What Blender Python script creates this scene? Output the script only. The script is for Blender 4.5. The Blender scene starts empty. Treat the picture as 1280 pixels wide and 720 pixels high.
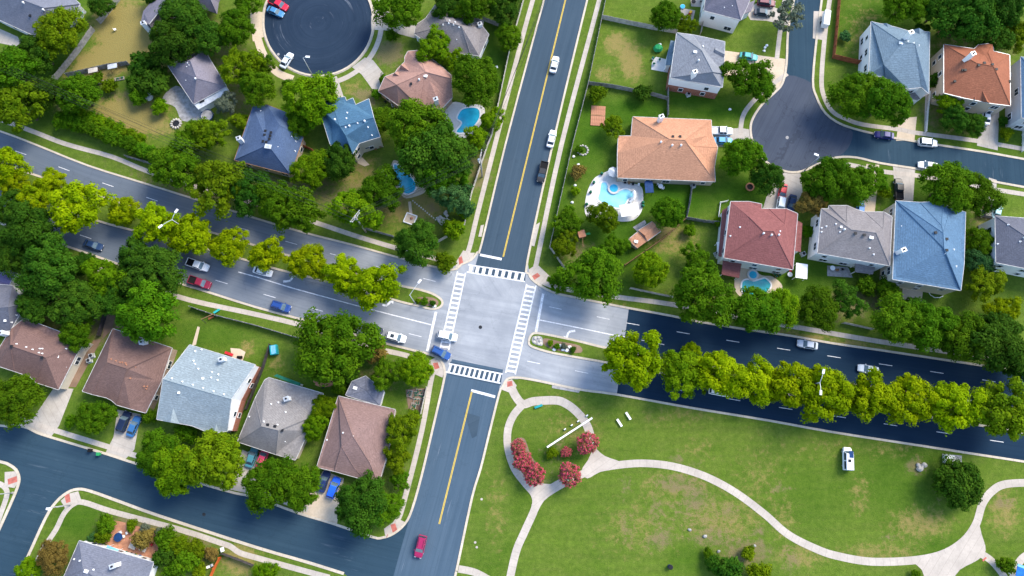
import bpy, bmesh, math, random
import numpy as np
from mathutils import Vector, Matrix
from mathutils.bvhtree import BVHTree
R = math.radians
sc = bpy.context.scene
col = sc.collection
rnd = random.Random(7)

# ------------------------------------------------------------------ camera, sky, sun, exposure
FPX, NADIR_DY, CAM_H = 850.0, 195.0, 157.0
TH = math.atan(NADIR_DY / FPX)
CAM = Vector((0.0, -CAM_H * math.tan(TH), CAM_H))
cam_d = bpy.data.cameras.new('camera')
cam_d.sensor_width = 36.0
cam_d.lens = FPX / 1280.0 * 36.0
cam_d.clip_start = 1.0
cam_d.clip_end = 12000.0
cam_o = bpy.data.objects.new('camera', cam_d)
cam_o.location = CAM
cam_o.rotation_euler = (TH, 0, 0)
col.objects.link(cam_o)
sc.camera = cam_o

SUN_AZ, SUN_EL = R(40), R(43)
w = bpy.data.worlds.new('World')
sc.world = w
w.use_nodes = True
wn = w.node_tree
sky = wn.nodes.new('ShaderNodeTexSky')
sky.sky_type = 'NISHITA'
sky.sun_disc = False
sky.sun_elevation = SUN_EL
sky.sun_rotation = R(90) - SUN_AZ
sky.altitude = 200
sky.air_density = 1.0
sky.dust_density = 1.0
sky.ozone_density = 1.0
wn.links.new(sky.outputs[0], wn.nodes['Background'].inputs[0])
wn.nodes['Background'].inputs[1].default_value = 0.15
sd = bpy.data.lights.new('sun', 'SUN')
sd.energy = 2.0
sd.angle = R(28)
sd.color = (1.0, 0.90, 0.75)
so = bpy.data.objects.new('sun', sd)
so.rotation_euler = Vector((-math.cos(SUN_EL) * math.cos(SUN_AZ), -math.cos(SUN_EL) * math.sin(SUN_AZ), -math.sin(SUN_EL))).to_track_quat('-Z', 'Y').to_euler()
so.location = (120, 90, 160)
col.objects.link(so)
sc.view_settings.view_transform = 'Standard'
sc.view_settings.look = 'None'
sc.view_settings.exposure = 1.55
sc.view_settings.gamma = 1.0
sc.view_settings.use_curve_mapping = False
sc.render.engine = 'CYCLES'
sc.cycles.max_bounces = 6
sc.cycles.diffuse_bounces = 3
sc.cycles.transmission_bounces = 4

FWD = Vector((0, math.sin(TH), -math.cos(TH)))
UPV = Vector((0, math.cos(TH), math.sin(TH)))


def ray(px, py):
    return FWD + Vector(((px - 640) / FPX, 0, 0)) + UPV * ((360 - py) / FPX)


def G(px, py, z=0.0):
    """the point at height z that the photograph shows at this pixel"""
    d = ray(px, py)
    return CAM + d * ((z - CAM.z) / d.z)


def toP(x, y, z=0.0):
    q = Vector((x, y, z)) - CAM
    k = q.dot(FWD)
    return 640 + FPX * q.x / k, 360 - FPX * q.dot(UPV) / k


# ------------------------------------------------------------------ materials
def new_mat(name):
    m = bpy.data.materials.new(name)
    m.use_nodes = True
    nt = m.node_tree
    b = nt.nodes['Principled BSDF']
    b.inputs['Specular IOR Level'].default_value = 0.12
    return m, nt, b


def nd(nt, t, **kw):
    n = nt.nodes.new(t)
    for k, v in kw.items():
        if k.startswith('i_'):
            n.inputs[int(k[2:])].default_value = v
        else:
            setattr(n, k, v)
    return n


def noise(nt, vec, scale, detail=3, rough=0.55, lo=0.35, hi=0.65):
    n = nd(nt, 'ShaderNodeTexNoise')
    n.inputs['Scale'].default_value = scale
    n.inputs['Detail'].default_value = detail
    n.inputs['Roughness'].default_value = rough
    if vec is not None:
        nt.links.new(vec, n.inputs['Vector'])
    mr = nd(nt, 'ShaderNodeMapRange')
    mr.inputs[1].default_value = lo
    mr.inputs[2].default_value = hi
    nt.links.new(n.outputs[0], mr.inputs[0])
    return mr.outputs[0]


def mixc(nt, f, a, b, mode='MIX'):
    m = nd(nt, 'ShaderNodeMix', data_type='RGBA', blend_type=mode)
    for i, v in ((0, f), (6, a), (7, b)):
        if hasattr(v, 'is_linked') or hasattr(v, 'links'):
            nt.links.new(v, m.inputs[i])
        elif i == 0:
            m.inputs[0].default_value = v
        else:
            m.inputs[i].default_value = (*v, 1)
    return m.outputs[2]


def math_n(nt, op, a, b=None):
    m = nd(nt, 'ShaderNodeMath', operation=op)
    for i, v in ((0, a), (1, b)):
        if v is None:
            continue
        if hasattr(v, 'links'):
            nt.links.new(v, m.inputs[i])
        else:
            m.inputs[i].default_value = v
    return m.outputs[0]


def pos(nt):
    return nd(nt, 'ShaderNodeNewGeometry').outputs['Position']


def attr(nt, name, out=2):
    return nd(nt, 'ShaderNodeAttribute', attribute_name=name).outputs[out]


def mapping(nt, vec, scale=(1, 1, 1), rot=(0, 0, 0)):
    m = nd(nt, 'ShaderNodeMapping')
    m.inputs['Scale'].default_value = scale
    m.inputs['Rotation'].default_value = rot
    nt.links.new(vec, m.inputs[0])
    return m.outputs[0]


def bump(nt, b, h, strength=0.4, dist=0.05):
    n = nd(nt, 'ShaderNodeBump')
    n.inputs['Strength'].default_value = strength
    n.inputs['Distance'].default_value = dist
    nt.links.new(h, n.inputs['Height'])
    nt.links.new(n.outputs[0], b.inputs['Normal'])


def sh(c, k):
    return tuple(min(1, x * k) for x in c)


def plain(name, c, rough=0.6, metal=0.0, var=0.25, scale=1.2, coat=0.0):
    """paint, wood, concrete: one colour with cloudy wear and fine grain"""
    m, nt, b = new_mat(name)
    tc = nd(nt, 'ShaderNodeTexCoord').outputs['Object']
    f1 = noise(nt, tc, scale, 4)
    c1 = mixc(nt, f1, sh(c, 1 - var), sh(c, 1 + var * 0.6))
    f2 = noise(nt, tc, scale * 14, 2)
    c2 = mixc(nt, math_n(nt, 'MULTIPLY', f2, var * 0.6), c1, sh(c, 0.6))
    nt.links.new(c2, b.inputs['Base Color'])
    b.inputs['Roughness'].default_value = rough
    b.inputs['Metallic'].default_value = metal
    b.inputs['Coat Weight'].default_value = coat
    return m


def concrete(name, c, var=0.22, joint=True):
    m, nt, b = new_mat(name)
    p = pos(nt)
    f1 = noise(nt, p, 0.25, 5, 0.6, 0.3, 0.7)
    f2 = noise(nt, p, 2.2, 4, 0.6, 0.35, 0.7)
    c1 = mixc(nt, f1, sh(c, 1 - var), sh(c, 1 + var * 0.5))
    c2 = mixc(nt, math_n(nt, 'MULTIPLY', f2, 0.35), c1, sh(c, 0.62))
    if joint:
        uv = nd(nt, 'ShaderNodeUVMap').outputs[0]
        sx = nd(nt, 'ShaderNodeSeparateXYZ')
        nt.links.new(uv, sx.inputs[0])
        fr = math_n(nt, 'FRACT', math_n(nt, 'DIVIDE', sx.outputs[1], 1.55))
        ln = math_n(nt, 'LESS_THAN', fr, 0.06)
        c2 = mixc(nt, math_n(nt, 'MULTIPLY', ln, 0.4), c2, sh(c, 0.45))
        fl = math_n(nt, 'FLOOR', math_n(nt, 'DIVIDE', sx.outputs[1], 1.55))
        wn_ = nd(nt, 'ShaderNodeTexWhiteNoise', noise_dimensions='1D')
        nt.links.new(fl, wn_.inputs['W'])
        c2 = mixc(nt, math_n(nt, 'MULTIPLY', wn_.outputs[0], 0.16), c2, sh(c, 0.7))
    nt.links.new(c2, b.inputs['Base Color'])
    b.inputs['Roughness'].default_value = 0.85
    return m


def asphalt(name, dark, light, streak=0.35, crack=0.0, fade=False, scuff=0.0):
    """worn asphalt: wheel streaks run along the UV's second axis"""
    m, nt, b = new_mat(name)
    p = pos(nt)
    uv = nd(nt, 'ShaderNodeUVMap').outputs[0]
    f1 = noise(nt, p, 0.06, 5, 0.6, 0.3, 0.7)
    st = noise(nt, mapping(nt, uv, (0.8, 0.02, 1)), 1.0, 5, 0.6, 0.32, 0.68)
    st2 = noise(nt, mapping(nt, uv, (2.6, 0.035, 1)), 1.0, 4, 0.6, 0.45, 0.75)
    sp = noise(nt, p, 9.0, 2, 0.6, 0.3, 0.7)
    f = math_n(nt, 'ADD', math_n(nt, 'MULTIPLY', f1, 1 - streak), math_n(nt, 'MULTIPLY', st, streak))
    c1 = mixc(nt, f, dark, light)
    if fade:
        blot = noise(nt, p, 0.13, 6, 0.65, 0.35, 0.68)
        wc = mixc(nt, blot, (0.265, 0.280, 0.300), (0.385, 0.40, 0.415))
        wc = mixc(nt, math_n(nt, 'MULTIPLY', noise(nt, mapping(nt, uv, (0.45, 0.012, 1)), 1.0, 5, 0.6, 0.42, 0.68), 0.55), wc, (0.185, 0.20, 0.225))
        c1 = mixc(nt, attr(nt, 'fade'), c1, wc)
        st2 = math_n(nt, 'MULTIPLY', st2, math_n(nt, 'SUBTRACT', 1.0, math_n(nt, 'MULTIPLY', attr(nt, 'fade'), 0.7)))
    c2 = mixc(nt, math_n(nt, 'MULTIPLY', st2, 0.42), c1, sh(dark, 0.70))
    c3 = mixc(nt, math_n(nt, 'MULTIPLY', sp, 0.25), c2, sh(light, 1.25))
    if scuff:
        s1 = noise(nt, mapping(nt, uv, (0.9, 0.07, 1)), 1.0, 6, 0.7, 0.60, 0.74)
        s2 = noise(nt, p, 0.07, 3, 0.5, 0.45, 0.65)
        c3 = mixc(nt, math_n(nt, 'MULTIPLY', math_n(nt, 'MULTIPLY', s1, s2), scuff), c3, (0.38, 0.42, 0.48))
    if crack:
        v = nd(nt, 'ShaderNodeTexVoronoi', feature='DISTANCE_TO_EDGE')
        v.inputs['Scale'].default_value = 0.11
        nw = nd(nt, 'ShaderNodeTexNoise')
        nw.inputs['Scale'].default_value = 0.5
        nt.links.new(p, nw.inputs['Vector'])
        va = nd(nt, 'ShaderNodeVectorMath', operation='MULTIPLY_ADD')
        nt.links.new(nw.outputs[1], va.inputs[0])
        va.inputs[1].default_value = (5, 5, 0)
        nt.links.new(p, va.inputs[2])
        nt.links.new(va.outputs[0], v.inputs['Vector'])
        ln = math_n(nt, 'LESS_THAN', v.outputs['Distance'], 0.008)
        c3 = mixc(nt, math_n(nt, 'MULTIPLY', ln, crack), c3, sh(dark, 0.5))
    nt.links.new(c3, b.inputs['Base Color'])
    b.inputs['Roughness'].default_value = 0.9
    b.inputs['Specular IOR Level'].default_value = 0.08
    return m


def shingle(name, c, var=0.22):
    """asphalt shingles: horizontal courses follow the height, each tab a little different"""
    m, nt, b = new_mat(name)
    p = pos(nt)
    f0 = noise(nt, p, 0.30, 4, 0.6, 0.3, 0.7)
    f1 = noise(nt, mapping(nt, p, (1.3, 1.3, 7.0)), 1.6, 2, 0.5, 0.3, 0.7)
    sx = nd(nt, 'ShaderNodeSeparateXYZ')
    nt.links.new(p, sx.inputs[0])
    fr = math_n(nt, 'FRACT', math_n(nt, 'DIVIDE', sx.outputs[2], 0.155))
    ln = math_n(nt, 'LESS_THAN', fr, 0.28)
    c1 = mixc(nt, f1, sh(c, 1 - var), sh(c, 1 + var))
    fs_ = noise(nt, mapping(nt, p, (1.0, 1.0, 0.25)), 0.9, 5, 0.7, 0.42, 0.68)
    c1 = mixc(nt, math_n(nt, 'MULTIPLY', fs_, 0.35), c1, sh(c, 0.66))
    c2 = mixc(nt, math_n(nt, 'MULTIPLY', f0, 0.42), c1, sh(c, 0.68))
    c3 = mixc(nt, math_n(nt, 'MULTIPLY', ln, 0.30), c2, sh(c, 0.55))
    nt.links.new(c3, b.inputs['Base Color'])
    b.inputs['Roughness'].default_value = 0.9
    bump(nt, b, f1, 0.5, 0.04)
    return m


def brickm(name, c, mortar):
    m, nt, b = new_mat(name)
    p = pos(nt)
    sx = nd(nt, 'ShaderNodeSeparateXYZ')
    nt.links.new(p, sx.inputs[0])
    cb = nd(nt, 'ShaderNodeCombineXYZ')
    nt.links.new(math_n(nt, 'ADD', sx.outputs[0], sx.outputs[1]), cb.inputs[0])
    nt.links.new(sx.outputs[2], cb.inputs[1])
    t = nd(nt, 'ShaderNodeTexBrick')
    t.inputs['Scale'].default_value = 2.2
    t.inputs['Color1'].default_value = (*c, 1)
    t.inputs['Color2'].default_value = (*sh(c, 0.7), 1)
    t.inputs['Mortar'].default_value = (*mortar, 1)
    nt.links.new(cb.outputs[0], t.inputs[0])
    f = noise(nt, p, 0.8, 4)
    nt.links.new(mixc(nt, math_n(nt, 'MULTIPLY', f, 0.3), t.outputs[0], sh(c, 0.6)), b.inputs['Base Color'])
    b.inputs['Roughness'].default_value = 0.85
    return m


def siding(name, c):
    m, nt, b = new_mat(name)
    p = pos(nt)
    sx = nd(nt, 'ShaderNodeSeparateXYZ')
    nt.links.new(p, sx.inputs[0])
    fr = math_n(nt, 'FRACT', math_n(nt, 'DIVIDE', sx.outputs[2], 0.3))
    ln = math_n(nt, 'LESS_THAN', fr, 0.12)
    f = noise(nt, p, 0.5, 4)
    c1 = mixc(nt, math_n(nt, 'MULTIPLY', f, 0.25), c, sh(c, 0.75))
    nt.links.new(mixc(nt, math_n(nt, 'MULTIPLY', ln, 0.35), c1, sh(c, 0.5)), b.inputs['Base Color'])
    b.inputs['Roughness'].default_value = 0.7
    return m


def foliage(name, a, bb, trans=0.28, bloom=None):
    m, nt, b = new_mat(name)
    t = attr(nt, 'tint')
    oi = nd(nt, 'ShaderNodeObjectInfo').outputs['Random']
    c = mixc(nt, t, a, bb)
    hs = nd(nt, 'ShaderNodeHueSaturation')
    mr = nd(nt, 'ShaderNodeMapRange')
    mr.inputs[3].default_value = 0.499
    mr.inputs[4].default_value = 0.520
    nt.links.new(oi, mr.inputs[0])
    nt.links.new(mr.outputs[0], hs.inputs['Hue'])
    mv = nd(nt, 'ShaderNodeMapRange')
    mv.inputs[3].default_value = 0.78
    mv.inputs[4].default_value = 1.15
    nt.links.new(math_n(nt, 'FRACT', math_n(nt, 'MULTIPLY', oi, 7.31)), mv.inputs[0])
    nt.links.new(mv.outputs[0], hs.inputs['Value'])
    nt.links.new(c, hs.inputs['Color'])
    cc = hs.outputs[0]
    if bloom:
        cc = mixc(nt, math_n(nt, 'GREATER_THAN', t, 0.44), cc, bloom)
    nt.links.new(cc, b.inputs['Base Color'])
    b.inputs['Roughness'].default_value = 0.8
    b.inputs['Specular IOR Level'].default_value = 0.04
    tr = nd(nt, 'ShaderNodeBsdfTranslucent')
    nt.links.new(cc, tr.inputs[0])
    mx = nd(nt, 'ShaderNodeMixShader')
    mx.inputs[0].default_value = trans
    nt.links.new(b.outputs[0], mx.inputs[1])
    nt.links.new(tr.outputs[0], mx.inputs[2])
    nt.links.new(mx.outputs[0], nt.nodes['Material Output'].inputs[0])
    return m


def grass_mat(name, patch=True):
    m, nt, b = new_mat(name)
    p = pos(nt)
    big = noise(nt, p, 0.035, 4, 0.6, 0.3, 0.7)
    mid = noise(nt, p, 0.25, 5, 0.65, 0.3, 0.7)
    mow = noise(nt, mapping(nt, p, (0.05, 0.9, 1), (0, 0, R(-8))), 1.0, 3, 0.5, 0.35, 0.65)
    fin = noise(nt, p, 3.2, 4, 0.7, 0.3, 0.72)
    tuf = noise(nt, p, 0.9, 6, 0.75, 0.38, 0.62)
    fleck = noise(nt, p, 1.6, 5, 0.75, 0.58, 0.75)
    a, c_, d = (0.060, 0.124, 0.012), (0.120, 0.182, 0.021), (0.210, 0.226, 0.054)
    c1 = mixc(nt, big, a, c_)
    c1 = mixc(nt, math_n(nt, 'MULTIPLY', mid, 0.55), c1, d)
    c1 = mixc(nt, math_n(nt, 'MULTIPLY', mow, 0.6), c1, sh(c_, 1.22))
    c1 = mixc(nt, math_n(nt, 'MULTIPLY', tuf, 0.50), c1, sh(a, 0.72))
    c1 = mixc(nt, math_n(nt, 'MULTIPLY', fleck, 0.62), c1, (0.26, 0.245, 0.085))
    if patch:
        lush = attr(nt, 'lush')
        c1 = mixc(nt, math_n(nt, 'MULTIPLY', lush, 0.85), c1, mixc(nt, mid, (0.016, 0.072, 0.002), (0.042, 0.125, 0.004)))
        n2 = noise(nt, p, 0.6, 9, 0.78, 0.3, 0.7)
        for nm, ca, cb_ in (('dry', (0.265, 0.185, 0.058), (0.36, 0.28, 0.115)), ('soil', (0.165, 0.120, 0.060), (0.28, 0.215, 0.125))):
            at = attr(nt, nm)
            mr = nd(nt, 'ShaderNodeMapRange', interpolation_type='SMOOTHSTEP')
            mr.inputs[4].default_value = 0.85 if nm == 'dry' else 0.8
            mr.inputs[1].default_value = 0.20
            mr.inputs[2].default_value = 0.85
            nt.links.new(math_n(nt, 'ADD', at, math_n(nt, 'MULTIPLY', math_n(nt, 'SUBTRACT', n2, 0.5), 1.05)), mr.inputs[0])
            fac = math_n(nt, 'MULTIPLY', mr.outputs[0], math_n(nt, 'LESS_THAN', 0.04, at))
            c1 = mixc(nt, fac, c1, mixc(nt, fin, ca, cb_))
    c2 = mixc(nt, math_n(nt, 'MULTIPLY', fin, 0.45), c1, (0.02, 0.055, 0.006))
    nt.links.new(c2, b.inputs['Base Color'])
    b.inputs['Roughness'].default_value = 0.9
    b.inputs['Specular IOR Level'].default_value = 0.03
    bump(nt, b, fin, 0.6, 0.12)
    return m


def water(name, c):
    m, nt, b = new_mat(name)
    p = pos(nt)
    f = noise(nt, p, 0.35, 4)
    nt.links.new(mixc(nt, f, sh(c, 0.8), sh(c, 1.15)), b.inputs['Base Color'])
    b.inputs['Roughness'].default_value = 0.08
    b.inputs['Specular IOR Level'].default_value = 0.4
    bump(nt, b, noise(nt, p, 1.7, 3), 0.15, 0.05)
    return m


M = {}
M['grass'] = grass_mat('lawn grass')
M['verge'] = grass_mat('verge grass', False)
M['walk'] = concrete('pale sidewalk concrete', (0.475, 0.42, 0.36))
M['kerb'] = concrete('kerb concrete', (0.54, 0.47, 0.37), 0.2)
M['drive'] = concrete('driveway concrete', (0.44, 0.40, 0.35), 0.25)
M['tan'] = concrete('tan pool deck', (0.55, 0.45, 0.33), 0.15, False)
M['deckw'] = concrete('white pool deck', (0.62, 0.60, 0.57), 0.12, False)
M['gravel'] = concrete('brown gravel', (0.24, 0.16, 0.11), 0.35, False)
M['pad'] = plain('red tactile paving', (0.42, 0.13, 0.10), 0.85)
M['blvd'] = asphalt('worn boulevard asphalt', (0.078, 0.100, 0.130), (0.118, 0.141, 0.172), 0.6, 0.12, True)
M['new'] = asphalt('fresh dark asphalt', (0.006, 0.021, 0.044), (0.013, 0.031, 0.056), 0.5)
M['nroad'] = asphalt('blue grey road asphalt', (0.032, 0.056, 0.082), (0.054, 0.082, 0.110), 0.6, 0.1, False, 0.18)
M['sroad'] = asphalt('patched road asphalt', (0.040, 0.072, 0.108), (0.072, 0.110, 0.150), 0.6, 0.12, False, 0.7)
M['swroad'] = asphalt('dark street asphalt', (0.015, 0.038, 0.062), (0.032, 0.062, 0.088), 0.35, 0.12, False, 0.4)
M['culdesac'] = asphalt('cul-de-sac asphalt', (0.007, 0.018, 0.038), (0.028, 0.046, 0.074), 0.45, 0.15, False, 0.6)
M['bulb'] = asphalt('grey bulb asphalt', (0.034, 0.044, 0.066), (0.070, 0.084, 0.112), 0.3, 0.3)
M['white_line'] = plain('white road paint', (0.70, 0.70, 0.71), 0.7, var=0.3, scale=2.5)
M['yellow_line'] = plain('yellow road paint', (0.62, 0.43, 0.06), 0.6, var=0.15)
M['white'] = plain('white paint', (0.78, 0.78, 0.77), 0.5, var=0.08)
M['offwhite'] = siding('off white siding', (0.80, 0.80, 0.79))
M['cream'] = siding('cream siding', (0.58, 0.52, 0.42))
M['tanwall'] = siding('tan siding', (0.48, 0.40, 0.31))
M['greywall'] = siding('grey siding', (0.50, 0.52, 0.55))
M['brick'] = brickm('red brick', (0.34, 0.11, 0.065), (0.36, 0.30, 0.26))
M['brickt'] = brickm('tan brick', (0.36, 0.25, 0.18), (0.42, 0.38, 0.33))
M['glass'] = plain('dark window glass', (0.03, 0.045, 0.06), 0.12, var=0.3)
M['windshield'] = plain('windshield glass', (0.10, 0.155, 0.19), 0.15, var=0.3)  # sky reflection put into the base colour, paler than the other glass
M['windshield'].node_tree.nodes['Principled BSDF'].inputs['Specular IOR Level'].default_value = 0.5
M['dark'] = plain('dark plastic', (0.02, 0.022, 0.026), 0.5)
M['black'] = plain('black rubber', (0.012, 0.012, 0.013), 0.8)
M['metal'] = plain('grey metal', (0.42, 0.44, 0.46), 0.35, 0.6)
M['trim'] = plain('weathered trim paint', (0.50, 0.49, 0.47), 0.6, var=0.3)
M['galv'] = plain('galvanised metal', (0.55, 0.57, 0.58), 0.45, 0.3)
M['wood'] = plain('brown wood', (0.30, 0.17, 0.09), 0.75, var=0.35)
M['greywood'] = plain('weathered grey wood', (0.30, 0.29, 0.28), 0.85, var=0.35)
M['palewood'] = plain('pale fence wood', (0.46, 0.42, 0.37), 0.85, var=0.3)
M['darkwood'] = plain('dark stained wood', (0.07, 0.062, 0.065), 0.85, var=0.35)
M['redwood'] = plain('red stained wood', (0.36, 0.12, 0.055), 0.75, var=0.3)
M['orange'] = plain('orange stained wood', (0.60, 0.12, 0.03), 0.7, var=0.2)
M['bark'] = plain('grey brown bark', (0.10, 0.075, 0.055), 0.9, var=0.4, scale=3)
M['pole'] = plain('pale weathered pole wood', (0.42, 0.38, 0.34), 0.8, var=0.3)
M['red'] = plain('red paint', (0.50, 0.03, 0.04), 0.4)
M['teal'] = plain('teal plastic', (0.02, 0.30, 0.32), 0.4)
M['green'] = plain('green plastic', (0.03, 0.30, 0.10), 0.5)
M['dgreen'] = plain('dark green canvas', (0.015, 0.13, 0.075), 0.6)
M['navy'] = plain('navy canvas', (0.012, 0.045, 0.14), 0.6)
M['blue'] = plain('blue plastic', (0.02, 0.14, 0.50), 0.4)
M['sky'] = plain('pale blue plastic', (0.20, 0.48, 0.70), 0.4)
M['yellow'] = plain('yellow plastic', (0.70, 0.42, 0.03), 0.5)
M['stone'] = plain('pale limestone', (0.50, 0.47, 0.42), 0.85, var=0.3)
M['terra'] = plain('terracotta', (0.42, 0.20, 0.12), 0.8)
M['slab'] = plain('grey concrete slab', (0.34, 0.33, 0.32), 0.85, var=0.3)
M['poolwater'] = water('pool water', (0.03, 0.42, 0.62))
M['poolteal'] = water('teal pool water', (0.02, 0.40, 0.44))
M['poolpale'] = water('pale pool water', (0.24, 0.62, 0.72))
M['lamp'] = plain('lamp lens', (0.75, 0.76, 0.78), 0.3)
M['taillight'] = plain('red lamp lens', (0.45, 0.01, 0.01), 0.25)
ROOFS = dict(bluegrey=(0.146, 0.163, 0.215), purplegrey=(0.181, 0.168, 0.202), grey=(0.185, 0.176, 0.176), navy=(0.075, 0.115, 0.20), teal=(0.060, 0.135, 0.215),
             pink=(0.36, 0.21, 0.17), taupe=(0.211, 0.194, 0.194), lightgrey=(0.206, 0.219, 0.245), tanorange=(0.47, 0.240, 0.145), maroon=(0.22, 0.085, 0.080),
             blue=(0.095, 0.172, 0.264), skygrey=(0.142, 0.202, 0.252), terracotta=(0.29, 0.110, 0.062), brown=(0.170, 0.105, 0.092), brown2=(0.175, 0.108, 0.092),
             paleblue=(0.232, 0.280, 0.304), warmgrey=(0.224, 0.211, 0.206), rosebrown=(0.230, 0.150, 0.135), slate=(0.12, 0.125, 0.155), violet=(0.15, 0.13, 0.24), darkgrey=(0.15, 0.16, 0.20))
for k, c in ROOFS.items():
    M['roof_' + k] = shingle(k + ' shingles', c)
M['f_yellow'] = foliage('yellow green leaves', (0.118, 0.200, 0.001), (0.315, 0.375, 0.002), 0.38)
M['f_bright'] = foliage('bright green leaves', (0.060, 0.145, 0.002), (0.185, 0.280, 0.004), 0.36)
M['f_mid'] = foliage('mid green leaves', (0.034, 0.098, 0.002), (0.110, 0.200, 0.005), 0.34)
M['f_dark'] = foliage('dark green leaves', (0.018, 0.062, 0.004), (0.064, 0.132, 0.008), 0.30)
M['f_blue'] = foliage('blue green leaves', (0.022, 0.082, 0.018), (0.080, 0.155, 0.042), 0.22)
M['f_olive'] = foliage('olive leaves', (0.062, 0.118, 0.002), (0.170, 0.225, 0.004), 0.33)
M['f_brown'] = foliage('russet leaves', (0.115, 0.075, 0.018), (0.22, 0.15, 0.035), 0.25)
M['f_grey'] = foliage('grey green leaves', (0.075, 0.098, 0.065), (0.15, 0.17, 0.11), 0.2)
M['f_pink'] = foliage('pink blossom and leaves', (0.06, 0.13, 0.010), (0.11, 0.15, 0.02), 0.36, (0.68, 0.085, 0.165))


# ------------------------------------------------------------------ mesh builder and object helpers
class MB:
    def __init__(s):
        s.v, s.f, s.uv = [], [], {}

    def add(s, vs, fs):
        k = len(s.v)
        s.v += [tuple(p) for p in vs]
        s.f += [tuple(i + k for i in f) for f in fs]
        return k

    def box(s, c, d, rz=0.0):
        cx, cy, cz = c
        a, b, h = d[0] / 2, d[1] / 2, d[2] / 2
        cs, sn = math.cos(rz), math.sin(rz)
        vs = [(cx + x * cs - y * sn, cy + x * sn + y * cs, cz + z) for z in (-h, h) for x, y in ((-a, -b), (a, -b), (a, b), (-a, b))]
        s.add(vs, [(3, 2, 1, 0), (4, 5, 6, 7), (0, 1, 5, 4), (1, 2, 6, 5), (2, 3, 7, 6), (3, 0, 4, 7)])
        return s

    def bar(s, p, q, wd, ht, up=0.0):
        """a box from p to q (its underside at their heights)"""
        p, q = Vector(p), Vector(q)
        d = q - p
        n = Vector((-d.y, d.x, 0))
        n = n.normalized() * wd / 2 if n.length > 1e-6 else Vector((wd / 2, 0, 0))
        h = Vector((0, 0, ht))
        vs = [p - n, q - n, q + n, p + n, p - n + h, q - n + h, q + n + h, p + n + h]
        s.add(vs, [(3, 2, 1, 0), (4, 5, 6, 7), (0, 1, 5, 4), (1, 2, 6, 5), (2, 3, 7, 6), (3, 0, 4, 7)])
        return s

    def prism(s, pts, z0, z1):
        n = len(pts)
        ar = sum(pts[i][0] * pts[(i + 1) % n][1] - pts[(i + 1) % n][0] * pts[i][1] for i in range(n))
        if ar < 0:
            pts = pts[::-1]
        vs = [(p[0], p[1], z0) for p in pts] + [(p[0], p[1], z1) for p in pts]
        s.add(vs, [tuple(range(n - 1, -1, -1)), tuple(range(n, 2 * n))] + [(i, (i + 1) % n, n + (i + 1) % n, n + i) for i in range(n)])
        return s

    def tube(s, path, rad, seg=7):
        path = [Vector(p) for p in path]
        if not hasattr(rad, '__len__'):
            rad = [rad] * len(path)
        vs, fs = [], []
        for i, p in enumerate(path):
            d = (path[min(i + 1, len(path) - 1)] - path[max(i - 1, 0)]).normalized()
            a = d.cross(Vector((0.3, 0.9, 0.1)) if abs(d.z) > 0.8 else Vector((0, 0, 1))).normalized()
            b = d.cross(a)
            for k in range(seg):
                t = 2 * math.pi * k / seg
                vs.append(p + (a * math.cos(t) + b * math.sin(t)) * rad[i])
        for i in range(len(path) - 1):
            for k in range(seg):
                fs.append((i * seg + k, i * seg + (k + 1) % seg, (i + 1) * seg + (k + 1) % seg, (i + 1) * seg + k))
        fs.append(tuple(range(seg - 1, -1, -1)))
        fs.append(tuple((len(path) - 1) * seg + k for k in range(seg)))
        s.add(vs, fs)
        return s

    def cyl(s, c, r, h, seg=12, r2=None):
        c = Vector(c)
        return s.tube([c, c + Vector((0, 0, h))], [r, r if r2 is None else r2], seg)

    def blob(s, c, r, n=8, jit=0.15, seed=1):
        rr = random.Random(seed)
        vs, fs = [], []
        for i in range(1, 4):
            for k in range(n):
                a, e = 2 * math.pi * k / n, math.pi * (i / 4 - 0.5)
                q = 1 + rr.uniform(-jit, jit)
                vs.append((c[0] + r[0] * q * math.cos(e) * math.cos(a), c[1] + r[1] * q * math.cos(e) * math.sin(a), c[2] + r[2] * q * math.sin(e)))
        vs += [(c[0], c[1], c[2] - r[2]), (c[0], c[1], c[2] + r[2])]
        for i in range(2):
            for k in range(n):
                fs.append((i * n + k, i * n + (k + 1) % n, (i + 1) * n + (k + 1) % n, (i + 1) * n + k))
        for k in range(n):
            fs.append((3 * n, (k + 1) % n, k))
            fs.append((2 * n + k, 2 * n + (k + 1) % n, 3 * n + 1))
        s.add(vs, fs)
        return s


def obj(name, mb, mat, parent=None, org=None, smooth=False, uvs=None, bevel=0):
    """link one mesh object; verts are given in the parent's frame, or in the world with org as the origin"""
    o_ = Vector(org) if org is not None else Vector((0, 0, 0))
    me = bpy.data.meshes.new(name)
    me.from_pydata([(p[0] - o_.x, p[1] - o_.y, p[2] - o_.z) for p in mb.v], [], mb.f)
    if uvs is not None:
        ul = me.uv_layers.new(name='UVMap')
        li = np.zeros(len(me.loops), dtype=np.int32)
        me.loops.foreach_get('vertex_index', li)
        ul.data.foreach_set('uv', np.asarray(uvs, dtype=np.float32)[li].ravel())
    me.materials.append(M[mat] if isinstance(mat, str) else mat)
    if smooth:
        me.polygons.foreach_set('use_smooth', [True] * len(me.polygons))
    me.update()
    o = bpy.data.objects.new(name, me)
    col.objects.link(o)
    if parent is not None:
        o.parent = parent
    else:
        o.location = o_
    return o


def tag(o, label=None, cat=None, group=None, kind=None):
    if label:
        o['label'] = label
    if cat:
        o['category'] = cat
    if group:
        o['group'] = group
    if kind:
        o['kind'] = kind
    return o


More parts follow.
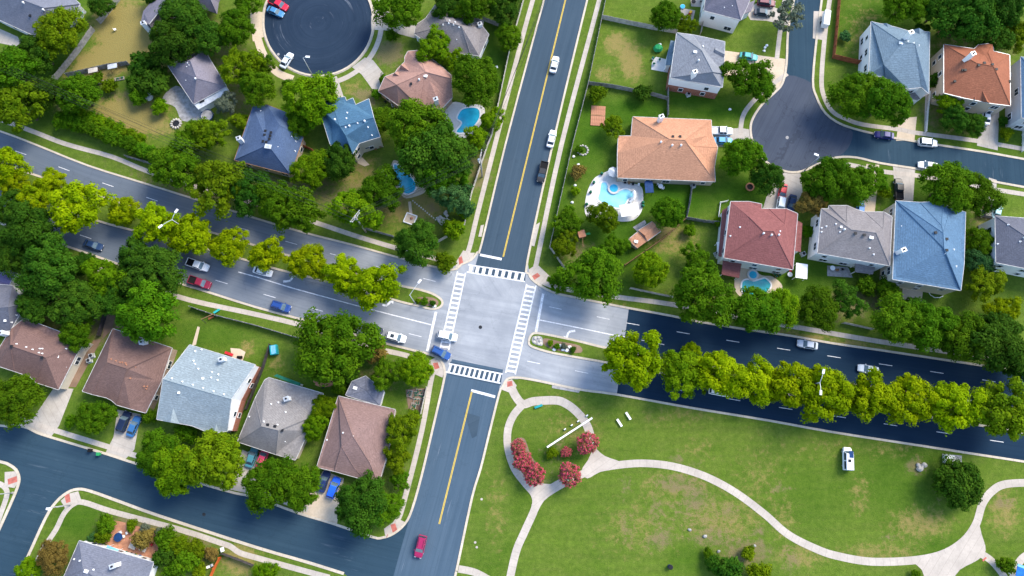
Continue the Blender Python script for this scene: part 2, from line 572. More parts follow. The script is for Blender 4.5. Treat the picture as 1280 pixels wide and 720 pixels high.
def thing(name, label, cat, loc=(0, 0, 0), rz=0.0, group=None):
    o = bpy.data.objects.new(name, None)
    o.empty_display_size = 0.5
    col.objects.link(o)
    o.location = loc
    o.rotation_euler = (0, 0, rz)
    return tag(o, label, cat, group)


def copy_tree(o, parent=None):
    c = o.copy()
    col.objects.link(c)
    c.parent = parent
    for ch in list(o.children):
        copy_tree(ch, c)
    return c


def px2(pts, z=0.0):
    return [G(p[0], p[1], z) for p in pts]


def resample(pts, n):
    d = [0.0]
    for a, b in zip(pts, pts[1:]):
        d.append(d[-1] + (b - a).length)
    out, k = [], 0
    for i in range(n):
        t = d[-1] * i / (n - 1)
        while k < len(pts) - 2 and d[k + 1] < t:
            k += 1
        u = (t - d[k]) / max(1e-9, d[k + 1] - d[k])
        out.append(pts[k].lerp(pts[k + 1], u))
    return out


def smooth_px(pts, n=6, closed=False):
    """Catmull-Rom through pixel points"""
    P = [Vector((p[0], p[1])) for p in pts]
    m = len(P)
    out = []
    rng = range(m) if closed else range(m - 1)
    for i in rng:
        if closed:
            a, b, c, d = P[(i - 1) % m], P[i], P[(i + 1) % m], P[(i + 2) % m]
        else:
            a, b, c, d = P[max(i - 1, 0)], P[i], P[i + 1], P[min(i + 2, m - 1)]
        for k in range(n):
            t = k / n
            out.append(0.5 * ((2 * b) + (c - a) * t + (2 * a - 5 * b + 4 * c - d) * t * t + (3 * b - a - 3 * c + d) * t ** 3))
    if not closed:
        out.append(P[-1])
    return [(p.x, p.y) for p in out]


LAY = [0]


def layer(z):
    """lift each new sheet a hair so that no two lie in one plane"""
    LAY[0] += 1
    return z + 0.0006 * (LAY[0] % 6)


def sheet(name, pts, z, mat, parent=None, kind='structure', thick=None):
    """a flat sheet over a pixel outline (a low slab when thick is given)"""
    z = layer(z)
    P = px2(pts)
    n = len(P)
    ar = sum(P[i].x * P[(i + 1) % n].y - P[(i + 1) % n].x * P[i].y for i in range(n))
    if ar < 0:
        P = P[::-1]
    mb = MB()
    if thick:
        mb.prism(P, z - thick, z)
    else:
        mb.add([(p.x, p.y, z) for p in P], [tuple(range(n))])
    d = (P[1] - P[0]).normalized()
    nn = Vector((-d.y, d.x, 0))
    uv = [(Vector(v).dot(nn), Vector(v).dot(d)) for v in mb.v]
    o = obj(name, mb, mat, parent, None, uvs=uv)
    if kind and parent is None:
        o['kind'] = kind
    return o


def ribbon(name, pts, width, z, mat, height=0.0, parent=None, kind='structure', off=0.0):
    """a strip of constant width along a pixel polyline; with height it is a low kerb"""
    z = layer(z)
    P = px2(pts) if not isinstance(pts[0], Vector) else pts
    mb = MB()
    uv = []
    acc = 0.0
    L, n = [], len(P)
    for i, p in enumerate(P):
        t = (P[min(i + 1, n - 1)] - P[max(i - 1, 0)])
        t = Vector((t.x, t.y, 0)).normalized()
        nn = Vector((-t.y, t.x, 0))
        if i:
            acc += (p - P[i - 1]).length
        a, b = p + nn * (off - width / 2), p + nn * (off + width / 2)
        L.append((a, b, acc))
    if height:
        for a, b, s_ in L:
            mb.v += [(a.x, a.y, z), (a.x, a.y, z + height), (b.x, b.y, z + height), (b.x, b.y, z)]
            uv += [(0, s_), (0.1, s_), (0.5, s_), (0.6, s_)]
        for i in range(n - 1):
            k, q = 4 * i, 4 * i + 4
            mb.f += [(k, q, q + 1, k + 1), (k + 1, q + 1, q + 2, k + 2), (k + 2, q + 2, q + 3, k + 3)]
        e = 4 * (n - 1)
        mb.f += [(0, 1, 2, 3), (e + 3, e + 2, e + 1, e)]
        mb.f = [f[::-1] for f in mb.f]
    else:
        for a, b, s_ in L:
            mb.v += [(a.x, a.y, z), (b.x, b.y, z)]
            uv += [(-width / 2, s_), (width / 2, s_)]
        for i in range(n - 1):
            mb.f.append((2 * i, 2 * i + 2, 2 * i + 3, 2 * i + 1))
    o = obj(name, mb, mat, parent, None, uvs=uv)
    if kind and parent is None:
        o['kind'] = kind
    return o


def road(name, A, B, z, mat, n=80, across=8, fade=None):
    """a carriageway bridged between two pixel edges, with UVs in metres (second axis along the road)"""
    a, b = resample(px2(A), n), resample(px2(B), n)
    mb = MB()
    uv, wv = [], []
    acc = 0.0
    for i in range(n):
        if i:
            acc += ((a[i] + b[i]) / 2 - (a[i - 1] + b[i - 1]) / 2).length
        wd = (b[i] - a[i]).length
        for k in range(across + 1):
            p = a[i].lerp(b[i], k / across)
            mb.v.append((p.x, p.y, z))
            uv.append((wd * k / across, acc))
            if fade:
                wv.append(fade(*toP(p.x, p.y)))
    s = across + 1
    for i in range(n - 1):
        for k in range(across):
            mb.f.append((i * s + k, i * s + k + 1, (i + 1) * s + k + 1, (i + 1) * s + k))
    q = mb.f[0]
    v0, v1, v2 = (Vector(mb.v[j]) for j in q[:3])
    if (v1 - v0).cross(v2 - v1).z < 0:
        mb.f = [f[::-1] for f in mb.f]
    o = obj(name, mb, mat, None, None, uvs=uv)
    if fade:
        o.data.attributes.new('fade', 'FLOAT', 'POINT').data.foreach_set('value', np.array(wv, dtype=np.float32))
    o['kind'] = 'structure'
    return o


# ------------------------------------------------------------------ ground
def ground():
    st = 1.3
    xs = np.concatenate([[-5000, -1500, -500, -220], np.arange(-165, 165.1, st), [220, 500, 1500, 5000]])
    ys = np.concatenate([[-5000, -1500, -500, -160], np.arange(-95, 115.1, st), [160, 500, 1500, 5000]])
    X, Y = np.meshgrid(xs, ys)
    n, m_ = X.shape
    v = np.stack([X.ravel(), Y.ravel(), np.zeros(X.size)], 1)
    i = np.arange(n * m_).reshape(n, m_)
    f = np.stack([i[:-1, :-1], i[:-1, 1:], i[1:, 1:], i[1:, :-1]], -1).reshape(-1, 4)
    me = bpy.data.meshes.new('ground')
    me.from_pydata(v.tolist(), [], f.tolist())
    qx, qy, qz = v[:, 0] - CAM.x, v[:, 1] - CAM.y, v[:, 2] - CAM.z
    k = np.maximum(qy * FWD.y + qz * FWD.z, 1.0)
    PX = 640 + FPX * qx / k
    PY = 360 - FPX * (qy * UPV.y + qz * UPV.z) / k

    def blobs(L):
        a = np.zeros(len(PX))
        for (x, y, rx, ry, s, *rot) in L:
            t = R(rot[0]) if rot else 0
            dx, dy = PX - x, PY - y
            u, w_ = dx * math.cos(t) + dy * math.sin(t), -dx * math.sin(t) + dy * math.cos(t)
            a = np.maximum(a, s * np.exp(-((u / rx) ** 2 + (w_ / ry) ** 2) ** 1.5))
        return a.astype(np.float32)
    dry = [(160, 35, 46, 34, 1.35), (135, 75, 54, 24, 1.35, -25), (185, 60, 30, 32, 1.35), (165, 145, 50, 26, 1.15, 10), (195, 160, 30, 12, .8),
           (770, 55, 16, 16, .9), (788, 75, 16, 30, .9, -15), (755, 92, 14, 12, .6), (845, 610, 60, 26, .5), (800, 660, 60, 40, .42), (900, 650, 60, 36, .55),
           (1150, 655, 46, 24, .62), (1100, 690, 60, 14, .55), (1255, 640, 22, 34, .65), (1000, 695, 40, 18, .6), (980, 650, 20, 30, .45), (850, 520, 60, 16, .40), (720, 540, 45, 30, .42),
           (620, 640, 16, 60, .40), (310, 435, 12, 12, .7), (345, 455, 10, 10, .7), (500, 250, 60, 36, .75), (530, 258, 30, 22, .85), (450, 215, 30, 30, .6), (840, 300, 40, 24, .6), (300, 700, 26, 26, .8),
           (1210, 160, 40, 12, .5), (1080, 40, 30, 40, .45), (1120, 560, 60, 14, .4), (500, 105, 22, 26, .5), (440, 110, 20, 12, .5), (745, 440, 16, 6, .8, 8), (710, 434, 30, 5, .5, 8),
           (120, 225, 60, 5, .6, 20), (400, 303, 60, 4, .55, 17), (780, 384, 40, 4, .6, 8), (1010, 421, 60, 5, .9, 10), (1080, 432, 50, 5, .9, 10), (250, 655, 120, 3, .6, 22), (140, 640, 60, 3, .4, 20), (700, 470, 1, 1, .1),
           (1190, 70, 30, 30, .3), (690, 500, 50, 12, .35), (1030, 560, 80, 20, .3), (950, 600, 40, 60, .35), (875, 560, 30, 20, .35), (1075, 620, 14, 30, .5)]
    soil = [(487, 66, 20, 18, 1.0), (453, 118, 14, 9, .9), (462, 125, 14, 8, .9), (470, 110, 10, 8, .6), (600, 215, 16, 26, .8), (845, 604, 30, 13, .72), (867, 622, 20, 22, .66), (820, 640, 12, 30, .45), (828, 672, 16, 14, .7),
            (818, 678, 16, 12, .6), (785, 660, 12, 26, .45), (782, 605, 8, 30, .4), (890, 672, 32, 14, .66), (935, 690, 34, 20, .8), (950, 665, 12, 10, .6), (988, 700, 14, 20, .6), (910, 640, 20, 12, .5), (1145, 583, 14, 12, .8), (1175, 612, 10, 16, .5),
            (1255, 628, 16, 8, .7), (700, 555, 14, 10, .4), (1110, 672, 14, 6, .4), (1060, 380, 34, 22, .8), (1110, 375, 40, 20, .7), (880, 365, 40, 10, .6), (60, 380, 60, 40, .6), (130, 400, 30, 40, .8), (260, 60, 60, 50, .5), (150, 118, 16, 8, .6), (80, 135, 16, 10, .6),
            (640, 160, 1, 1, .1), (300, 120, 30, 40, .6), (240, 250, 100, 26, .6, 20), (400, 240, 100, 30, .55, 10), (180, 670, 60, 26, .8, 20), (240, 690, 40, 30, .7), (520, 500, 14, 18, .8), (470, 470, 60, 20, .5), (1230, 290, 20, 60, .6), (1220, 60, 80, 60, .4), (1098, 300, 8, 60, .5),
            (720, 315, 24, 18, .6), (830, 285, 20, 20, .6), (670, 600, 22, 16, .4), (690, 575, 26, 20, .35), (500, 600, 14, 40, .4), (540, 260, 10, 8, .7), (430, 205, 40, 16, .6), (1170, 140, 30, 40, .5), (870, 640, 50, 40, .35), (975, 610, 16, 8, .5), (806, 562, 1, 1, .1), (845, 575, 12, 8, .55), (865, 582, 12, 6, .5)]
    lush = [(735, 165, 40, 60, .8), (800, 140, 60, 24, .9), (870, 125, 60, 14, .8), (900, 140, 60, 12, .9), (770, 300, 60, 70, .8), (840, 250, 60, 26, 1), (930, 240, 50, 26, .9), (1120, 600, 70, 60, .55), (1130, 570, 40, 30, .5), (860, 700, 30, 20, .6), (690, 570, 40, 20, .6),
            (1090, 25, 60, 26, .8), (1120, 15, 60, 16, .9), (1140, 300, 100, 120, .6), (300, 500, 60, 60, .7), (100, 650, 40, 26, .7), (260, 420, 60, 20, .6), (120, 515, 40, 26, .6), (620, 70, 20, 50, .7), (620, 700, 30, 30, .3), (640, 520, 1, 1, .1), (450, 480, 80, 40, .6), (700, 240, 16, 90, .7), (750, 130, 26, 20, .6),
            (1180, 690, 40, 24, .6), (1010, 620, 70, 50, .35), (660, 630, 20, 40, .3), (240, 380, 80, 8, .5, 16), (1000, 345, 80, 40, .7), (1240, 170, 40, 40, .6), (92, 30, 22, 40, .9), (60, 100, 70, 60, .8)]
    for nm, L in (('dry', dry), ('soil', soil), ('lush', lush)):
        me.attributes.new(nm, 'FLOAT', 'POINT').data.foreach_set('value', blobs(L))
    me.materials.append(M['grass'])
    o = bpy.data.objects.new('ground', me)
    col.objects.link(o)
    o['kind'] = 'structure'


ground()

# ------------------------------------------------------------------ roads
NK_W = [(-90, 135), (0, 164), (45, 181), (110, 207), (180, 229), (260, 254), (320, 273), (377, 290), (440, 306), (505, 324), (527, 330), (565, 337.5)]
NK_E = [(668, 352), (690, 365), (712, 370.5), (754, 379), (785, 385), (840, 395), (867, 401), (927, 411), (987, 419.5), (1040, 429), (1102, 438), (1175, 449), (1280, 465), (1380, 480)]
SK_W = [(-90, 250), (0, 279), (87, 309), (122, 321), (180, 341), (247, 361), (320, 384), (387, 402), (467, 425), (505, 435), (540, 444)]
SK_E = [(646, 472), (670, 475.5), (725, 487), (770, 493), (865, 510), (960, 525.5), (1040, 540), (1150, 557), (1280, 577), (1380, 592)]
SPLIT_N, SPLIT_S = (786, 386), (771, 493)


def fade(px, py):
    return max(0.0, min(1.0, (px - 90) / 480.0)) ** 1.5  # pale junction pavement, with the vignette toward the edge put into the colour


road('boulevard_road', NK_W + [(668, 355)] + NK_E[1:4] + [SPLIT_N], SK_W + [(556, 449), (630, 468)] + SK_E[:3] + [SPLIT_S], 0.008, 'blvd', 120, 12, fade)
road('boulevard_road', [SPLIT_N] + NK_E[5:], [SPLIT_S] + SK_E[4:], 0.009, 'new', 60, 10)
mouth = lambda nm, pts: sheet(nm, pts, 0.012, 'blvd')
for nm, pts in (('junction_pavement', [(620, 372), (560, 350), (560, 334), (577, 330.5), (589, 325), (597, 315), (602, 305), (659.5, 327), (662, 342), (668, 352), (676, 364)]),
                ('junction_pavement', [(640, 455), (600, 443), (536, 432), (540, 444), (552, 452), (556, 465), (553, 480), (624, 492), (628, 484), (634, 474), (648, 474)])):
    o = sheet(nm, pts, 0.012, 'blvd')
    o.data.attributes.new('fade', 'FLOAT', 'POINT').data.foreach_set('value', np.ones(len(o.data.vertices), dtype=np.float32))
NW_E = [(706, -90), (680, 0), (632, 180), (602, 305), (594, 333), (592, 341)]
NE_E = [(757, -90), (734, 0), (691, 180), (659.5, 325), (657, 344), (656.5, 352)]
road('north_road', NW_E, NE_E, 0.018, 'nroad', 70, 8)
SW_E = [(565, 449), (556, 475), (547, 510), (540, 540), (527, 595), (515, 637), (500, 690), (470, 800)]
SE_E = [(629, 462), (623, 492), (612, 540), (601, 585), (590, 622), (572, 707), (569, 720), (551, 800)]
road('south_road', SW_E, SE_E, 0.018, 'sroad', 70, 8)
sheet('side_street', smooth_px([(-60, 510), (0, 532), (26, 531), (47, 541), (72, 549), (132, 567), (172, 580), (277, 612), (320, 622), (372, 641), (415, 654), (465, 671), (478, 672), (492, 667), (506, 655), (515, 637)], 3)
      + [(552, 640), (530, 740), (440, 724)] + smooth_px([(430, 717), (382, 702), (320, 684), (200, 645), (150, 627), (112, 613.5), (97, 611.5), (84, 616), (70, 628), (57, 648), (35, 696), (10, 750)], 3)
      + [(-40, 740)] + smooth_px([(-14, 690), (0, 660), (17, 622), (23, 606), (24, 597), (20, 587), (10, 580), (0, 577), (-60, 562)], 3), 0.014, 'swroad')
cc = (398, 27)
ring = lambda r, n=56: [(cc[0] + r * math.cos(2 * math.pi * k / n), cc[1] + r * .985 * math.sin(2 * math.pi * k / n)) for k in range(n)]


def polar_road(name, c, r, z, mat, rings=14, n=72):
    mb = MB()
    uv = []
    C = G(*c)
    E = [G(c[0] + r * math.cos(2 * math.pi * k / n), c[1] + r * .985 * math.sin(2 * math.pi * k / n)) for k in range(n)]
    for i in range(rings):
        for k in range(n + 1):
            p = C.lerp(E[k % n], (i + .02) / (rings - 1 + .02))
            mb.v.append((p.x, p.y, z))
            uv.append(((p - C).length, 2 * math.pi * k / n * 8))
    for i in range(rings - 1):
        for k in range(n):
            a = i * (n + 1) + k
            mb.f.append((a, a + 1, a + n + 2, a + n + 1))
    q = mb.f[0]
    v0, v1, v2 = (Vector(mb.v[j]) for j in q[:3])
    if (v1 - v0).cross(v2 - v1).z < 0:
        mb.f = [f[::-1] for f in mb.f]
    obj(name, mb, mat, None, None, uvs=uv)['kind'] = 'structure'


polar_road('cul_de_sac', cc, 68, 0.013, 'culdesac')
E_BULB = smooth_px([(992, -60), (992, 0), (985, 37), (983, 80), (978, 104), (968, 116), (953, 130), (941, 148), (938, 163), (942, 182), (951, 196), (966, 208), (985, 215), (1003, 214), (1025, 204), (1045, 197), (1070, 197), (1100, 204), (1145, 211), (1180, 217), (1230, 225), (1280, 234), (1360, 248)], 4)
E_BULB2 = smooth_px([(1360, 212), (1280, 199), (1230, 190), (1177, 182), (1120, 173), (1095, 168), (1055, 157), (1032, 142), (1020, 120), (1016, 100), (1021, 45), (1027, 0), (1033, -60)], 4)
sheet('east_street', E_BULB + E_BULB2, 0.012, 'swroad')
sheet('east_bulb', smooth_px([(983, 94), (1015, 104), (1020, 120), (1032, 142), (1055, 157), (1066, 166), (1060, 185), (1045, 197), (1025, 204), (1003, 214), (985, 215), (966, 208), (951, 196), (942, 182), (938, 163), (941, 148), (953, 130), (968, 116)], 3, True), 0.016, 'bulb')

# kerbs, a real step along every road edge
K = lambda pts, w_=0.45, sm=3: ribbon('kerb', smooth_px(pts, sm) if sm else pts, w_, 0.0, 'kerb', 0.13)
K(NK_W + [(577, 330.5), (589, 325), (597, 315), (602, 305), (632, 180), (680, 0), (706, -90)])
K([(757, -90), (734, 0), (691, 180), (659.5, 325), (661, 342), (668, 352)] + NK_E[1:], 0.5)
K(SK_W + [(552, 452), (556, 465), (554, 480), (547, 510), (540, 540), (527, 595), (515, 637), (506, 655), (492, 667), (478, 672), (465, 671), (415, 654), (372, 641), (320, 622), (277, 612), (172, 580), (132, 567), (72, 549), (47, 541), (26, 531), (0, 532), (-60, 510)], 0.5)
K([(551, 800), (569, 720), (572, 707), (590, 622), (601, 585), (612, 540), (624, 492), (628, 484), (634, 474)] + SK_E, 0.5)
K([(430, 717), (382, 702), (320, 684), (200, 645), (150, 627), (112, 613.5), (97, 611.5), (84, 616), (70, 628), (57, 648), (35, 696), (10, 750)], 0.6)
K([(-14, 690), (0, 660), (17, 622), (23, 606), (24, 597), (20, 587), (10, 580), (0, 577), (-60, 562)], 0.6)
K([(1040, 750), (1360, 750)], 0.4, 0)
ribbon('kerb', ring(68.8) + ring(68.8)[:1], 0.5, 0.0, 'kerb', 0.13)
K([(992, -60), (992, 0), (985, 37), (983, 80), (978, 104), (968, 116), (953, 130), (941, 148), (938, 163), (942, 182), (951, 196), (966, 208), (985, 215), (1003, 214), (1025, 204), (1045, 197), (1070, 197), (1100, 204), (1145, 211), (1180, 217), (1230, 225), (1280, 234), (1360, 248)], 0.55)
K([(1360, 212), (1280, 199), (1230, 190), (1177, 182), (1120, 173), (1095, 168), (1055, 157), (1032, 142), (1020, 120), (1016, 100), (1021, 45), (1027, 0), (1033, -60)], 0.55)


# medians: raised grass with a kerb round it
def median(pts, dirt):
    P = smooth_px(pts, 3, True)
    sheet('median', P, 0.12, 'gravel' if dirt else 'verge', thick=0.11)
    ribbon('kerb', P + P[:1], 0.5, 0.0, 'kerb', 0.15)


median([(-60, 190), (0, 205), (60, 224), (135, 248), (220, 277), (300, 301), (352, 317), (430, 338), (500, 357), (520, 361), (540, 367), (551, 374), (553, 380), (548, 385), (538, 386), (522, 382), (500, 377), (430, 357), (352, 338), (300, 323), (220, 301), (135, 280), (60, 255), (0, 236), (-60, 216)], False)
median([(661, 427), (664, 419), (672, 416.5), (700, 421.5), (725, 427), (762, 436), (825, 447), (880, 456), (960, 468), (1110, 486), (1280, 512), (1360, 524), (1360, 556), (1280, 541), (1110, 513), (960, 489), (915, 481.5), (825, 466), (757, 453), (695, 442), (672, 436), (663, 432)], False)
sheet('planting_bed', smooth_px([(680, 423), (700, 427), (724, 432), (726, 441), (700, 439), (681, 432)], 3, True), 0.135, 'gravel')
sheet('planting_bed', smooth_px([(522, 372), (540, 372), (548, 377), (545, 383), (532, 382), (520, 378)], 3, True), 0.135, 'gravel')
sheet('stone_nose', smooth_px([(666, 421), (674, 420), (678, 423), (678, 432), (670, 431), (665, 427)], 3, True), 0.14, 'slab')

# ------------------------------------------------------------------ road markings
ZM = 0.026


def mark(name, mb, mat='white_line'):
    o = obj(name, mb, mat)
    o['kind'] = 'structure'
    return o


def flat_bar(mb, p, q, wd, z=ZM):
    d = (q - p).normalized()
    n = Vector((-d.y, d.x, 0)) * wd / 2
    vs = [p - n, q - n, q + n, p + n]
    if (vs[1] - vs[0]).cross(vs[2] - vs[1]).z < 0:
        vs = vs[::-1]
    mb.add([(a.x, a.y, z) for a in vs], [(0, 1, 2, 3)])


def line(pts, wd=0.16, name='lane_line', mat='white_line', z=ZM):
    mb = MB()
    P = resample(px2(pts), max(2, int(len(pts) * 4)))
    for a, b in zip(P, P[1:]):
        flat_bar(mb, a, b, wd, z)
    return mark(name, mb, mat)


def dashes(L, ln=3.05, wd=0.14):
    """L: pixel centres along a lane; each dash follows the local direction"""
    mb = MB()
    P = px2(L)
    for i, p in enumerate(P):
        d = (P[min(i + 1, len(P) - 1)] - P[max(i - 1, 0)]).normalized()
        flat_bar(mb, p - d * ln / 2, p + d * ln / 2, wd)
    mark('lane_dashes', mb)


dashes([(-30, 173), (26, 191), (80, 211), (135, 231), (190, 249), (247, 268), (304, 286), (364, 303.5), (420, 319), (478, 335), (537, 350)])
dashes([(50, 278), (107, 296), (165, 316), (221, 335), (277, 352.5), (337, 370), (396, 387), (459, 404), (519, 419)])
dashes([(694, 385), (754, 397.5)])
dashes([(791, 405), (854, 416), (916, 426.5), (979.5, 436.5), (1042.5, 446), (1107, 456), (1171, 465.5), (1236, 476), (1300, 486)])
dashes([(667, 453), (727, 465)])
dashes([(792, 478), (852, 488), (917, 499.5), (982, 510.5), (1049, 521), (1113, 531), (1179, 541), (1246, 551.5), (1310, 561)])
dashes([(806, 426), (826, 430)], 1.6)
line([(298, 340), (320, 346), (365, 360), (442, 381), (480, 391), (539, 406)], 0.24)
line([(675, 400), (722, 409.5), (770, 419.5), (786, 422)], 0.24)
line([(545, 390), (534, 439)], 0.6, 'stop_line')
line([(600, 318.5), (627, 324)], 0.6, 'stop_line')
line([(679, 367), (670, 415)], 0.6, 'stop_line')
line([(589, 488), (619, 496)], 0.6, 'stop_line')
for off in (-0.11, 0.11):
    for a, b in (((731, -100), (629, 321)), ((590, 489), (549, 655))):
        p, q = G(*a), G(*b)
        d = (q - p).normalized()
        nn = Vector((-d.y, d.x, 0)) * off
        mb = MB()
        flat_bar(mb, p + nn, q + nn, 0.14)
        mark('yellow_centre_line', mb, 'yellow_line')


def crosswalk(c, n, frac, wd=0.3):
    """ladder crosswalk in the pixel quad c: two edge lines and n bars between"""
    a, b, c_, d = px2(c)
    mb = MB()
    flat_bar(mb, a, d, wd)
    flat_bar(mb, b, c_, wd)
    st = (d - a).length / n
    for i in range(n):
        t = (i + .5) / n
        flat_bar(mb, a.lerp(d, t), b.lerp(c_, t), st * frac, ZM + 0.004)
    mark('crosswalk', mb)


crosswalk([(572, 339.5), (582, 341), (561, 437.5), (550, 436)], 16, 0.42)
crosswalk([(585.5, 331), (583, 340.5), (656, 352), (658.5, 341.5)][0:1] + [(583.5, 340)] + [(656, 352), (658.5, 342)], 9, 0.52)
crosswalk([(658.5, 355), (670, 357), (644, 468), (632, 466)], 19, 0.42)
crosswalk([(561, 454.5), (557.5, 465), (625.5, 479), (628.5, 467.5)], 11, 0.45)


def arrow(px, py, qx, qy, side):
    """turn arrow lying on the lane, from p (tail) to q (bend); side +1 turns left of travel"""
    p, q = G(px, py), G(qx, qy)
    d = (q - p).normalized()
    n = Vector((-d.y, d.x, 0)) * side
    mb = MB()
    pts = [p, p.lerp(q, .5), q - d * .5 + n * .15, q + n * .8 - d * .1, q + n * 1.2 + d * .1]
    for a, b in zip(pts, pts[1:]):
        flat_bar(mb, a, b, 0.5)
    t = pts[-1]
    e = n * 0.9 + d * 0.5
    e = e.normalized()
    f = Vector((-e.y, e.x, 0))
    mb.add([(v.x, v.y, ZM + .004) for v in (t - f * .8, t + f * .8, t + e * 1.5)], [(0, 1, 2)])
    mark('turn_arrow', mb)


arrow(354, 352, 366, 351, 1)
arrow(478, 381, 486, 383, 1)
arrow(719, 413.5, 708, 415, 1)


def disc(c, r, n=16):
    return [(c[0] + r * math.cos(2 * math.pi * k / n), c[1] + r * math.sin(2 * math.pi * k / n)) for k in range(n)]


tag(sheet('manhole_cover', disc((600.5, 409), 2.2), 0.03, 'dark', kind=None), 'dark round manhole cover in the middle of the junction', 'manhole cover')
tag(sheet('manhole_cover', disc((984, 172), 2.0), 0.03, 'slab', kind=None), 'round manhole cover in the middle of the grey turning bulb', 'manhole cover')
tag(sheet('manhole_cover', disc((348, 68), 1.6), 0.03, 'slab', kind=None), 'pale manhole cover in the dark cul-de-sac beside the white parked car', 'manhole cover')
tag(sheet('manhole_cover', disc((255, 643), 2.2), 0.03, 'dark', kind=None), 'dark manhole cover in the street below the big three-part tree', 'manhole cover')
# tar patches on the worn road
for pts in ([(580, 515), (600, 521), (596, 545), (590, 548)], [(563, 452), (628, 465), (626, 482), (559, 468)]):
    sheet('road_patch', pts, 0.0215, 'nroad')
sheet('road_patch', [(567, 590), (571, 592), (553, 650), (548, 648)], 0.0215, 'sroad')

# ------------------------------------------------------------------ verges, sidewalks, paths, driveways
W = lambda pts, w_=1.2, z=0.036, nm='sidewalk', sm=4, mat='walk': ribbon(nm, smooth_px(pts, sm), w_, z, mat)
W([(-60, 128), (35, 162), (82, 180), (140, 196), (187, 215), (260, 238), (330, 258), (400, 280), (445, 295), (495, 310), (540, 322), (566, 330)], 1.15)
W([(695, -90), (666, 0), (640, 97), (619, 180), (597, 267), (586, 312), (578, 324)], 1.15)
W([(770, -90), (749, 0), (702, 180), (671, 327), (667, 340)], 1.15)
W([(672, 350), (700, 360), (769, 371), (837, 380), (920, 396), (1007, 411), (1100, 427), (1200, 442), (1300, 458)], 1.15)
W([(547, 457), (540, 470), (527, 540), (505, 627), (497, 650), (486, 664)], 1.15)
W([(120, 335), (180, 356), (237, 375), (320, 393), (382, 408), (465, 434), (507, 444), (545, 456)], 1.15)
W([(22, 520), (50, 532), (85, 543), (140, 560), (178, 572), (290, 606), (330, 618), (385, 637)], 1.15)
W([(412, 722), (382, 714), (320, 697), (300, 691), (288, 683), (277, 679), (225, 662), (142, 640), (105, 628), (92, 630), (80, 642), (70, 662), (52, 690), (40, 720)], 1.15)
W([(-20, 600), (0, 605), (8, 612), (8, 622), (0, 645), (-12, 680)], 1.15)
W([(985, -40), (981, 0), (975, 40), (971, 74)], 1.15)
W([(984, 92), (962, 108), (944, 124), (930, 142), (926, 160), (927, 172)], 1.15)
W([(1043, -40), (1037, 0), (1031, 45), (1027, 95), (1029, 118), (1040, 139), (1058, 149), (1080, 156), (1125, 162), (1145, 166), (1220, 176), (1300, 190)], 1.15)
W([(1045, 206), (1062, 206), (1100, 214), (1150, 220), (1200, 230), (1250, 238), (1300, 246)], 1.15)
sheet('sidewalk_ring', ring(71) , 0.010, 'walk')
for a0, a1 in ((8, 34), (54, 66)):
    q = [(cc[0] + r * math.cos(R(a)), cc[1] + r * .985 * math.sin(R(a))) for r, A in ((71.3, range(a0, a1 + 1, 2)), (76.2, range(a1, a0 - 1, -2))) for a in A]
    sheet('verge', q, 0.014, 'verge')
ribbon('sidewalk', [(cc[0] + 79 * math.cos(R(a)), cc[1] + 78 * math.sin(R(a))) for a in range(-30, 82, 4)], 1.3, 0.030, 'walk')

ramp = lambda pts: sheet('kerb_ramp', pts, 0.045, 'walk')
pad = lambda pts: sheet('tactile_pad', pts, 0.050, 'pad')
ramp([(571, 326), (579, 313), (589, 316), (594, 316), (589, 325), (578, 331), (569, 335)])
pad([(573, 322.5), (577, 320), (579.5, 330), (574, 331)])
ramp([(661, 337), (671, 330), (688, 346), (675, 358), (664, 350)])
pad([(665, 345), (672, 341), (675.5, 345), (668, 350)])
ramp([(538, 450), (546, 446), (553, 452), (556, 465), (553, 472), (544, 468)])
pad([(541, 454), (547, 453), (549.5, 460), (543.5, 462)])
ramp([(627, 487), (633, 476), (640, 474), (646, 482), (640, 492)])
pad([(634, 477), (640, 476), (641, 482), (634, 484)])
ramp([(480, 661), (497, 648), (507, 653), (494, 667), (482, 672)])
pad([(488, 656), (494, 654), (497, 663), (491, 666)])
ramp([(76, 626), (86, 617), (98, 614), (102, 626), (92, 630), (82, 636)])
pad([(80.5, 619), (87, 617), (88.5, 627), (83, 629)])
ramp([(6, 590), (20, 589), (23, 603), (18, 610), (6, 608)])
pad([(9.5, 599), (21, 595), (22, 602), (10.5, 606)])
sheet('bus_stop_pad', [(690, 479), (726, 486.5), (723.5, 491), (690, 485)], 0.05, 'slab')
sheet('storm_inlet', [(601, 282), (605, 281), (602, 296), (598, 296)], 0.14, 'walk', thick=.13)
sheet('storm_inlet', [(670, 281), (675, 278), (668, 308), (664, 307)], 0.14, 'walk', thick=.13)

D = lambda pts, mat='drive', z=0.026, sm=0, nm='driveway': sheet(nm, smooth_px(pts, sm, True) if sm else pts, z, mat)
D([(464, 20), (474, 8), (498, 22), (532, 32), (519, 48), (482, 38), (464, 37)])
D([(440, 84), (456, 72), (466, 75), (482, 95), (474, 112), (465, 111), (452, 93)])
D([(411, 97), (421, 95), (430, 122), (424, 128)])
D([(312, 12), (331, 16), (330, 46), (316, 52)], 'tan')
ribbon('sidewalk', smooth_px([(322, 48), (330, 70), (346, 90), (366, 99)], 5), 2.0, 0.03, 'tan')
D([(931, 12), (946, 4), (966, 8), (990, 20), (985, 32), (958, 26), (938, 25)])
D([(904, 63), (983, 74), (979, 104), (966, 115), (944, 112), (902, 92)], 'tan')
D([(893, 162), (926, 160), (938, 162), (941, 176), (926, 184), (893, 183)])
D([(953, 263), (958, 246), (974, 213), (1001, 217), (1003, 240), (992, 264)])
D([(1079, 270), (1083, 205), (1099, 206), (1093, 270)], 'tan')
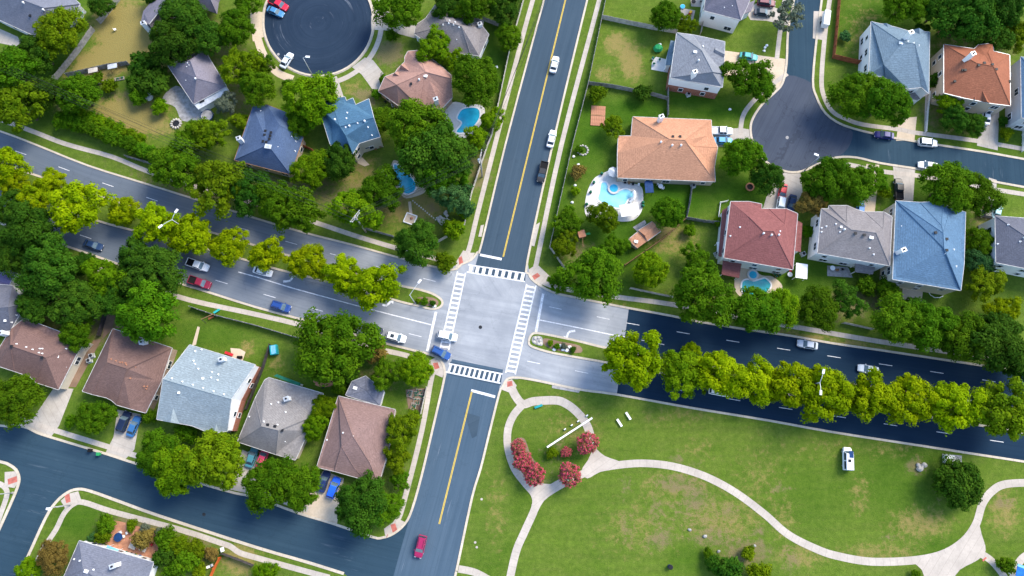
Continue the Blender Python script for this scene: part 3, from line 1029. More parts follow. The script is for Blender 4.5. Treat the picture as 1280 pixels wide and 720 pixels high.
D([(1116, 206), (1144, 211), (1141, 256), (1120, 256)])
D([(1120, 176), (1124, 148), (1146, 146), (1143, 176)], 'tan')
D([(1230, 133), (1249, 136), (1247, 188), (1221, 182)])
D([(1236, 222), (1246, 225), (1244, 262), (1232, 275)])
D([(68, 484), (92, 486), (74, 532), (64, 546), (26, 534), (40, 525)])
D([(147, 512), (176, 518), (168, 562), (156, 575), (132, 566), (142, 546)])
D([(303, 562), (326, 572), (316, 618), (288, 612)])
D([(404, 588), (430, 598), (421, 656), (374, 641)], 'tan')
D([(1017, 14), (1030, 14), (1028, 50), (1016, 48)], 'walk')
sheet('patio', smooth_px([(204, 121), (212, 112), (224, 108), (242, 128), (254, 142), (250, 150), (228, 151), (219, 134), (205, 128)], 3, True), 0.03, 'slab')
sheet('patio', [(-20, 40), (0, 36), (31, 50), (20, 58), (0, 54), (-20, 50)], 0.03, 'drive')
sheet('patio', [(288, 435), (300, 436), (307, 440), (303, 452), (290, 448)], 0.03, 'tan')
sheet('patio', smooth_px([(392, 474), (400, 468), (414, 468), (421, 474), (418, 481), (404, 484), (394, 481)], 3, True), 0.03, 'terra')
sheet('patio', [(815, 78), (820, 71), (832, 74), (842, 78), (841, 92), (814, 87)], 0.03, 'deckw')
sheet('patio', [(851, 10), (869, 13), (866, 27), (850, 24)], 0.03, 'walk')
sheet('patio', [(862, -14), (884, -10), (880, 9), (864, 8)], 0.03, 'walk')
sheet('patio', [(1034, 332), (1060, 334), (1066, 347), (1034, 345)], 0.03, 'slab')
sheet('patio', [(1128, 358), (1154, 361), (1152, 376), (1128, 374)], 0.03, 'tan')
sheet('patio', smooth_px([(132, 652), (160, 654), (200, 670), (212, 690), (192, 704), (150, 690), (125, 672)], 3, True), 0.03, 'terra')
sheet('side_yard', [(117, 425), (127, 424), (95, 484), (84, 484)], 0.03, 'gravel')
sheet('side_yard', [(131, 398), (142, 372), (148, 376), (140, 412), (128, 424)], 0.025, 'gravel')
sheet('side_yard', [(440, 192), (452, 196), (462, 206), (456, 208), (447, 204)], 0.03, 'tan')
sheet('garden_path', [(240, 432), (247, 408), (250, 409), (245, 431)], 0.03, 'tan')
sheet('garden_bed', [(507, 487), (534, 485), (523, 520), (511, 513)], 0.025, 'gravel')
sheet('house_border', [(1157, 108), (1162, 108), (1158, 168), (1155, 168)], 0.02, 'walk')

# park paths
PP = lambda pts, w_, mat='walk': ribbon('park_path', smooth_px(pts, 8), w_, 0.03, mat)
PP([(639, 484), (645, 496), (654, 505), (668, 501.5), (695, 500.5), (708, 505), (720, 514), (731, 527), (737, 541), (741, 562)], 1.9)
PP([(654, 505), (642, 519), (635, 537), (635, 560), (643, 585), (656, 603), (668, 618), (669, 634), (656, 664), (645, 690), (636, 730)], 1.7)
PP([(668, 634), (680, 617), (700, 604), (722, 595), (750, 585), (790, 579.5), (820, 580), (850, 585), (885, 597), (920, 616), (955, 642), (985, 668), (1020, 686), (1047, 695), (1090, 702), (1145, 700), (1180, 692), (1205, 676), (1220, 655), (1228, 630), (1240, 614), (1258, 605), (1300, 603)], 1.65)
sheet('path_junction', smooth_px([(660, 605), (668, 603), (686, 605), (702, 603), (716, 596), (718, 602), (700, 612), (680, 626), (669, 645), (667, 630), (668, 618)], 3, True), 0.034, 'walk')
sheet('path_junction', smooth_px([(727, 588), (735, 575), (741, 562), (744, 560), (756, 570), (775, 577), (776, 583), (750, 590), (734, 598)], 3, True), 0.034, 'walk')
sheet('path_junction', smooth_px([(1140, 699), (1175, 695), (1200, 680), (1212, 664), (1222, 652), (1227, 668), (1232, 688), (1222, 700), (1200, 712), (1185, 730), (1160, 730), (1152, 712)], 3, True), 0.034, 'walk')
PP([(1222, 690), (1238, 700), (1252, 716), (1262, 735)], 1.6)
PP([(1290, 690), (1276, 700), (1268, 716), (1262, 740)], 1.6)
PP([(573, 711), (595, 716), (620, 730)], 1.5)
sheet('path_band', [(1227.5, 700), (1232, 696), (1233.5, 697.5), (1229, 702)], 0.04, 'pad')
sheet('mulch_ring', smooth_px([(640, 552), (655, 548), (664, 570), (678, 590), (668, 603), (652, 592), (640, 570)], 4, True), 0.02, 'gravel')
sheet('mulch_ring', smooth_px([(700, 590), (712, 578), (722, 585), (722, 598), (708, 602)], 4, True), 0.02, 'gravel')


# pools
def pool(deck, wat, deckm, watm, spa=None, spam='poolpale', label='', cat='pool'):
    c = G(*np.mean(wat, axis=0))
    t = thing('swimming_pool', label, cat, c)
    P = [p - c for p in px2(smooth_px(wat, 4, True))]
    mb = MB()
    n = len(P)
    ar = sum(P[i].x * P[(i + 1) % n].y - P[(i + 1) % n].x * P[i].y for i in range(n))
    if ar < 0:
        P = P[::-1]
    mb.add([(p.x, p.y, 0.07) for p in P], [tuple(range(n))])
    obj('water', mb, watm, t)
    mb = MB()
    for i in range(n):
        mb.bar((P[i].x, P[i].y, 0.05), (P[(i + 1) % n].x, P[(i + 1) % n].y, 0.05), 0.35, 0.1)
    obj('coping', mb, 'white', t)
    if spa:
        x, y, r = spa
        q = G(x, y) - c
        mb = MB()
        mb.cyl((q.x, q.y, 0.03), r, 0.42, 18)
        s = obj('spa', mb, 'deckw', t)
        mb = MB()
        mb.cyl((q.x, q.y, 0.40), r * .68, 0.06, 18)
        obj('spa_water', mb, spam, s)
    dk = sheet('pool_deck', smooth_px(deck, 4, True), 0.04, deckm)
    return t


pool([(555, 142), (566, 128), (582, 130), (604, 133), (604, 150), (588, 170), (570, 170), (556, 152)], [(571, 148), (577, 137), (590, 134), (599, 137), (600, 147), (593, 158), (584, 165), (574, 167), (570, 164), (577, 154)], 'deckw', 'poolwater', None, label='bright blue pool beside the pink-roofed house at the avenue')
pool([(476, 216), (488, 208), (494, 200), (512, 214), (524, 230), (532, 240), (508, 248), (498, 238), (486, 222)], [(492, 206), (500, 208), (510, 217), (520, 229), (519, 238), (511, 243), (503, 240), (495, 225)], 'tan', 'poolwater', None, label='narrow blue pool half hidden by dense trees behind the teal-roofed house')
pool([(731, 258), (734, 240), (742, 224), (753, 217), (766, 213), (776, 226), (800, 232), (804, 246), (802, 264), (792, 275), (776, 277), (762, 274), (738, 272), (732, 268)],
     [(751, 229), (758, 228), (762, 236), (767, 241), (775, 238), (783, 236), (791, 240), (795, 246), (786, 249), (781, 257), (772, 261), (758, 256), (747, 250), (749, 240)], 'deckw', 'poolpale', (767, 236, 1.5), 'poolwater', label='pale kidney-shaped pool with round spa behind the big tan-roofed house')
pool([(924, 336), (936, 334), (952, 344), (966, 346), (978, 358), (968, 370), (940, 374), (922, 368), (918, 352)], [(927, 353), (934, 349), (942, 351), (950, 349), (957, 348), (964, 356), (958, 365), (940, 371), (928, 366)], 'tan', 'poolteal', (940.5, 344, 1.35), 'poolwater', label='teal pool with white round spa behind the maroon-roofed house')


# ------------------------------------------------------------------ houses
def inset_loop(P, d):
    """P counter-clockwise list of Vectors (xy used); moved inwards by d with mitres"""
    n = len(P)
    out = []
    for i in range(n):
        a, b, c = P[i - 1], P[i], P[(i + 1) % n]
        e1, e2 = (b - a).xy, (c - b).xy
        if e1.length < 1e-6 or e2.length < 1e-6:
            out.append(b.copy())
            continue
        e1.normalize()
        e2.normalize()
        n1, n2 = Vector((-e1.y, e1.x)), Vector((-e2.y, e2.x))
        m = n1 + n2
        if m.length < 0.3:
            m = n1
        else:
            m = m / max(0.5, m.dot(n1))
        out.append(Vector((b.x + m.x * d, b.y + m.y * d, b.z)))
    return out


SHARED = {}


def shared(name, key, build, mat, parent, loc, rz=0.0):
    """a small repeated part that shares its mesh"""
    k = (key, mat)
    if k not in SHARED:
        mb = MB()
        build(mb)
        o = obj(name, mb, mat, parent)
        SHARED[k] = o.data
    else:
        o = bpy.data.objects.new(name, SHARED[k])
        col.objects.link(o)
        o.parent = parent
    o.location = loc
    o.rotation_euler = (0, 0, rz)
    return o


def house(label, roof, wall, ze, zr, E, Rr, F, chim=None, vents=(), brick=None, group=None, inset=0.22, name='house', gutter='trim', cat='house', extra=(), seed=0, windows=True, vmat='white'):
    """E: eave pixels, Rr: ridge pixels (optionally with their own height), F: roof planes as index lists, ridge points numbered after the eaves"""
    if ze > 5:
        ze, zr = ze + 0.7, zr + 0.7
        Rr = [(r[0], r[1], r[2] + .7) if len(r) > 2 else r for r in Rr]
    V = [G(x, y, ze) for x, y in E] + [G(r[0], r[1], r[2] if len(r) > 2 else zr) for r in Rr]
    org = Vector((sum(v.x for v in V) / len(V), sum(v.y for v in V) / len(V), 0))
    V = [v - org for v in V]
    t = thing(name, label, cat, org, 0, group)
    # boundary loop
    fs = []
    for f in F:
        ar = sum(V[f[i]].x * V[f[(i + 1) % len(f)]].y - V[f[(i + 1) % len(f)]].x * V[f[i]].y for i in range(len(f)))
        fs.append(list(f) if ar > 0 else list(f)[::-1])
    ed = {}
    for fi, f in enumerate(fs):
        for i in range(len(f)):
            ed.setdefault((f[i], f[(i + 1) % len(f)]), []).append(fi)
    nxt = {a: b for (a, b) in ed if (b, a) not in ed}
    loop = [next(iter(nxt))]
    while nxt.get(loop[-1]) not in (None, loop[0]) and len(loop) < 60:
        loop.append(nxt[loop[-1]])
    L = [V[i] for i in loop]
    # roof deck with real thickness
    mb = MB()
    mb.add(V, [tuple(f) for f in fs])
    k = len(mb.v)
    low = [v - Vector((0, 0, 0.24)) for v in V]
    mb.add(low, [tuple(f[::-1]) for f in fs])
    n = len(loop)
    for i in range(n):
        a, b = loop[i], loop[(i + 1) % n]
        mb.f.append((a, k + a, k + b, b))
    ro = obj('roof', mb, 'roof_' + roof, t)
    bvh = BVHTree.FromPolygons([v + org for v in V], [tuple(f) for f in fs])
    # ridge and hip caps
    mb = MB()
    for (a, b), l in ed.items():
        if a < b and (b, a) in ed:
            f1, f2 = fs[l[0]], fs[ed[(b, a)][0]]
            c1 = sum((V[i] for i in f1), Vector()) / len(f1)
            c2 = sum((V[i] for i in f2), Vector()) / len(f2)
            if (c1.z + c2.z) / 2 < (V[a].z + V[b].z) / 2 + 0.05 or True:
                mid = (V[a] + V[b]) / 2
                if c1.lerp(c2, 0.5).z < mid.z + 0.02 and (V[a] - V[b]).length > 0.5:
                    mb.tube([V[a] + Vector((0, 0, .015)), V[b] + Vector((0, 0, .0))], 0.085, 5)
    if mb.v:
        obj('ridge_cap', mb, 'roof_' + roof, ro)['kind'] = 'stuff'
    # gutter along the level eaves
    mb = MB()
    for i in range(n):
        a, b = L[i], L[(i + 1) % n]
        d = (b - a)
        if d.xy.length < 0.4:
            continue
        nn = Vector((d.y, -d.x, 0)).normalized() * 0.06
        mb.bar(a + nn - Vector((0, 0, .17)), b + nn - Vector((0, 0, .15)), 0.11, 0.165)
    obj('gutter', mb, gutter, t)
    # walls
    Wl = inset_loop(L, inset)
    wmb = MB()
    wmb.v = [(p.x, p.y, 0.0) for p in Wl] + [(p.x, p.y, max(0.5, p.z - 0.22)) for p in Wl]
    wmb.f = [(i, (i + 1) % n, n + (i + 1) % n, n + i) for i in range(n)]
    wo = obj('wall', wmb, wall, t)
    if brick:
        O = inset_loop(L, inset - 0.07)
        mb = MB()
        hb = min(2.7, ze - .4)
        mb.v = [(p.x, p.y, 0.0) for p in O] + [(p.x, p.y, hb) for p in O] + [(p.x, p.y, hb) for p in Wl]
        mb.f = [(i, (i + 1) % n, n + (i + 1) % n, n + i) for i in range(n)] + [(n + i, n + (i + 1) % n, 2 * n + (i + 1) % n, 2 * n + i) for i in range(n)]
        obj('brick_facade', mb, brick, t)
    # windows on the walls that face the camera
    if windows:
        rr = random.Random(seed + int(abs(org.x) * 10))
        for i in range(n):
            a, b = Wl[i], Wl[(i + 1) % n]
            d = Vector((b.x - a.x, b.y - a.y, 0))
            ln = d.length
            if ln < 2.6:
                continue
            d.normalize()
            nn = Vector((d.y, -d.x, 0))
            mid = (a + b) / 2 + org
            if nn.dot(Vector((CAM.x - mid.x, CAM.y - mid.y, 0))) < 0:
                continue
            cnt = max(1, int(ln / 4.2))
            for s in range(2 if ze > 4.3 else 1):
                for q in range(cnt):
                    if rr.random() < 0.15:
                        continue
                    p = a + d * (ln * (q + .5 + rr.uniform(-.12, .12)) / cnt)
                    wd = rr.choice((0, 0, 1))
                    z = 1.55 if s == 0 else 4.05
                    if z + 0.9 > ze:
                        continue
                    off = 0.05 + (0.07 if brick and s == 0 else 0)
                    rz = math.atan2(d.y, d.x)
                    ww = (1.0, 1.7)[wd]

                    def fr(mb, ww=ww):
                        for xx in (-ww / 2 - .05, ww / 2 + .05):
                            mb.box((xx, 0, 0), (.1, .14, 1.5))
                        for zz in (-.7, .7):
                            mb.box((0, 0.003, zz), (ww, .13, .1))
                        if ww > 1.2:
                            mb.box((0, 0, 0), (.07, .125, 1.3))
                    f_ = shared('window', 'wf%.1f' % ww, fr, 'white', t, (p.x + nn.x * off, p.y + nn.y * off, z), rz)
                    shared('pane', 'wp%.1f' % ww, lambda mb, ww=ww: mb.box((0, 0.01, 0), (ww - .004, .09, 1.296)), 'glass', f_, (0, 0, 0))

    def hit(px, py):
        h = bvh.ray_cast(CAM, ray(px, py).normalized())
        return (h[0] - org) if h[0] is not None else None
    if chim:
        for c in (chim if isinstance(chim, list) else [chim]):
            p = hit(c[0], c[1]) or (G(c[0], c[1], ze) - org)
            ht = c[2] if len(c) > 2 else 2.6
            mb = MB()
            mb.box((p.x, p.y, p.z + ht / 2 - .4), (1.05, 0.85, ht + .8), R(20))
            ch = obj('chimney', mb, c[3] if len(c) > 3 else 'white', t)
            mb = MB()
            mb.box((p.x, p.y, p.z + ht + .04), (1.2, 1.0, 0.1), R(20))
            obj('chimney_cap', mb, 'galv', ch)
            mb = MB()
            mb.cyl((p.x, p.y, p.z + ht + .08), .22, .3, 8)
            obj('flue', mb, 'dark', ch)
    for q in vents:
        p = hit(q[0], q[1])
        if p is None:
            continue
        kind = q[2] if len(q) > 2 else 'p'
        if kind == 'p':
            shared('vent_pipe', 'vp', lambda mb: (mb.cyl((0, 0, -.1), .10, .45, 7), mb.box((0, 0, .03), (.36, .36, .05))), vmat, t, p)
        elif kind == 'b':
            shared('roof_vent', 'rb', lambda mb: (mb.box((0, 0, .1), (.42, .42, .22)), mb.box((0, 0, .24), (.52, .52, .06))), vmat, t, p)
        elif kind == 'd':
            shared('roof_vent', 'rd', lambda mb: (mb.box((0, 0, .1), (.5, .5, .22)), mb.box((0, 0, .24), (.6, .6, .06))), 'dark', t, p)
        elif kind == 't':
            shared('turbine_vent', 'tv', lambda mb: (mb.cyl((0, 0, -.1), .2, .35, 10), mb.blob((0, 0, .42), (.25, .25, .22), 10, 0)), 'white', t, p)
        elif kind == 's':
            shared('skylight', 'sk', lambda mb: (mb.box((0, 0, .08), (.9, .65, .2))), 'white', t, p, R(-15))
    for ex in extra:
        kind = ex[0]
        if kind == 'lean':      # a low lean-to or porch roof over pixel points, each with its height
            P = [G(x, y, z) - org for x, y, z in ex[1]]
            ar = sum(P[i].x * P[(i + 1) % len(P)].y - P[(i + 1) % len(P)].x * P[i].y for i in range(len(P)))
            if ar < 0:
                P = P[::-1]
            mb = MB()
            m_ = len(P)
            mb.add(P + [p - Vector((0, 0, .16)) for p in P], [tuple(range(m_)), tuple(range(2 * m_ - 1, m_ - 1, -1))] + [(i, m_ + i, m_ + (i + 1) % m_, (i + 1) % m_) for i in range(m_)])
            lo = obj('porch_roof', mb, ex[2], t)
            mb = MB()
            ins = inset_loop(P, 0.25)
            if len(ex) > 3 and ex[3] == 'posts':
                for p in ins:
                    obj('porch_post', MB().box((p.x, p.y, (p.z - .17) / 2), (.16, .16, p.z - .17)), 'white', t)
            else:
                mb.v = [(p.x, p.y, 0) for p in ins] + [(p.x, p.y, p.z - .14) for p in ins]
                mb.f = [(i, (i + 1) % m_, m_ + (i + 1) % m_, m_ + i) for i in range(m_)]
                obj('wing_wall', mb, ex[3] if len(ex) > 3 else wall, t)
        elif kind == 'gable':   # a small cross gable: eave left, eave right (at ze), peak on the front and where its ridge meets the roof
            a, b, pk, rd = ex[1]
            za, zp = ex[2], ex[3]
            A, B, P_, Q = G(*a, za) - org, G(*b, za) - org, G(*pk, zp) - org, G(*rd, zp) - org
            A2, B2 = A + (Q - P_), B + (Q - P_)
            mb = MB()
            mb.add([A, P_, Q, A2, B, B2], [(0, 3, 2, 1), (4, 1, 2, 5), (0, 1, 4)])
            bm_f = mb.f
            gb = obj('gable_roof', mb, 'roof_' + roof, t)
            bm = bmesh.new()
            bm.from_mesh(gb.data)
            bmesh.ops.recalc_face_normals(bm, faces=bm.faces)
            bm.to_mesh(gb.data)
            bm.free()
        elif kind == 'box':
            (x, y, z), d, rz, m_, nm = ex[1:6]
            p = G(x, y, z) - org
            mb = MB()
            mb.box((p.x, p.y, p.z), d, R(rz))
            obj(nm, mb, m_, t)
    return t


house('large blue-grey hipped house at the photo corner with two round roof vents', 'darkgrey', 'greywall', 3.2, 7.0,
      [(-30, 10), (0, 25), (46, 46), (90, 22), (100, 5), (86, -8), (40, -30), (-10, -30)], [(55, 10), (26, -1), (5, -8)],
      [(0, 1, 2, 8, 9, 10), (2, 3, 4, 8), (4, 5, 6, 9, 8), (6, 7, 10, 9), (7, 0, 10)], None, [(30, 4, 't'), (55, 13, 't'), (38, 20, 'd')], extra=[('box', (95, 17, 1.2), (3.2, 2.2, .15), 35, 'teal', 'awning')])
house('lavender grey house with white chimney at its tip beside the dry brown yard', 'purplegrey', 'tanwall', 3.2, 6.2,
      [(176, 28), (179, 14), (202, -14), (240, -22), (279, -10), (273, 3), (271, 17), (243, 6), (223, 3), (209, 15), (194, 41)], [(186, 30), (213, -3), (262, -3)],
      [(0, 1, 2, 12, 11), (2, 3, 4, 13, 12), (4, 5, 6, 13), (6, 7, 8, 12, 13), (8, 9, 10, 11, 12), (10, 0, 11)], [(187, 38, 3.2), (216, 3, 2.2)], [(208, 7), (232, -2)])
house('grey-violet house with pale metal porch strip beside the curved concrete patio', 'purplegrey', 'greywall', 3.4, 6.4,
      [(210, 82), (255, 62), (283, 108), (242, 130)], [(238, 76), (246, 98)], [(0, 3, 5, 4), (0, 4, 1), (1, 4, 5, 2), (3, 2, 5)], None,
      [(235, 79), (237, 82), (234, 84), (245, 99, 't'), (238, 97), (233, 101)], extra=[('lean', [(242, 130, 3.15), (282.5, 108.2, 3.15), (286.5, 115, 2.6), (248, 137, 2.6)], 'galv', 'offwhite'), ('box', (252, 126, 3.1), (1.2, .8, .2), 30, 'dark', 'skylight')])
house('dark navy roofed house with a grid of small black roof vents', 'navy', 'tanwall', 3.2, 7.0,
      [(293, 200), (316, 133), (334, 131), (357, 140), (379, 172), (363, 218)], [(350, 157), (335, 181)], [(0, 1, 2, 3, 6, 7), (3, 4, 6), (4, 5, 7, 6), (5, 0, 7)], (303, 178, 2.4),
      [(332, 164, 'd'), (331, 169, 'd'), (339, 166, 'd'), (338, 170, 'd'), (337, 174, 'd'), (329, 177, 'd'), (333, 178, 'd'), (326, 139), (327, 153), (353, 174), (348, 184), (365, 171), (370, 177), (369, 189)], gutter='wood', extra=[('box', (335, 183, 7), (1.6, 1.1, .12), -10, 'galv', 'skylight')])
house('teal-blue roofed two-storey house with cream rear wall near the cul-de-sac', 'teal', 'cream', 5.2, 8.0,
      [(398, 133), (413, 123), (431, 121), (433, 126), (441, 122.5), (444.5, 131), (461, 123.5), (475, 171), (449, 179), (441, 192), (413, 181)], [(425, 158), (467, 147), (432, 169)],
      [(0, 1, 11, 13, 9, 10), (1, 2, 3, 4, 5, 6, 12, 11), (11, 12, 7, 8, 13), (13, 8, 9)], None,
      [(419, 150, 't'), (437, 158, 't'), (456, 152, 't'), (432, 159), (447, 154), (433, 148), (434, 141), (465, 169), (460, 159)])
house('pink-brown roofed house angled toward the cul-de-sac with two front dormers', 'pink', 'brickt', 3.0, 6.6,
      [(473, 114), (481, 96), (494, 91), (497, 86), (506, 77), (506, 71), (510, 64), (522, 63), (546, 78), (564, 94), (565, 122), (552, 136), (525, 134), (498, 132)], [(496, 106), (532, 90), (563, 98, 5.6)],
      [(1, 2, 3, 4, 5, 6, 7, 15, 14), (0, 1, 14), (0, 14, 15, 12, 13), (12, 15, 16, 10, 11), (7, 8, 9, 16, 15), (9, 10, 16)], (546, 130, 2.6),
      [(514, 105, 'd'), (524, 100, 't'), (532, 95, 's')], extra=[('gable', ((499, 86), (506, 79), (501, 81), (516, 92)), 3.1, 4.6), ('gable', ((490, 95), (498, 89), (493, 91), (508, 101)), 3.1, 4.6)], vmat='galv')
house('grey-brown hipped house north of the blue pool, set among trees', 'taupe', 'offwhite', 3.2, 6.6,
      [(547, 2), (604, 26), (603, 33), (611, 43), (599, 70), (588, 68), (555, 67), (537, 56), (518, 42), (520, 31), (532, 23)], [(558, 27), (577, 33), (540, 36, 4.4)],
      [(0, 1, 2, 3, 4, 5, 12, 11), (0, 11, 13, 10), (11, 12, 5, 6, 7, 13), (13, 7, 8), (13, 8, 9, 10)], (600, 33, 1.2),
      [(554, 31), (561, 29), (567, 31), (574, 34), (581, 37), (559, 46), (571, 50), (562, 26), (569, 28)])
house('grey roofed white-sided two-storey house cut by the photo top edge', 'purplegrey', 'offwhite', 5.5, 8.2,
      [(880, 13), (926, 25), (934, 8), (943, -14), (886, -30)], [(919, -3), (899, -12)], [(0, 1, 5, 6), (1, 2, 3, 5), (3, 4, 6, 5), (4, 0, 6)], None, [(905, 10), (915, 8)],
      extra=[('lean', [(925, 8, 3.6), (944, 0, 3.0), (939, 14, 3.0), (927, 19, 3.4)], 'roof_purplegrey')])
house('grey hip-roofed house with white upper walls over red brick, avenue side', 'lightgrey', 'offwhite', 5.6, 8.2,
      [(846, 41), (866, 43.5), (906, 52), (904.5, 92), (903, 109), (838, 97)], [(877, 63), (891, 90)], [(0, 5, 6), (5, 4, 3, 7, 6), (0, 1, 2, 3, 7, 6)], (865, 97.5, 3.0),
      [(869, 65, 's'), (873, 76, 't'), (878, 59, 't')], brick='brick', extra=[('lean', [(838.5, 50.5, 3.3), (844.5, 51.5, 3.5), (839.5, 81, 3.5), (832, 81.5, 3.2), (834.5, 66, 3.2)], 'roof_skygrey'), ('gable', ((903, 78), (906, 62), (906, 68), (894, 62)), 5.6, 6.8)])
house('large tan-orange roofed single-storey house behind the kidney pool', 'tanorange', 'tanwall', 3.2, 7.4,
      [(791, 146), (889, 150), (890, 168), (897, 184), (893, 209), (894, 227), (772, 222), (772, 191), (773, 170), (789, 170)], [(837, 174), (856, 175), (867, 183, 5.0)],
      [(0, 1, 11, 10), (1, 2, 3, 12, 11), (3, 4, 12), (4, 5, 11, 12), (5, 6, 10, 11), (6, 7, 8, 9, 0, 10)], (824, 152, 2.8),
      [(826, 178, 't'), (840, 182, 't'), (851, 182, 't'), (841, 171, 'd'), (850, 171, 'd')], vmat='terra')
house('maroon roofed two-storey house with lower side roofs beside the teal pool', 'maroon', 'offwhite', 5.4, 8.2,
      [(913.5, 252), (936, 252), (952, 255), (952, 261), (961, 261), (983, 261), (997, 267), (991, 337), (905, 322)], [(954, 289), (967, 289), (936, 271, 7.0), (981, 280, 7.0)],
      [(0, 1, 11, 9, 8), (1, 2, 3, 4, 12, 10, 9, 11), (4, 5, 12), (5, 6, 7, 10, 12), (7, 8, 9, 10)], None,
      [(954, 292, 't'), (964, 294, 't'), (973, 294, 't'), (925, 284), (913, 295), (985, 275), (986, 279), (975, 289)],
      extra=[('lean', [(903, 263, 3.0), (911, 258, 3.3), (903, 321, 3.3), (898, 320, 3.0)], 'roof_maroon'), ('lean', [(994, 274, 3.3), (1003, 279, 3.0), (1001, 315, 3.0), (991, 313, 3.3)], 'roof_maroon'), ('lean', [(904, 323, 3.3), (927.5, 326.5, 3.3), (924, 347.5, 2.8), (902, 343, 2.8)], 'roof_maroon', 'posts')])
house('taupe grey two-storey house with white side walls and beige front slopes', 'taupe', 'offwhite', 5.5, 8.3,
      [(1027, 261), (1035.5, 261), (1036.5, 257), (1059, 257), (1071, 262), (1081, 265), (1105, 265), (1115, 271), (1112, 332), (1022, 316)], [(1064, 287), (1095, 291), (1058, 278, 7.4), (1104, 286, 7.2)],
      [(0, 10, 9), (2, 3, 12), (0, 1, 2, 12, 3, 4, 5, 13, 11, 10), (5, 6, 13), (6, 7, 8, 11, 13), (8, 9, 10, 11)], None,
      [(1055, 287, 't'), (1051, 284, 'b'), (1050, 290), (1033, 283), (1027, 285), (1069, 292, 'd'), (1080, 294, 'd'), (1089, 297, 's'), (1087, 310), (1092, 318), (1045, 280), (1027, 290)],
      extra=[('lean', [(1069, 329, 3.0), (1088, 330, 3.0), (1094, 334, 2.8), (1091, 343, 2.6), (1069, 340, 2.6)], 'roof_taupe', 'posts')])
house('big bright blue roofed house with pale eastern slopes and a white chimney', 'blue', 'cream', 5.5, 8.6,
      [(1120, 251), (1150, 253), (1179, 252), (1188, 261), (1207, 265), (1205, 330), (1201, 363), (1116, 349)], [(1179, 291), (1180, 310), (1177, 282, 8.0)],
      [(0, 8, 9, 6, 7), (0, 1, 10, 8), (1, 2, 10), (2, 3, 8, 10), (3, 4, 5, 6, 9, 8)], (1122, 316, 2.6),
      [(1126, 283), (1131, 282), (1135, 294), (1142, 296), (1169, 291, 'd'), (1168, 306, 'd'), (1171, 319, 'd'), (1181, 317), (1193, 288), (1196, 284), (1192, 312), (1183, 299, 'd'), (1183, 313, 'd'), (1195, 333), (1182, 335)])
house('taupe house with white side wall cut by the photo side edge, below the street', 'slate', 'offwhite', 5.5, 8.3,
      [(1244, 270), (1300, 274), (1340, 290), (1335, 346), (1245, 328)], [(1286, 298), (1306, 302)], [(0, 5, 4), (0, 1, 2, 6, 5), (2, 3, 6), (3, 4, 5, 6)], None, [(1260, 281), (1275, 302), (1280, 297, 't'), (1247, 305)])
house('sky-grey blue hipped house with slim white chimney beside the reddish fence', 'skygrey', 'offwhite', 5.5, 8.4,
      [(1089, 27), (1120, 34), (1137, 39), (1162, 40), (1161, 117), (1152, 109), (1134, 111), (1107, 97), (1086, 93)], [(1128, 53), (1144, 55), (1105, 81, 7.2)],
      [(0, 9, 11, 7, 8), (11, 9, 10, 5, 6, 7), (0, 1, 2, 3, 10, 9), (3, 4, 5, 10)], (1131, 48.5, 2.8), [(1126, 54, 's'), (1135, 52), (1142, 54), (1148, 57), (1150, 76), (1099, 84, 'd')],
      extra=[('lean', [(1132, 111, 3.4), (1152, 109.5, 3.6), (1160, 118, 3.2), (1147, 125, 2.9), (1133, 122, 2.9)], 'roof_warmgrey'), ('gable', ((1098, 29), (1119, 34), (1108, 29), (1112, 38)), 5.6, 6.6), ('gable', ((1138, 38), (1161, 42), (1149, 35), (1150, 48)), 5.6, 6.9)])
house('terracotta red hipped house with slim white chimney at the street corner', 'terracotta', 'tanwall', 5.2, 8.4,
      [(1180, 55.5), (1218, 61), (1223, 56), (1241, 54), (1242, 64), (1262, 68.5), (1263, 132), (1239, 129), (1204, 122), (1180, 116)], [(1221, 79), (1242, 83), (1235, 66, 6.6)],
      [(0, 10, 9), (9, 8, 7, 6, 11, 10), (0, 1, 2, 12, 11, 10), (2, 3, 12), (3, 4, 5, 11, 12), (5, 6, 11)], (1207, 75, 2.9), [(1223, 82, 'd'), (1230, 79, 'd'), (1240, 81, 'd'), (1245, 87, 'd'), (1203, 88, 'd'), (1206, 88, 'd'), (1193, 102, 'd'), (1262, 102, 'd')], gutter='galv',
      extra=[('gable', ((1222, 127), (1240, 130), (1234, 127), (1221, 97)), 5.1, 6.8), ('gable', ((1209, 123), (1224, 126), (1219, 124), (1218, 111)), 5.1, 6.2)], vmat='terra')
house('cyan roofed house barely inside the photo side edge beside the terracotta house', 'blue', 'greywall', 5.2, 7.6, [(1276, 71), (1340, 80), (1338, 158), (1277, 147)], [(1305, 100), (1305, 125)], [(0, 4, 5, 3), (0, 1, 4), (1, 2, 5, 4), (2, 3, 5)])
house('dark slate roofed house at the photo side edge under the tall trees', 'slate', 'offwhite', 3.4, 6.4, [(-40, 352), (16, 357), (31, 380), (13, 413), (-40, 420)], [(-20, 386), (10, 384)], [(0, 1, 6, 5), (1, 2, 6), (2, 3, 6), (3, 4, 5, 6), (4, 0, 5)], None, [(7, 401, 'b'), (15, 403), (21, 394)])
house('small violet metal-roofed outbuilding above the dark slate roof', 'violet', 'offwhite', 2.8, 3.4, [(-14, 326), (0, 332), (20, 341), (10, 359), (-24, 350)], [(-18, 340), (14, 351)], [(0, 1, 2, 6, 5), (2, 3, 6), (3, 4, 5, 6), (4, 0, 5)], name='outbuilding', cat='shed', windows=False)
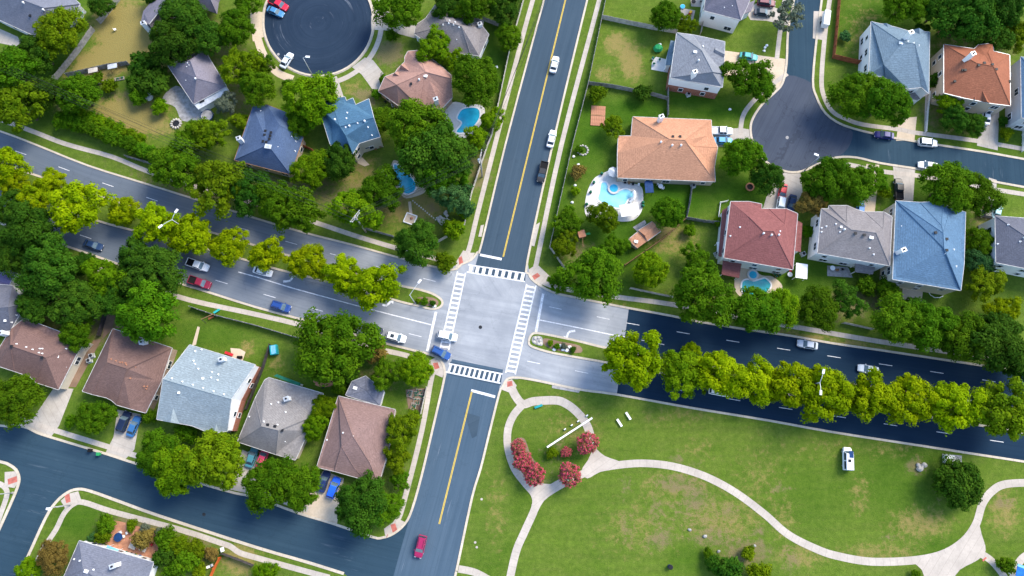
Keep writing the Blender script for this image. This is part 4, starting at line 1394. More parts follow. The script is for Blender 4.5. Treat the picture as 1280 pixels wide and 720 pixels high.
house('brown roofed house with a cream gable wall beside the narrow brown side yard', 'brown', 'cream', 3.4, 6.2,
      [(14, 411), (30, 398), (108, 427), (98, 438), (73, 487), (45, 478), (38, 471), (18, 464), (-4, 457), (-4, 440)], [(13, 432), (57, 447)],
      [(0, 1, 2, 3, 11, 10), (3, 4, 5, 11), (10, 11, 5, 6, 7), (0, 10, 7, 8, 9)], (10, 418, 2.4), [(21, 430), (33, 434), (41, 437), (50, 436), (53, 436), (49, 441), (53, 442), (73, 446, 'b'), (76, 457, 'b'), (84, 459), (89, 449), (83, 436), (15, 433, 'd'), (53, 447, 'd')])
house('brown roofed house between the cream-gabled house and the pale blue roof', 'brown2', 'brickt', 3.2, 6.6,
      [(141, 411), (215, 435), (201, 478), (182, 516), (163, 511), (146, 506), (139, 500), (133, 497), (116, 493), (103, 489)], [(134, 453), (159, 461), (155, 473, 5.6)],
      [(0, 10, 8, 9), (0, 1, 11, 10), (1, 2, 3, 4, 5, 12, 11), (10, 11, 12, 5, 6, 7, 8)], (182, 429, 1.8), [(139, 449), (145, 451), (150, 453), (153, 453), (157, 454), (158, 456), (170, 459), (167, 466), (163, 473), (180, 483), (184, 483), (183, 486)], vmat='terra')
house('pale blue-grey gabled two-storey house with brick side wall mid-row', 'paleblue', 'offwhite', 5.2, 8.0,
      [(237, 431), (319, 456), (284, 539), (262, 541), (240, 532), (196, 524)], [(204, 474), (289, 499)], [(0, 1, 7, 6), (6, 7, 2, 3, 4, 5)], (280, 450, 1.6),
      [(244, 439), (252, 437), (242, 451), (244, 455), (248, 461), (254, 473, 'b'), (265, 465), (264, 472), (273, 468), (272, 475), (215, 473), (228, 477), (241, 481), (254, 485), (267, 489), (280, 493), (224, 491, 'b')], brick='brick',
      extra=[('gable', ((197, 525), (231, 531), (213, 528), (219, 496)), 5.2, 6.9), ('gable', ((254, 541), (279, 543), (268, 541), (272, 520)), 5.1, 6.4)])
house('warm grey hipped house with white chimney and green awning on the lawn side', 'warmgrey', 'tanwall', 3.2, 6.6,
      [(336, 472), (404, 492), (392, 520), (386, 538), (369, 575), (345, 568), (297, 552), (319, 498), (331, 475)], [(327, 533), (348, 538)],
      [(8, 0, 1, 2, 9 + 1, 9, 7), (7, 9, 6), (6, 9, 10, 5), (2, 3, 4, 5, 10)], (361, 499, 1.8), [(330, 527), (335, 531, 'd'), (344, 533, 'd'), (347, 531), (353, 538, 'd'), (312, 521), (339, 505), (348, 503), (357, 515), (357, 552)],
      extra=[('lean', [(342, 470, 2.9), (346, 467.5, 2.7), (376, 479, 2.7), (374, 483, 2.9)], 'dgreen', 'posts')])
house('grey shingle patio cover attached behind the rose-brown roof', 'darkgrey', 'offwhite', 2.7, 3.1, [(457, 470), (480, 489), (475, 507), (432, 494), (440, 477)], [(458, 488)], [(0, 1, 5), (1, 2, 5), (2, 3, 5), (3, 4, 5), (4, 0, 5)], None, [(444, 485, 's')], name='patio_cover', cat='patio cover', windows=False)
house('rose-brown roofed house at the corner of avenue and side street', 'rosebrown', 'brickt', 3.2, 6.6,
      [(423, 495), (494, 512), (486, 561), (473, 606), (457, 600), (443, 596), (418, 589), (396, 584)], [(441, 545), (462, 578, 4.6), (427, 558, 5.8), (443, 585, 4.0)],
      [(0, 8, 10, 6, 7), (10, 11, 5, 6), (8, 9, 11, 10), (0, 1, 2, 3, 9, 8), (9, 3, 4, 11), (11, 4, 5)], (452, 537, 1.6), [(429, 541), (409, 550), (418, 574), (442, 545), (448, 547, 'b'), (464, 557), (462, 589), (464, 551), (446, 538)])
house('grey roofed house at the photo bottom behind the cluttered brick patio', 'darkgrey', 'offwhite', 3.2, 6.6,
      [(99, 676), (192, 703), (178, 745), (60, 745), (79, 723)], [(104, 712, 5.2), (140, 735)], [(0, 1, 6, 5), (1, 2, 6), (2, 3, 5, 6), (3, 4, 5), (4, 0, 5)], (147, 706, 2.0), [(93, 699), (100, 701), (108, 714, 's'), (117, 712)])

# sheds
house('tan-roofed garden shed, the larger of two touching sheds near the pool', 'tanorange', 'tanwall', 2.3, 3.2, [(798, 288), (815, 277), (826, 289), (809, 301)], [(806, 294), (820, 283)], [(0, 1, 5, 4), (1, 2, 5), (2, 3, 4, 5), (3, 0, 4)], name='shed', cat='shed', inset=.2, windows=False)
house('tan-roofed garden shed with a skylight, the smaller of two touching sheds', 'tanorange', 'tanwall', 2.2, 3.0, [(786, 299), (797, 290), (808, 302), (797, 310)], [(791, 305), (802, 296)], [(0, 1, 5, 4), (1, 2, 5), (2, 3, 4, 5), (3, 0, 4)], name='shed', cat='shed', inset=.2, vents=[(795, 302, 's')], windows=False)
house('small brown shed roof under the yellow-green tree behind the row', 'brown2', 'tanwall', 2.3, 3.0, [(147, 396), (160, 400), (158, 412), (145, 410)], [(147, 403), (159, 406)], [(0, 1, 5, 4), (1, 2, 5), (2, 3, 4, 5), (3, 0, 4)], name='shed', cat='shed', inset=.2, windows=False)
sheet('patio', [(791, 284), (806, 275), (808, 279), (797, 290)], 0.03, 'slab')


# ------------------------------------------------------------------ trees and shrubs
ORD = ['first', 'second', 'third', 'fourth', 'fifth', 'sixth', 'seventh', 'eighth', 'ninth', 'tenth', 'eleventh', 'twelfth', 'thirteenth', 'fourteenth']


def crown_mesh(name, seed, n_cl, per, leaf, rc=(.2, .32), squash=.8, low=-.25, lobes=.22, fill=.12, oval=1.0, tm=.55):
    """a crown of unit radius about the origin: leaf clumps over an uneven dome, each leaf a small pointed quad"""
    g = np.random.default_rng(seed)
    ph = g.uniform(0, 6.28, 4)
    C, RC, T = [], [], []
    gold = math.pi * (3 - 5 ** .5)
    for i in range(n_cl):
        z = 1 - (i + .5) / n_cl * (1 - low)
        th = i * gold + g.normal(0, .25)
        r = math.sqrt(max(0, 1 - z * z))
        rad = g.uniform(.60, .86) * (1 + lobes * (math.sin(2 * th + ph[0]) * .5 + math.sin(3 * th + ph[1]) * .5 + .4 * math.sin(5 * th + ph[2])))
        C.append((rad * r * math.cos(th), rad * r * math.sin(th) * oval, rad * z * squash))
        RC.append(g.uniform(*rc))
        T.append(g.uniform(0, 1))
    C, RC, T = np.array(C), np.array(RC), np.array(T)
    n = n_cl * per
    ci = np.repeat(np.arange(n_cl), per)
    d = g.normal(size=(n, 3))
    d /= np.linalg.norm(d, axis=1, keepdims=True)
    d[:, 2] = np.where(d[:, 2] < -.35, -d[:, 2], d[:, 2])
    rr = g.uniform(.40, 1.28, n) ** .9
    sq = g.uniform(.72, 1.3, (n_cl, 3)) * np.array([1, 1, .75])
    P = C[ci] + d * sq[ci] * (RC[ci] * rr)[:, None]
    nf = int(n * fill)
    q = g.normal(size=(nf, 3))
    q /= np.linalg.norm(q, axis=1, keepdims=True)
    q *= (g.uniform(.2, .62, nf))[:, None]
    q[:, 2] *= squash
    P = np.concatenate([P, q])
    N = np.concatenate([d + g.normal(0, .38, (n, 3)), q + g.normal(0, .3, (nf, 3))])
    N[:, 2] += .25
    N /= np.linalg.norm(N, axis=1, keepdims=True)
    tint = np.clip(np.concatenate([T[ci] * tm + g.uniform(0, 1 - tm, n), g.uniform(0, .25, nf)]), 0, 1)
    m_ = len(P)
    a = np.cross(N, g.normal(size=(m_, 3)))
    a /= np.linalg.norm(a, axis=1, keepdims=True)
    b = np.cross(N, a)
    s = leaf * g.uniform(.6, 1.3, m_)[:, None]
    V = np.stack([P + a * s, P + b * s * .62 + N * s * .15, P - a * s, P - b * s * .62 + N * s * .15], 1).reshape(-1, 3)
    me = bpy.data.meshes.new(name)
    me.vertices.add(m_ * 4)
    me.vertices.foreach_set('co', V.astype(np.float32).ravel())
    me.loops.add(m_ * 4)
    me.loops.foreach_set('vertex_index', np.arange(m_ * 4, dtype=np.int32))
    me.polygons.add(m_)
    me.polygons.foreach_set('loop_start', np.arange(0, m_ * 4, 4, dtype=np.int32))
    me.polygons.foreach_set('loop_total', np.full(m_, 4, dtype=np.int32))
    me.update(calc_edges=True)
    me.attributes.new('tint', 'FLOAT', 'POINT').data.foreach_set('value', np.repeat(tint, 4).astype(np.float32))
    me.validate()
    return me


CROWN = {
    'big': [crown_mesh('crown', 11 + i, 84, 190, .040, (.10, .22), .76, -.2, .24, .07) for i in range(4)],
    'street': [crown_mesh('crown', 31 + i, 54, 200, .048, (.11, .24), .80, -.2, .26, .06, (1, .9, 1.05, .95)[i]) for i in range(4)],
    'round': [crown_mesh('crown', 51 + i, 120, 90, .048, (.12, .19), .80, -.1, .05, .15) for i in range(2)],
    'loose': [crown_mesh('crown', 61 + i, 56, 140, .050, (.10, .21), .72, -.2, .32, .05) for i in range(2)],
    'shrub': [crown_mesh('crown', 71 + i, 26, 60, .12, (.24, .38), .75, .0, .16, .2) for i in range(2)],
    'bloom': [crown_mesh('crown', 91 + i, 95, 75, .050, (.10, .17), .80, -.1, .14, .08, 1.0, .12) for i in range(2)],
    'sparse': [crown_mesh('crown', 81, 36, 46, .070, (.12, .24), .72, -.2, .34, .02)],
}
CM = {}


def crown_for(kind, i, mat):
    k = (kind, i, mat)
    if k not in CM:
        me = CROWN[kind][i].copy() if any(q[:2] == k[:2] for q in CM) else CROWN[kind][i]
        me.materials.clear()
        me.materials.append(M[mat])
        CM[k] = me
    return CM[k]


def trunk_mesh(seed):
    r_ = random.Random(seed)
    mb = MB()
    mb.tube([(0, 0, 0), (.01, .02, .3), (-.02, .01, .62), (.02, .0, .95)], [.075, .058, .045, .018], 8)
    for k in range(6):
        a = k * 1.05 + r_.uniform(-.3, .3)
        z0 = r_.uniform(.42, .7)
        e = r_.uniform(.35, .55)
        mb.tube([(0, 0, z0), (e * .5 * math.cos(a), e * .5 * math.sin(a), z0 + .14), (e * math.cos(a), e * math.sin(a), z0 + r_.uniform(.2, .36))], [.034, .022, .008], 5)
    o = obj('trunk', mb, 'bark', None)
    me = o.data
    bpy.data.objects.remove(o)
    return me


TRUNK = [trunk_mesh(i) for i in range(3)]
tcount = [0]


def tree(px, py, r, mat, label, shape='big', name='tree', cat='tree', group=None, hr=1.55):
    """a tree whose crown shows at pixel (px, py) with pixel radius r"""
    i = tcount[0]
    tcount[0] += 1
    rr = random.Random(i * 13 + 5)
    c0 = G(px, py)
    rm = r * (c0 - CAM).dot(FWD) / FPX * 1.03
    zc = max(rm * (.72 if hr > 1 else .5), min(rm * hr * .62, 7.0))
    c = G(px, py, zc)
    t = thing(name, label, cat, (c.x, c.y, 0), 0, group)
    vs = CROWN[shape]
    j = rr.randrange(len(vs))
    o = bpy.data.objects.new('crown', crown_for(shape, j, 'f_' + mat))
    col.objects.link(o)
    o.parent = t
    o.location = (0, 0, zc)
    o.rotation_euler = (0, 0, rr.uniform(0, 6.28))
    o.scale = (rm, rm * rr.uniform(.93, 1.05), rm * rr.uniform(.85, 1.0))
    k = bpy.data.objects.new('trunk', TRUNK[i % 3])
    col.objects.link(k)
    k.parent = t
    h = zc + rm * .25
    k.scale = (rm * .85, rm * .85, h)
    k.rotation_euler = (0, 0, rr.uniform(0, 6.28))
    return t


def shrub(px, py, r, mat, label, group=None, cat='shrub', hr=1.2, shape='shrub', name='shrub'):
    return tree(px, py, r, mat, label, shape, name, cat, group, hr)


# yellow-green street trees on the two medians
gm = 'street trees along the median'
W_MED = [(8, 209, 24, 'clipped by the photo side edge'), (20, 234, 18, 'second from the photo side edge, low on the median'), (47, 247, 22, 'with a dark hollow beside it, near the photo side edge'), (66, 228, 17, 'small crown tucked between two larger ones'),
         (99, 259, 33, 'largest and widest crown on this side of the junction'), (157, 265, 20, 'small crown next to a gap where kerb shows'), (196, 280, 27, 'behind the two-armed lamp'), (240, 294, 26, 'just past the two-armed lamp, above the white pickup'),
         (287, 308, 24, 'compact crown above the solid white line'), (334, 318, 23, 'over a white car and the turn arrow tail'), (385, 328, 24, 'beside the painted turn arrow'), (430, 343, 24, 'second from the junction nose'), (470, 358, 33, 'nearest to the junction, broad double crown')]
for x, y, r, s in W_MED:
    tree(x, y, r, 'yellow', 'yellow-green median tree ' + s, 'street', 'street_tree', 'tree', gm)
E_MED = [(791, 450, 34, 'broad, first after the flower bed by the junction'), (852, 466, 26, 'beside a small outlying crown'), (863, 442, 13, 'tiny crown on the near edge of the dark road'), (902, 468, 30, 'over the parked-looking white car below'), (942, 478, 25, 'just past the half hidden white car'),
         (991, 482, 27, 'left of the east two-armed lamp'), (1030, 492, 31, 'under the two arms of the east lamp'), (1090, 494, 28, 'beside the silver sedan, most golden of the row'), (1058, 492, 17, 'small, in the gap beside the lamp'), (960, 484, 16, 'small, past the half hidden white car'), (878, 470, 16, 'small, next to the tiny crown'), (1115, 500, 17, 'small, next to the most golden one'), (1138, 500, 28, 'narrow crown with a tail toward the park'), (1192, 507, 31, 'second from the dark end of the row'), (1250, 512, 33, 'at the photo side edge, dullest of the row')]
for k, (x, y, r, s) in enumerate(E_MED):
    tree(x, y, r * 1.1, ('yellow', 'bright', 'yellow', 'yellow', 'yellow', 'yellow', 'yellow', 'yellow', 'yellow', 'yellow', 'olive', 'yellow', 'yellow', 'yellow', 'olive')[k], 'yellow-green tree on the dark-road median ' + s, 'street', 'street_tree', 'tree', gm)

TREES = [
    # upper left block
    (77, 40, 29, 'olive', 'tree covering the corner of the large blue-grey roof', 'big'), (50, 66, 25, 'dark', 'dark tree just below the large blue-grey roof', 'big'), (14, 88, 31, 'mid', 'mid green tree on the photo side edge above the boulevard', 'big'), (24, 134, 32, 'olive', 'olive-tinged tree by the photo side edge next to the boulevard', 'loose'), (60, 118, 24, 'dark', 'dark tree behind the round bush near the fence foot', 'big'),
    (100, 118, 27, 'mid', 'round dense mid green tree in the corner of the back yard', 'round'), (215, 57, 30, 'dark', 'dark tree over the eave of the grey-violet house, far from the street', 'big'), (232, 24, 30, 'dark', 'dark tree covering the middle of the lavender roof', 'big'), (258, 48, 26, 'dark', 'dark tree between two roofs above the grey-violet ridge', 'big'), (293, 37, 25, 'mid', 'mid green tree beside the gable of the lavender house', 'big'), (300, 84, 25, 'bright', 'bright tree between grey-violet house and cul-de-sac', 'loose'), (321, 110, 24, 'mid', 'mid green tree above the navy roof', 'big'),
    (328, 84, 14, 'mid', 'small tree at the cul-de-sac pavement edge', 'big'), (127, 8, 15, 'dark', 'dark tree at the photo top edge over the grey fence', 'big'), (192, -4, 14, 'dark', 'dark tree clipped by the photo top edge above the lavender roof', 'big'), (310, 6, 17, 'mid', 'small tree at the photo top edge left of the cul-de-sac', 'loose'),
    (283, 130, 15, 'grey', 'grey-green wispy tree below the metal porch strip', 'loose'), (300, 152, 12, 'olive', 'small olive tree against the navy roof edge', 'loose'), (262, 168, 24, 'olive', 'yellowish tree below the fire pit', 'loose'), (238, 174, 20, 'mid', 'mid green tree on the boulevard side of the dry yard', 'loose'),
    (222, 208, 31, 'mid', 'broad tree beside the boulevard sidewalk end', 'big'), (275, 232, 35, 'olive', 'largest olive tree overhanging the boulevard kerb', 'loose'), (312, 240, 28, 'dark', 'dark tree overhanging the boulevard below the navy roof', 'big'), (345, 250, 27, 'mid', 'mid green tree in the dense boulevard belt, below the navy roof corner', 'big'), (374, 264, 30, 'mid', 'mid green tree in the boulevard belt beside the exposed sidewalk', 'loose'), (390, 212, 24, 'bright', 'bright tree next to the tan side deck of the navy house', 'big'), (424, 200, 24, 'dark', 'dark tree below the teal-roofed house corner', 'big'),
    (445, 262, 30, 'bright', 'brightest tree behind the leaning utility pole', 'loose'), (478, 238, 28, 'mid', 'mid green tree covering the left side of the narrow pool', 'big'), (521, 305, 28, 'dark', 'dark tree between fence and boulevard kerb near the junction', 'big'), (568, 247, 25, 'blue', 'blue-green tree near the avenue fence', 'loose'), (581, 262, 12, 'bright', 'small bright tree against the white avenue fence', 'shrub'), (567, 287, 14, 'bright', 'bright clump at the fence corner by the junction', 'shrub'),
    (545, 192, 45, 'dark', 'huge dark tree beside the narrow pool', 'big'), (521, 164, 38, 'mid', 'large mid green tree touching the pink-brown roof', 'big'), (556, 218, 30, 'mid', 'mid green tree in front of the huge dark tree near the pool end', 'big'), (473, 152, 18, 'mid', 'narrow tree between teal and pink-brown roofs', 'big'), (391, 124, 34, 'bright', 'big bright tree touching the cul-de-sac and the teal roof', 'big'), (376, 152, 20, 'mid', 'mid green tree between navy and teal roofs', 'big'),
    (543, 58, 22, 'bright', 'bright yellow-tinged tree over the pink-brown roof corner', 'loose'), (565, 75, 15, 'bright', 'small bright tree between two roofs by the big dark crown', 'loose'), (595, 101, 32, 'mid', 'dense tree between the grey-brown roof and the bright pool', 'big'), (636, 48, 18, 'mid', 'tree standing at the avenue fence near the photo top', 'big'), (500, 12, 30, 'mid', 'tree at the photo top edge beside the cul-de-sac driveway', 'big'), (562, 8, 22, 'dark', 'dark tree at the photo top edge behind the grey-brown roof', 'big'), (595, 6, 25, 'mid', 'mid green tree at the photo top edge beyond the fence', 'big'), (630, 12, 22, 'dark', 'dark tree at the photo top edge next to the avenue', 'big'), (616, 150, 15, 'bright', 'small light tree between bright pool and avenue fence', 'loose'), (596, 172, 16, 'bright', 'small light tree below the bright pool', 'loose'), (548, 160, 14, 'bright', 'small bright tree at the pool deck corner', 'loose'),
    # lower left block
    (15, 262, 24, 'dark', 'dark tree at the photo side edge below the median', 'big'), (37, 290, 35, 'dark', 'large dark tree beside the lower carriageway near the photo side edge', 'big'), (62, 335, 36, 'dark', 'large mid green tree above the violet metal roof', 'big'), (20, 318, 26, 'dark', 'dark tree touching the violet metal roof', 'big'), (134, 350, 28, 'bright', 'light green tree within the dark grove by the lower carriageway', 'loose'), (172, 327, 27, 'dark', 'dark tree overhanging the lower carriageway near the dark blue car', 'big'), (194, 344, 34, 'dark', 'mid green tree overhanging the kerb near the maroon pickup', 'big'), (104, 330, 16, 'dark', 'small tree at the kerb behind the dark blue car', 'big'),
    (46, 383, 23, 'dark', 'tree over the edge of the dark slate roof', 'big'), (100, 380, 30, 'dark', 'dark tree behind the cream-gabled house', 'big'), (97, 414, 22, 'mid', 'tree overhanging the cream-gabled brown roof', 'big'), (140, 374, 24, 'dark', 'dark tree above the narrow brown side yard', 'big'), (186, 392, 38, 'mid', 'large yellow-tinged tree behind the second brown roof', 'big'),
    (420, 432, 49, 'mid', 'very large round tree by the lower carriageway left of the junction', 'big'), (484, 467, 21, 'mid', 'mid green tree beside the grey patio cover', 'loose'), (520, 462, 22, 'bright', 'bright round tree near the junction corner', 'round'), (503, 538, 24, 'olive', 'olive tree overlapping the rose-brown roof', 'loose'), (404, 508, 16, 'bright', 'upper of two bright trees between the warm grey and rose-brown roofs', 'big'), (394, 532, 17, 'bright', 'lower of two bright trees between the warm grey and rose-brown roofs', 'big'), (496, 572, 17, 'olive', 'lower olive tree beside the rose-brown roof', 'loose'),
    (200, 568, 29, 'mid', 'left crown of the big group over the side street', 'big'), (222, 588, 32, 'bright', 'bright middle crown of the big group over the side street', 'big'), (270, 576, 36, 'olive', 'olive crown of the big group over the side street', 'big'), (337, 604, 32, 'mid', 'left crown of the pair below the warm grey roof', 'big'), (374, 608, 29, 'mid', 'right crown of the pair below the warm grey roof', 'big'), (452, 630, 33, 'dark', 'large dark tree over the kerb at the avenue corner', 'big'), (484, 634, 20, 'mid', 'smaller tree joined to the large dark tree at the avenue corner', 'big'), (500, 600, 13, 'mid', 'small tree below the olive one on the avenue lawn', 'loose'),
    (18, 500, 32, 'mid', 'tree at the photo side edge above the side street', 'big'), (120, 521, 23, 'mid', 'small tree on the front lawn of the second brown house', 'big'), (332, 716, 16, 'bright', 'bright tree at the photo bottom edge beside the sidewalk', 'big'), (37, 712, 15, 'bright', 'bright tree at the photo bottom corner by the street', 'big'), (68, 696, 21, 'brown', 'russet bushy tree beside the grey roof at the photo bottom', 'big'), (126, 748, 10, 'mid', 'small tree below the photo bottom edge', 'loose'),
    # upper right block
    (832, 21, 20, 'mid', 'round clipped tree at the end of the light fence', 'round'), (858, 31, 13, 'olive', 'brownish tree beside the round clipped tree', 'loose'), (932, 96, 27, 'mid', 'tree covering the driveway of the grey hip-roofed house', 'loose'), (950, 108, 20, 'mid', 'tree beside the grey bulb, over the lawn edge', 'big'), (766, 158, 15, 'olive', 'small olive tree beside the tan-orange roof', 'loose'), (928, 196, 27, 'mid', 'tree below the drive of the tan-orange house', 'big'), (956, 222, 22, 'dark', 'dark tree above the maroon roof driveway', 'big'),
    (755, 272, 20, 'olive', 'yellowish tree over the kidney pool deck', 'big'), (709, 278, 18, 'mid', 'tree at the avenue fence above the small play set', 'loose'), (706, 306, 17, 'olive', 'olive tree at the fence below the small play set', 'loose'), (767, 309, 17, 'mid', 'small tree beside the smaller tan shed', 'loose'), (835, 267, 21, 'mid', 'round tree between the pool house lawn and the fence corner', 'round'), (812, 338, 23, 'bright', 'very round light green tree by the back fence', 'round'), (740, 346, 35, 'mid', 'large tree at the junction corner behind the fence', 'big'), (697, 352, 13, 'mid', 'small tree on the junction corner lawn', 'loose'), (869, 321, 17, 'mid', 'small tree in the dry yard left of the maroon house', 'loose'), (878, 368, 38, 'mid', 'large tree overhanging the boulevard between the fence and teal pool', 'big'),
    (945, 388, 31, 'mid', 'tree in front of the teal pool beside the boulevard', 'big'), (972, 386, 26, 'bright', 'brighter tree joined to the one in front of the teal pool', 'big'), (1022, 386, 27, 'mid', 'tree just left of the exposed sidewalk on the dark road', 'big'), (1057, 376, 22, 'dark', 'dark thin tree behind the exposed sidewalk', 'loose'), (1125, 402, 32, 'mid', 'left part of the double tree below the blue roof', 'big'), (1160, 408, 32, 'mid', 'right part of the double tree below the blue roof', 'big'), (1199, 420, 34, 'mid', 'tree overhanging the dark road kerb past the double tree', 'big'), (1243, 428, 38, 'dark', 'dark tree at the dark road near the photo side edge', 'big'), (1253, 388, 20, 'yellow', 'golden tree above the dark boulevard grove', 'loose'), (1272, 452, 24, 'dark', 'darkest tree at the photo side edge by the dark road', 'big'),
    (984, 22, 23, 'grey', 'thin pale tree with see-through crown over the street edge', 'sparse'), (1066, 118, 30, 'mid', 'left half of the pair below the sky-grey roof', 'big'), (1104, 128, 33, 'mid', 'right half of the pair below the sky-grey roof', 'big'), (1184, 130, 16, 'bright', 'bright small tree at the terracotta house front', 'loose'), (1192, 148, 18, 'dark', 'blue-dark tree below the bright one at the terracotta house', 'big'), (1217, 156, 15, 'dark', 'dark rounded tree by the white car on the drive', 'big'),
    (1130, 4, 28, 'mid', 'tree at the photo top edge behind the sky-grey roof', 'big'), (1172, 12, 24, 'dark', 'dark tree at the photo top edge between two roofs', 'big'), (1208, 26, 36, 'dark', 'largest dark tree behind the terracotta roof', 'big'), (1250, 8, 30, 'dark', 'dark tree in the photo top corner', 'big'), (1268, 44, 20, 'olive', 'olive tree in the photo corner beside the dark ones', 'loose'), (1150, 38, 10, 'dark', 'small dark tree beside the sky-grey roof gable', 'loose'), (1235, 46, 24, 'dark', 'dark tree touching the terracotta gable', 'loose'),
    (1032, 226, 29, 'mid', 'tree beside the street lamp at the grey bulb', 'big'), (1068, 232, 25, 'mid', 'tree above the beige front slopes', 'big'), (1092, 226, 18, 'mid', 'small tree by the drive with the blue car', 'loose'), (1016, 252, 20, 'brown', 'golden-brown tree beside the maroon house drive', 'loose'), (1184, 232, 33, 'mid', 'left crown of the wide pair above the bright blue roof', 'big'), (1222, 245, 27, 'mid', 'right crown of the wide pair above the bright blue roof', 'big'), (1224, 302, 19, 'mid', 'upper tree in the gap beside the bright blue roof', 'big'), (1222, 328, 18, 'blue', 'middle tree in the gap beside the bright blue roof', 'big'), (1230, 356, 23, 'olive', 'olive tree low in the gap beside the bright blue roof', 'loose'),
    (1195, 604, 32, 'dark', 'solitary dark round tree in the park by the concrete pad', 'round'),
]
for x, y, r, mt, lb, shp in TREES:
    tree(x, y, r, mt, lb, shp, hr=.7 if 'solitary' in lb else 1.55)

gp = 'pink crape myrtles round the park circle'
for x, y, r, lb in [(648, 560, 11, 'upper of the three on the circle left edge'), (653, 577, 13, 'middle of the three on the circle left edge'), (668, 593, 15, 'lowest and widest of the three on the circle left edge'), (712, 593, 16, 'roundest, alone at the circle bottom'), (734, 554, 15, 'on the circle path beside the white beam'), (708, 565, 8, 'smallest, inside the circle')]:
    tree(x, y, r, 'pink', 'pink flowering tree ' + lb, 'bloom', 'flowering_tree', 'tree', gp, 1.5)

SHRUBS = [
    (182, 82, 17, 'dark', 'dark bush at the fence end below the dry yard'), (172, 103, 13, 'dark', 'left bush of the dark pair in the back yard'), (196, 103, 19, 'dark', 'right bush of the dark pair beside the grey-violet house'), (174, 123, 11, 'mid', 'small bush next to the white tank in the back yard'), (201, 134, 10, 'bright', 'bright bush at the curved patio edge'), (138, 108, 9, 'olive', 'olive bush between fence and yard beds'), (122, 98, 8, 'mid', 'bush under the pale garden roofs'),
    (490, 45, 8, 'mid', 'round bush on the cul-de-sac verge'), (336, 74, 5, 'dark', 'small round bush at the pavement ring'), (359, 106, 7, 'mid', 'low bush where the ring path bends'), (480, 100, 7, 'mid', 'bush at the pink-brown garage corner'), (471, 118, 7, 'mid', 'bush at the low corner of the pink-brown roof'), (557, 328, 13, 'olive', 'olive bush at the junction corner'),
    (746, 118, 11, 'olive', 'sparse bush below the grey fence corner'), (803, 117, 11, 'dark', 'dark bush on the grey fence'), (722, 215, 9, 'brown', 'reddish shrub on the lawn by the avenue fence'), (719, 239, 6, 'bright', 'small bright shrub by the pool yard'), (862, 288, 8, 'mid', 'low shrub in the dry yard'), (712, 262, 6, 'mid', 'low shrub beside the pool deck path'), (724, 187, 5, 'mid', 'shrub inside the stone ring'),
    (1056, 46, 7, 'blue', 'blue-green bush on the fenced lawn'), (1170, 102, 11, 'dark', 'dark bush between sky-grey and terracotta houses'), (1253, 152, 6, 'dark', 'small bush right of the terracotta drive'), (1257, 167, 8, 'olive', 'yellow bush right of the terracotta drive'), (1082, 358, 12, 'mid', 'bush at the corner of the bright blue house yard'), (1108, 362, 14, 'mid', 'bush between dark fence and tan patio'), (1140, 384, 14, 'dark', 'bush below the tan patio of the bright blue house'), (1105, 240, 9, 'bright', 'bright shrub beside the black pickup drive'), (898, 277, 6, 'bright', 'bright shrub in the small white-fenced bed'), (1010, 290, 8, 'mid', 'shrub between maroon and taupe houses'),
    (90, 526, 8, 'mid', 'small bush by the side street sidewalk'), (188, 520, 10, 'mid', 'bush at the foot of the pale blue house'), (235, 540, 14, 'mid', 'bush in front of the pale blue gable'), (440, 470, 10, 'dark', 'bush beside the round brick patio'), (425, 484, 9, 'mid', 'bush behind the warm grey chimney'), (470, 440, 14, 'brown', 'russet bush behind the kerb near the junction'),
    (134, 655, 12, 'mid', 'bush at the lawn edge of the brick patio'), (131, 668, 10, 'olive', 'olive bush beside the patio table'), (165, 656, 7, 'olive', 'round olive bush at the planted strip'), (181, 660, 6, 'grey', 'grey-blue agave-like shrub, first from the lawn'), (199, 664, 5, 'grey', 'grey-blue agave-like shrub, second from the lawn'), (180, 674, 12, 'brown', 'russet bush over the patio paving'), (208, 674, 14, 'mid', 'green bush in the planted strip'), (225, 680, 12, 'olive', 'olive bush in the planted strip near the curved walk'), (246, 686, 12, 'olive', 'loose olive bush by the orange fence end'), (206, 694, 13, 'dark', 'dark bush at the grey roof corner'), (232, 702, 15, 'mid', 'large bush around the turquoise pool toy'), (216, 712, 10, 'mid', 'bush below the grey roof corner'), (265, 692, 9, 'brown', 'orange-tinged bush at the orange fence'), (250, 712, 9, 'olive', 'bush against the orange fence'), (116, 672, 6, 'blue', 'blue-green bush at the grey roof corner on the lawn'),
    (885, 692, 7, 'mid', 'left of two small bushes in the park scrub'), (935, 691, 9, 'olive', 'right of two small bushes in the park scrub'), (910, 713, 17, 'dark', 'large dark bush at the photo bottom in the park'), (890, 704, 10, 'dark', 'dark bush beside the larger one at the photo bottom'), (948, 716, 13, 'olive', 'olive bush at the photo bottom in the park scrub'), (1256, 706, 11, 'mid', 'bush beside the blue canopy in the photo corner'), (690, 566, 7, 'olive', 'low shrub inside the park circle'), (1144, 718, 6, 'mid', 'small bush below the path junction'),
    (688, 429, 4, 'bright', 'first bright shrub of the median flower bed'), (696, 433, 4, 'green' if False else 'mid', 'green shrub in the middle of the median flower bed'), (705, 433, 4, 'grey', 'grey shrub of the median flower bed'), (716, 437, 4, 'dark', 'dark shrub at the far end of the median flower bed'), (531, 377, 5, 'mid', 'larger shrub on the west median nose'), (541, 379, 4, 'dark', 'dark small shrub on the west median nose'), (523, 376, 3.5, 'bright', 'bright shrub by the west median lamp'),
]
for x, y, r, mt, lb in SHRUBS:
    shrub(x, y, r, mt, lb)
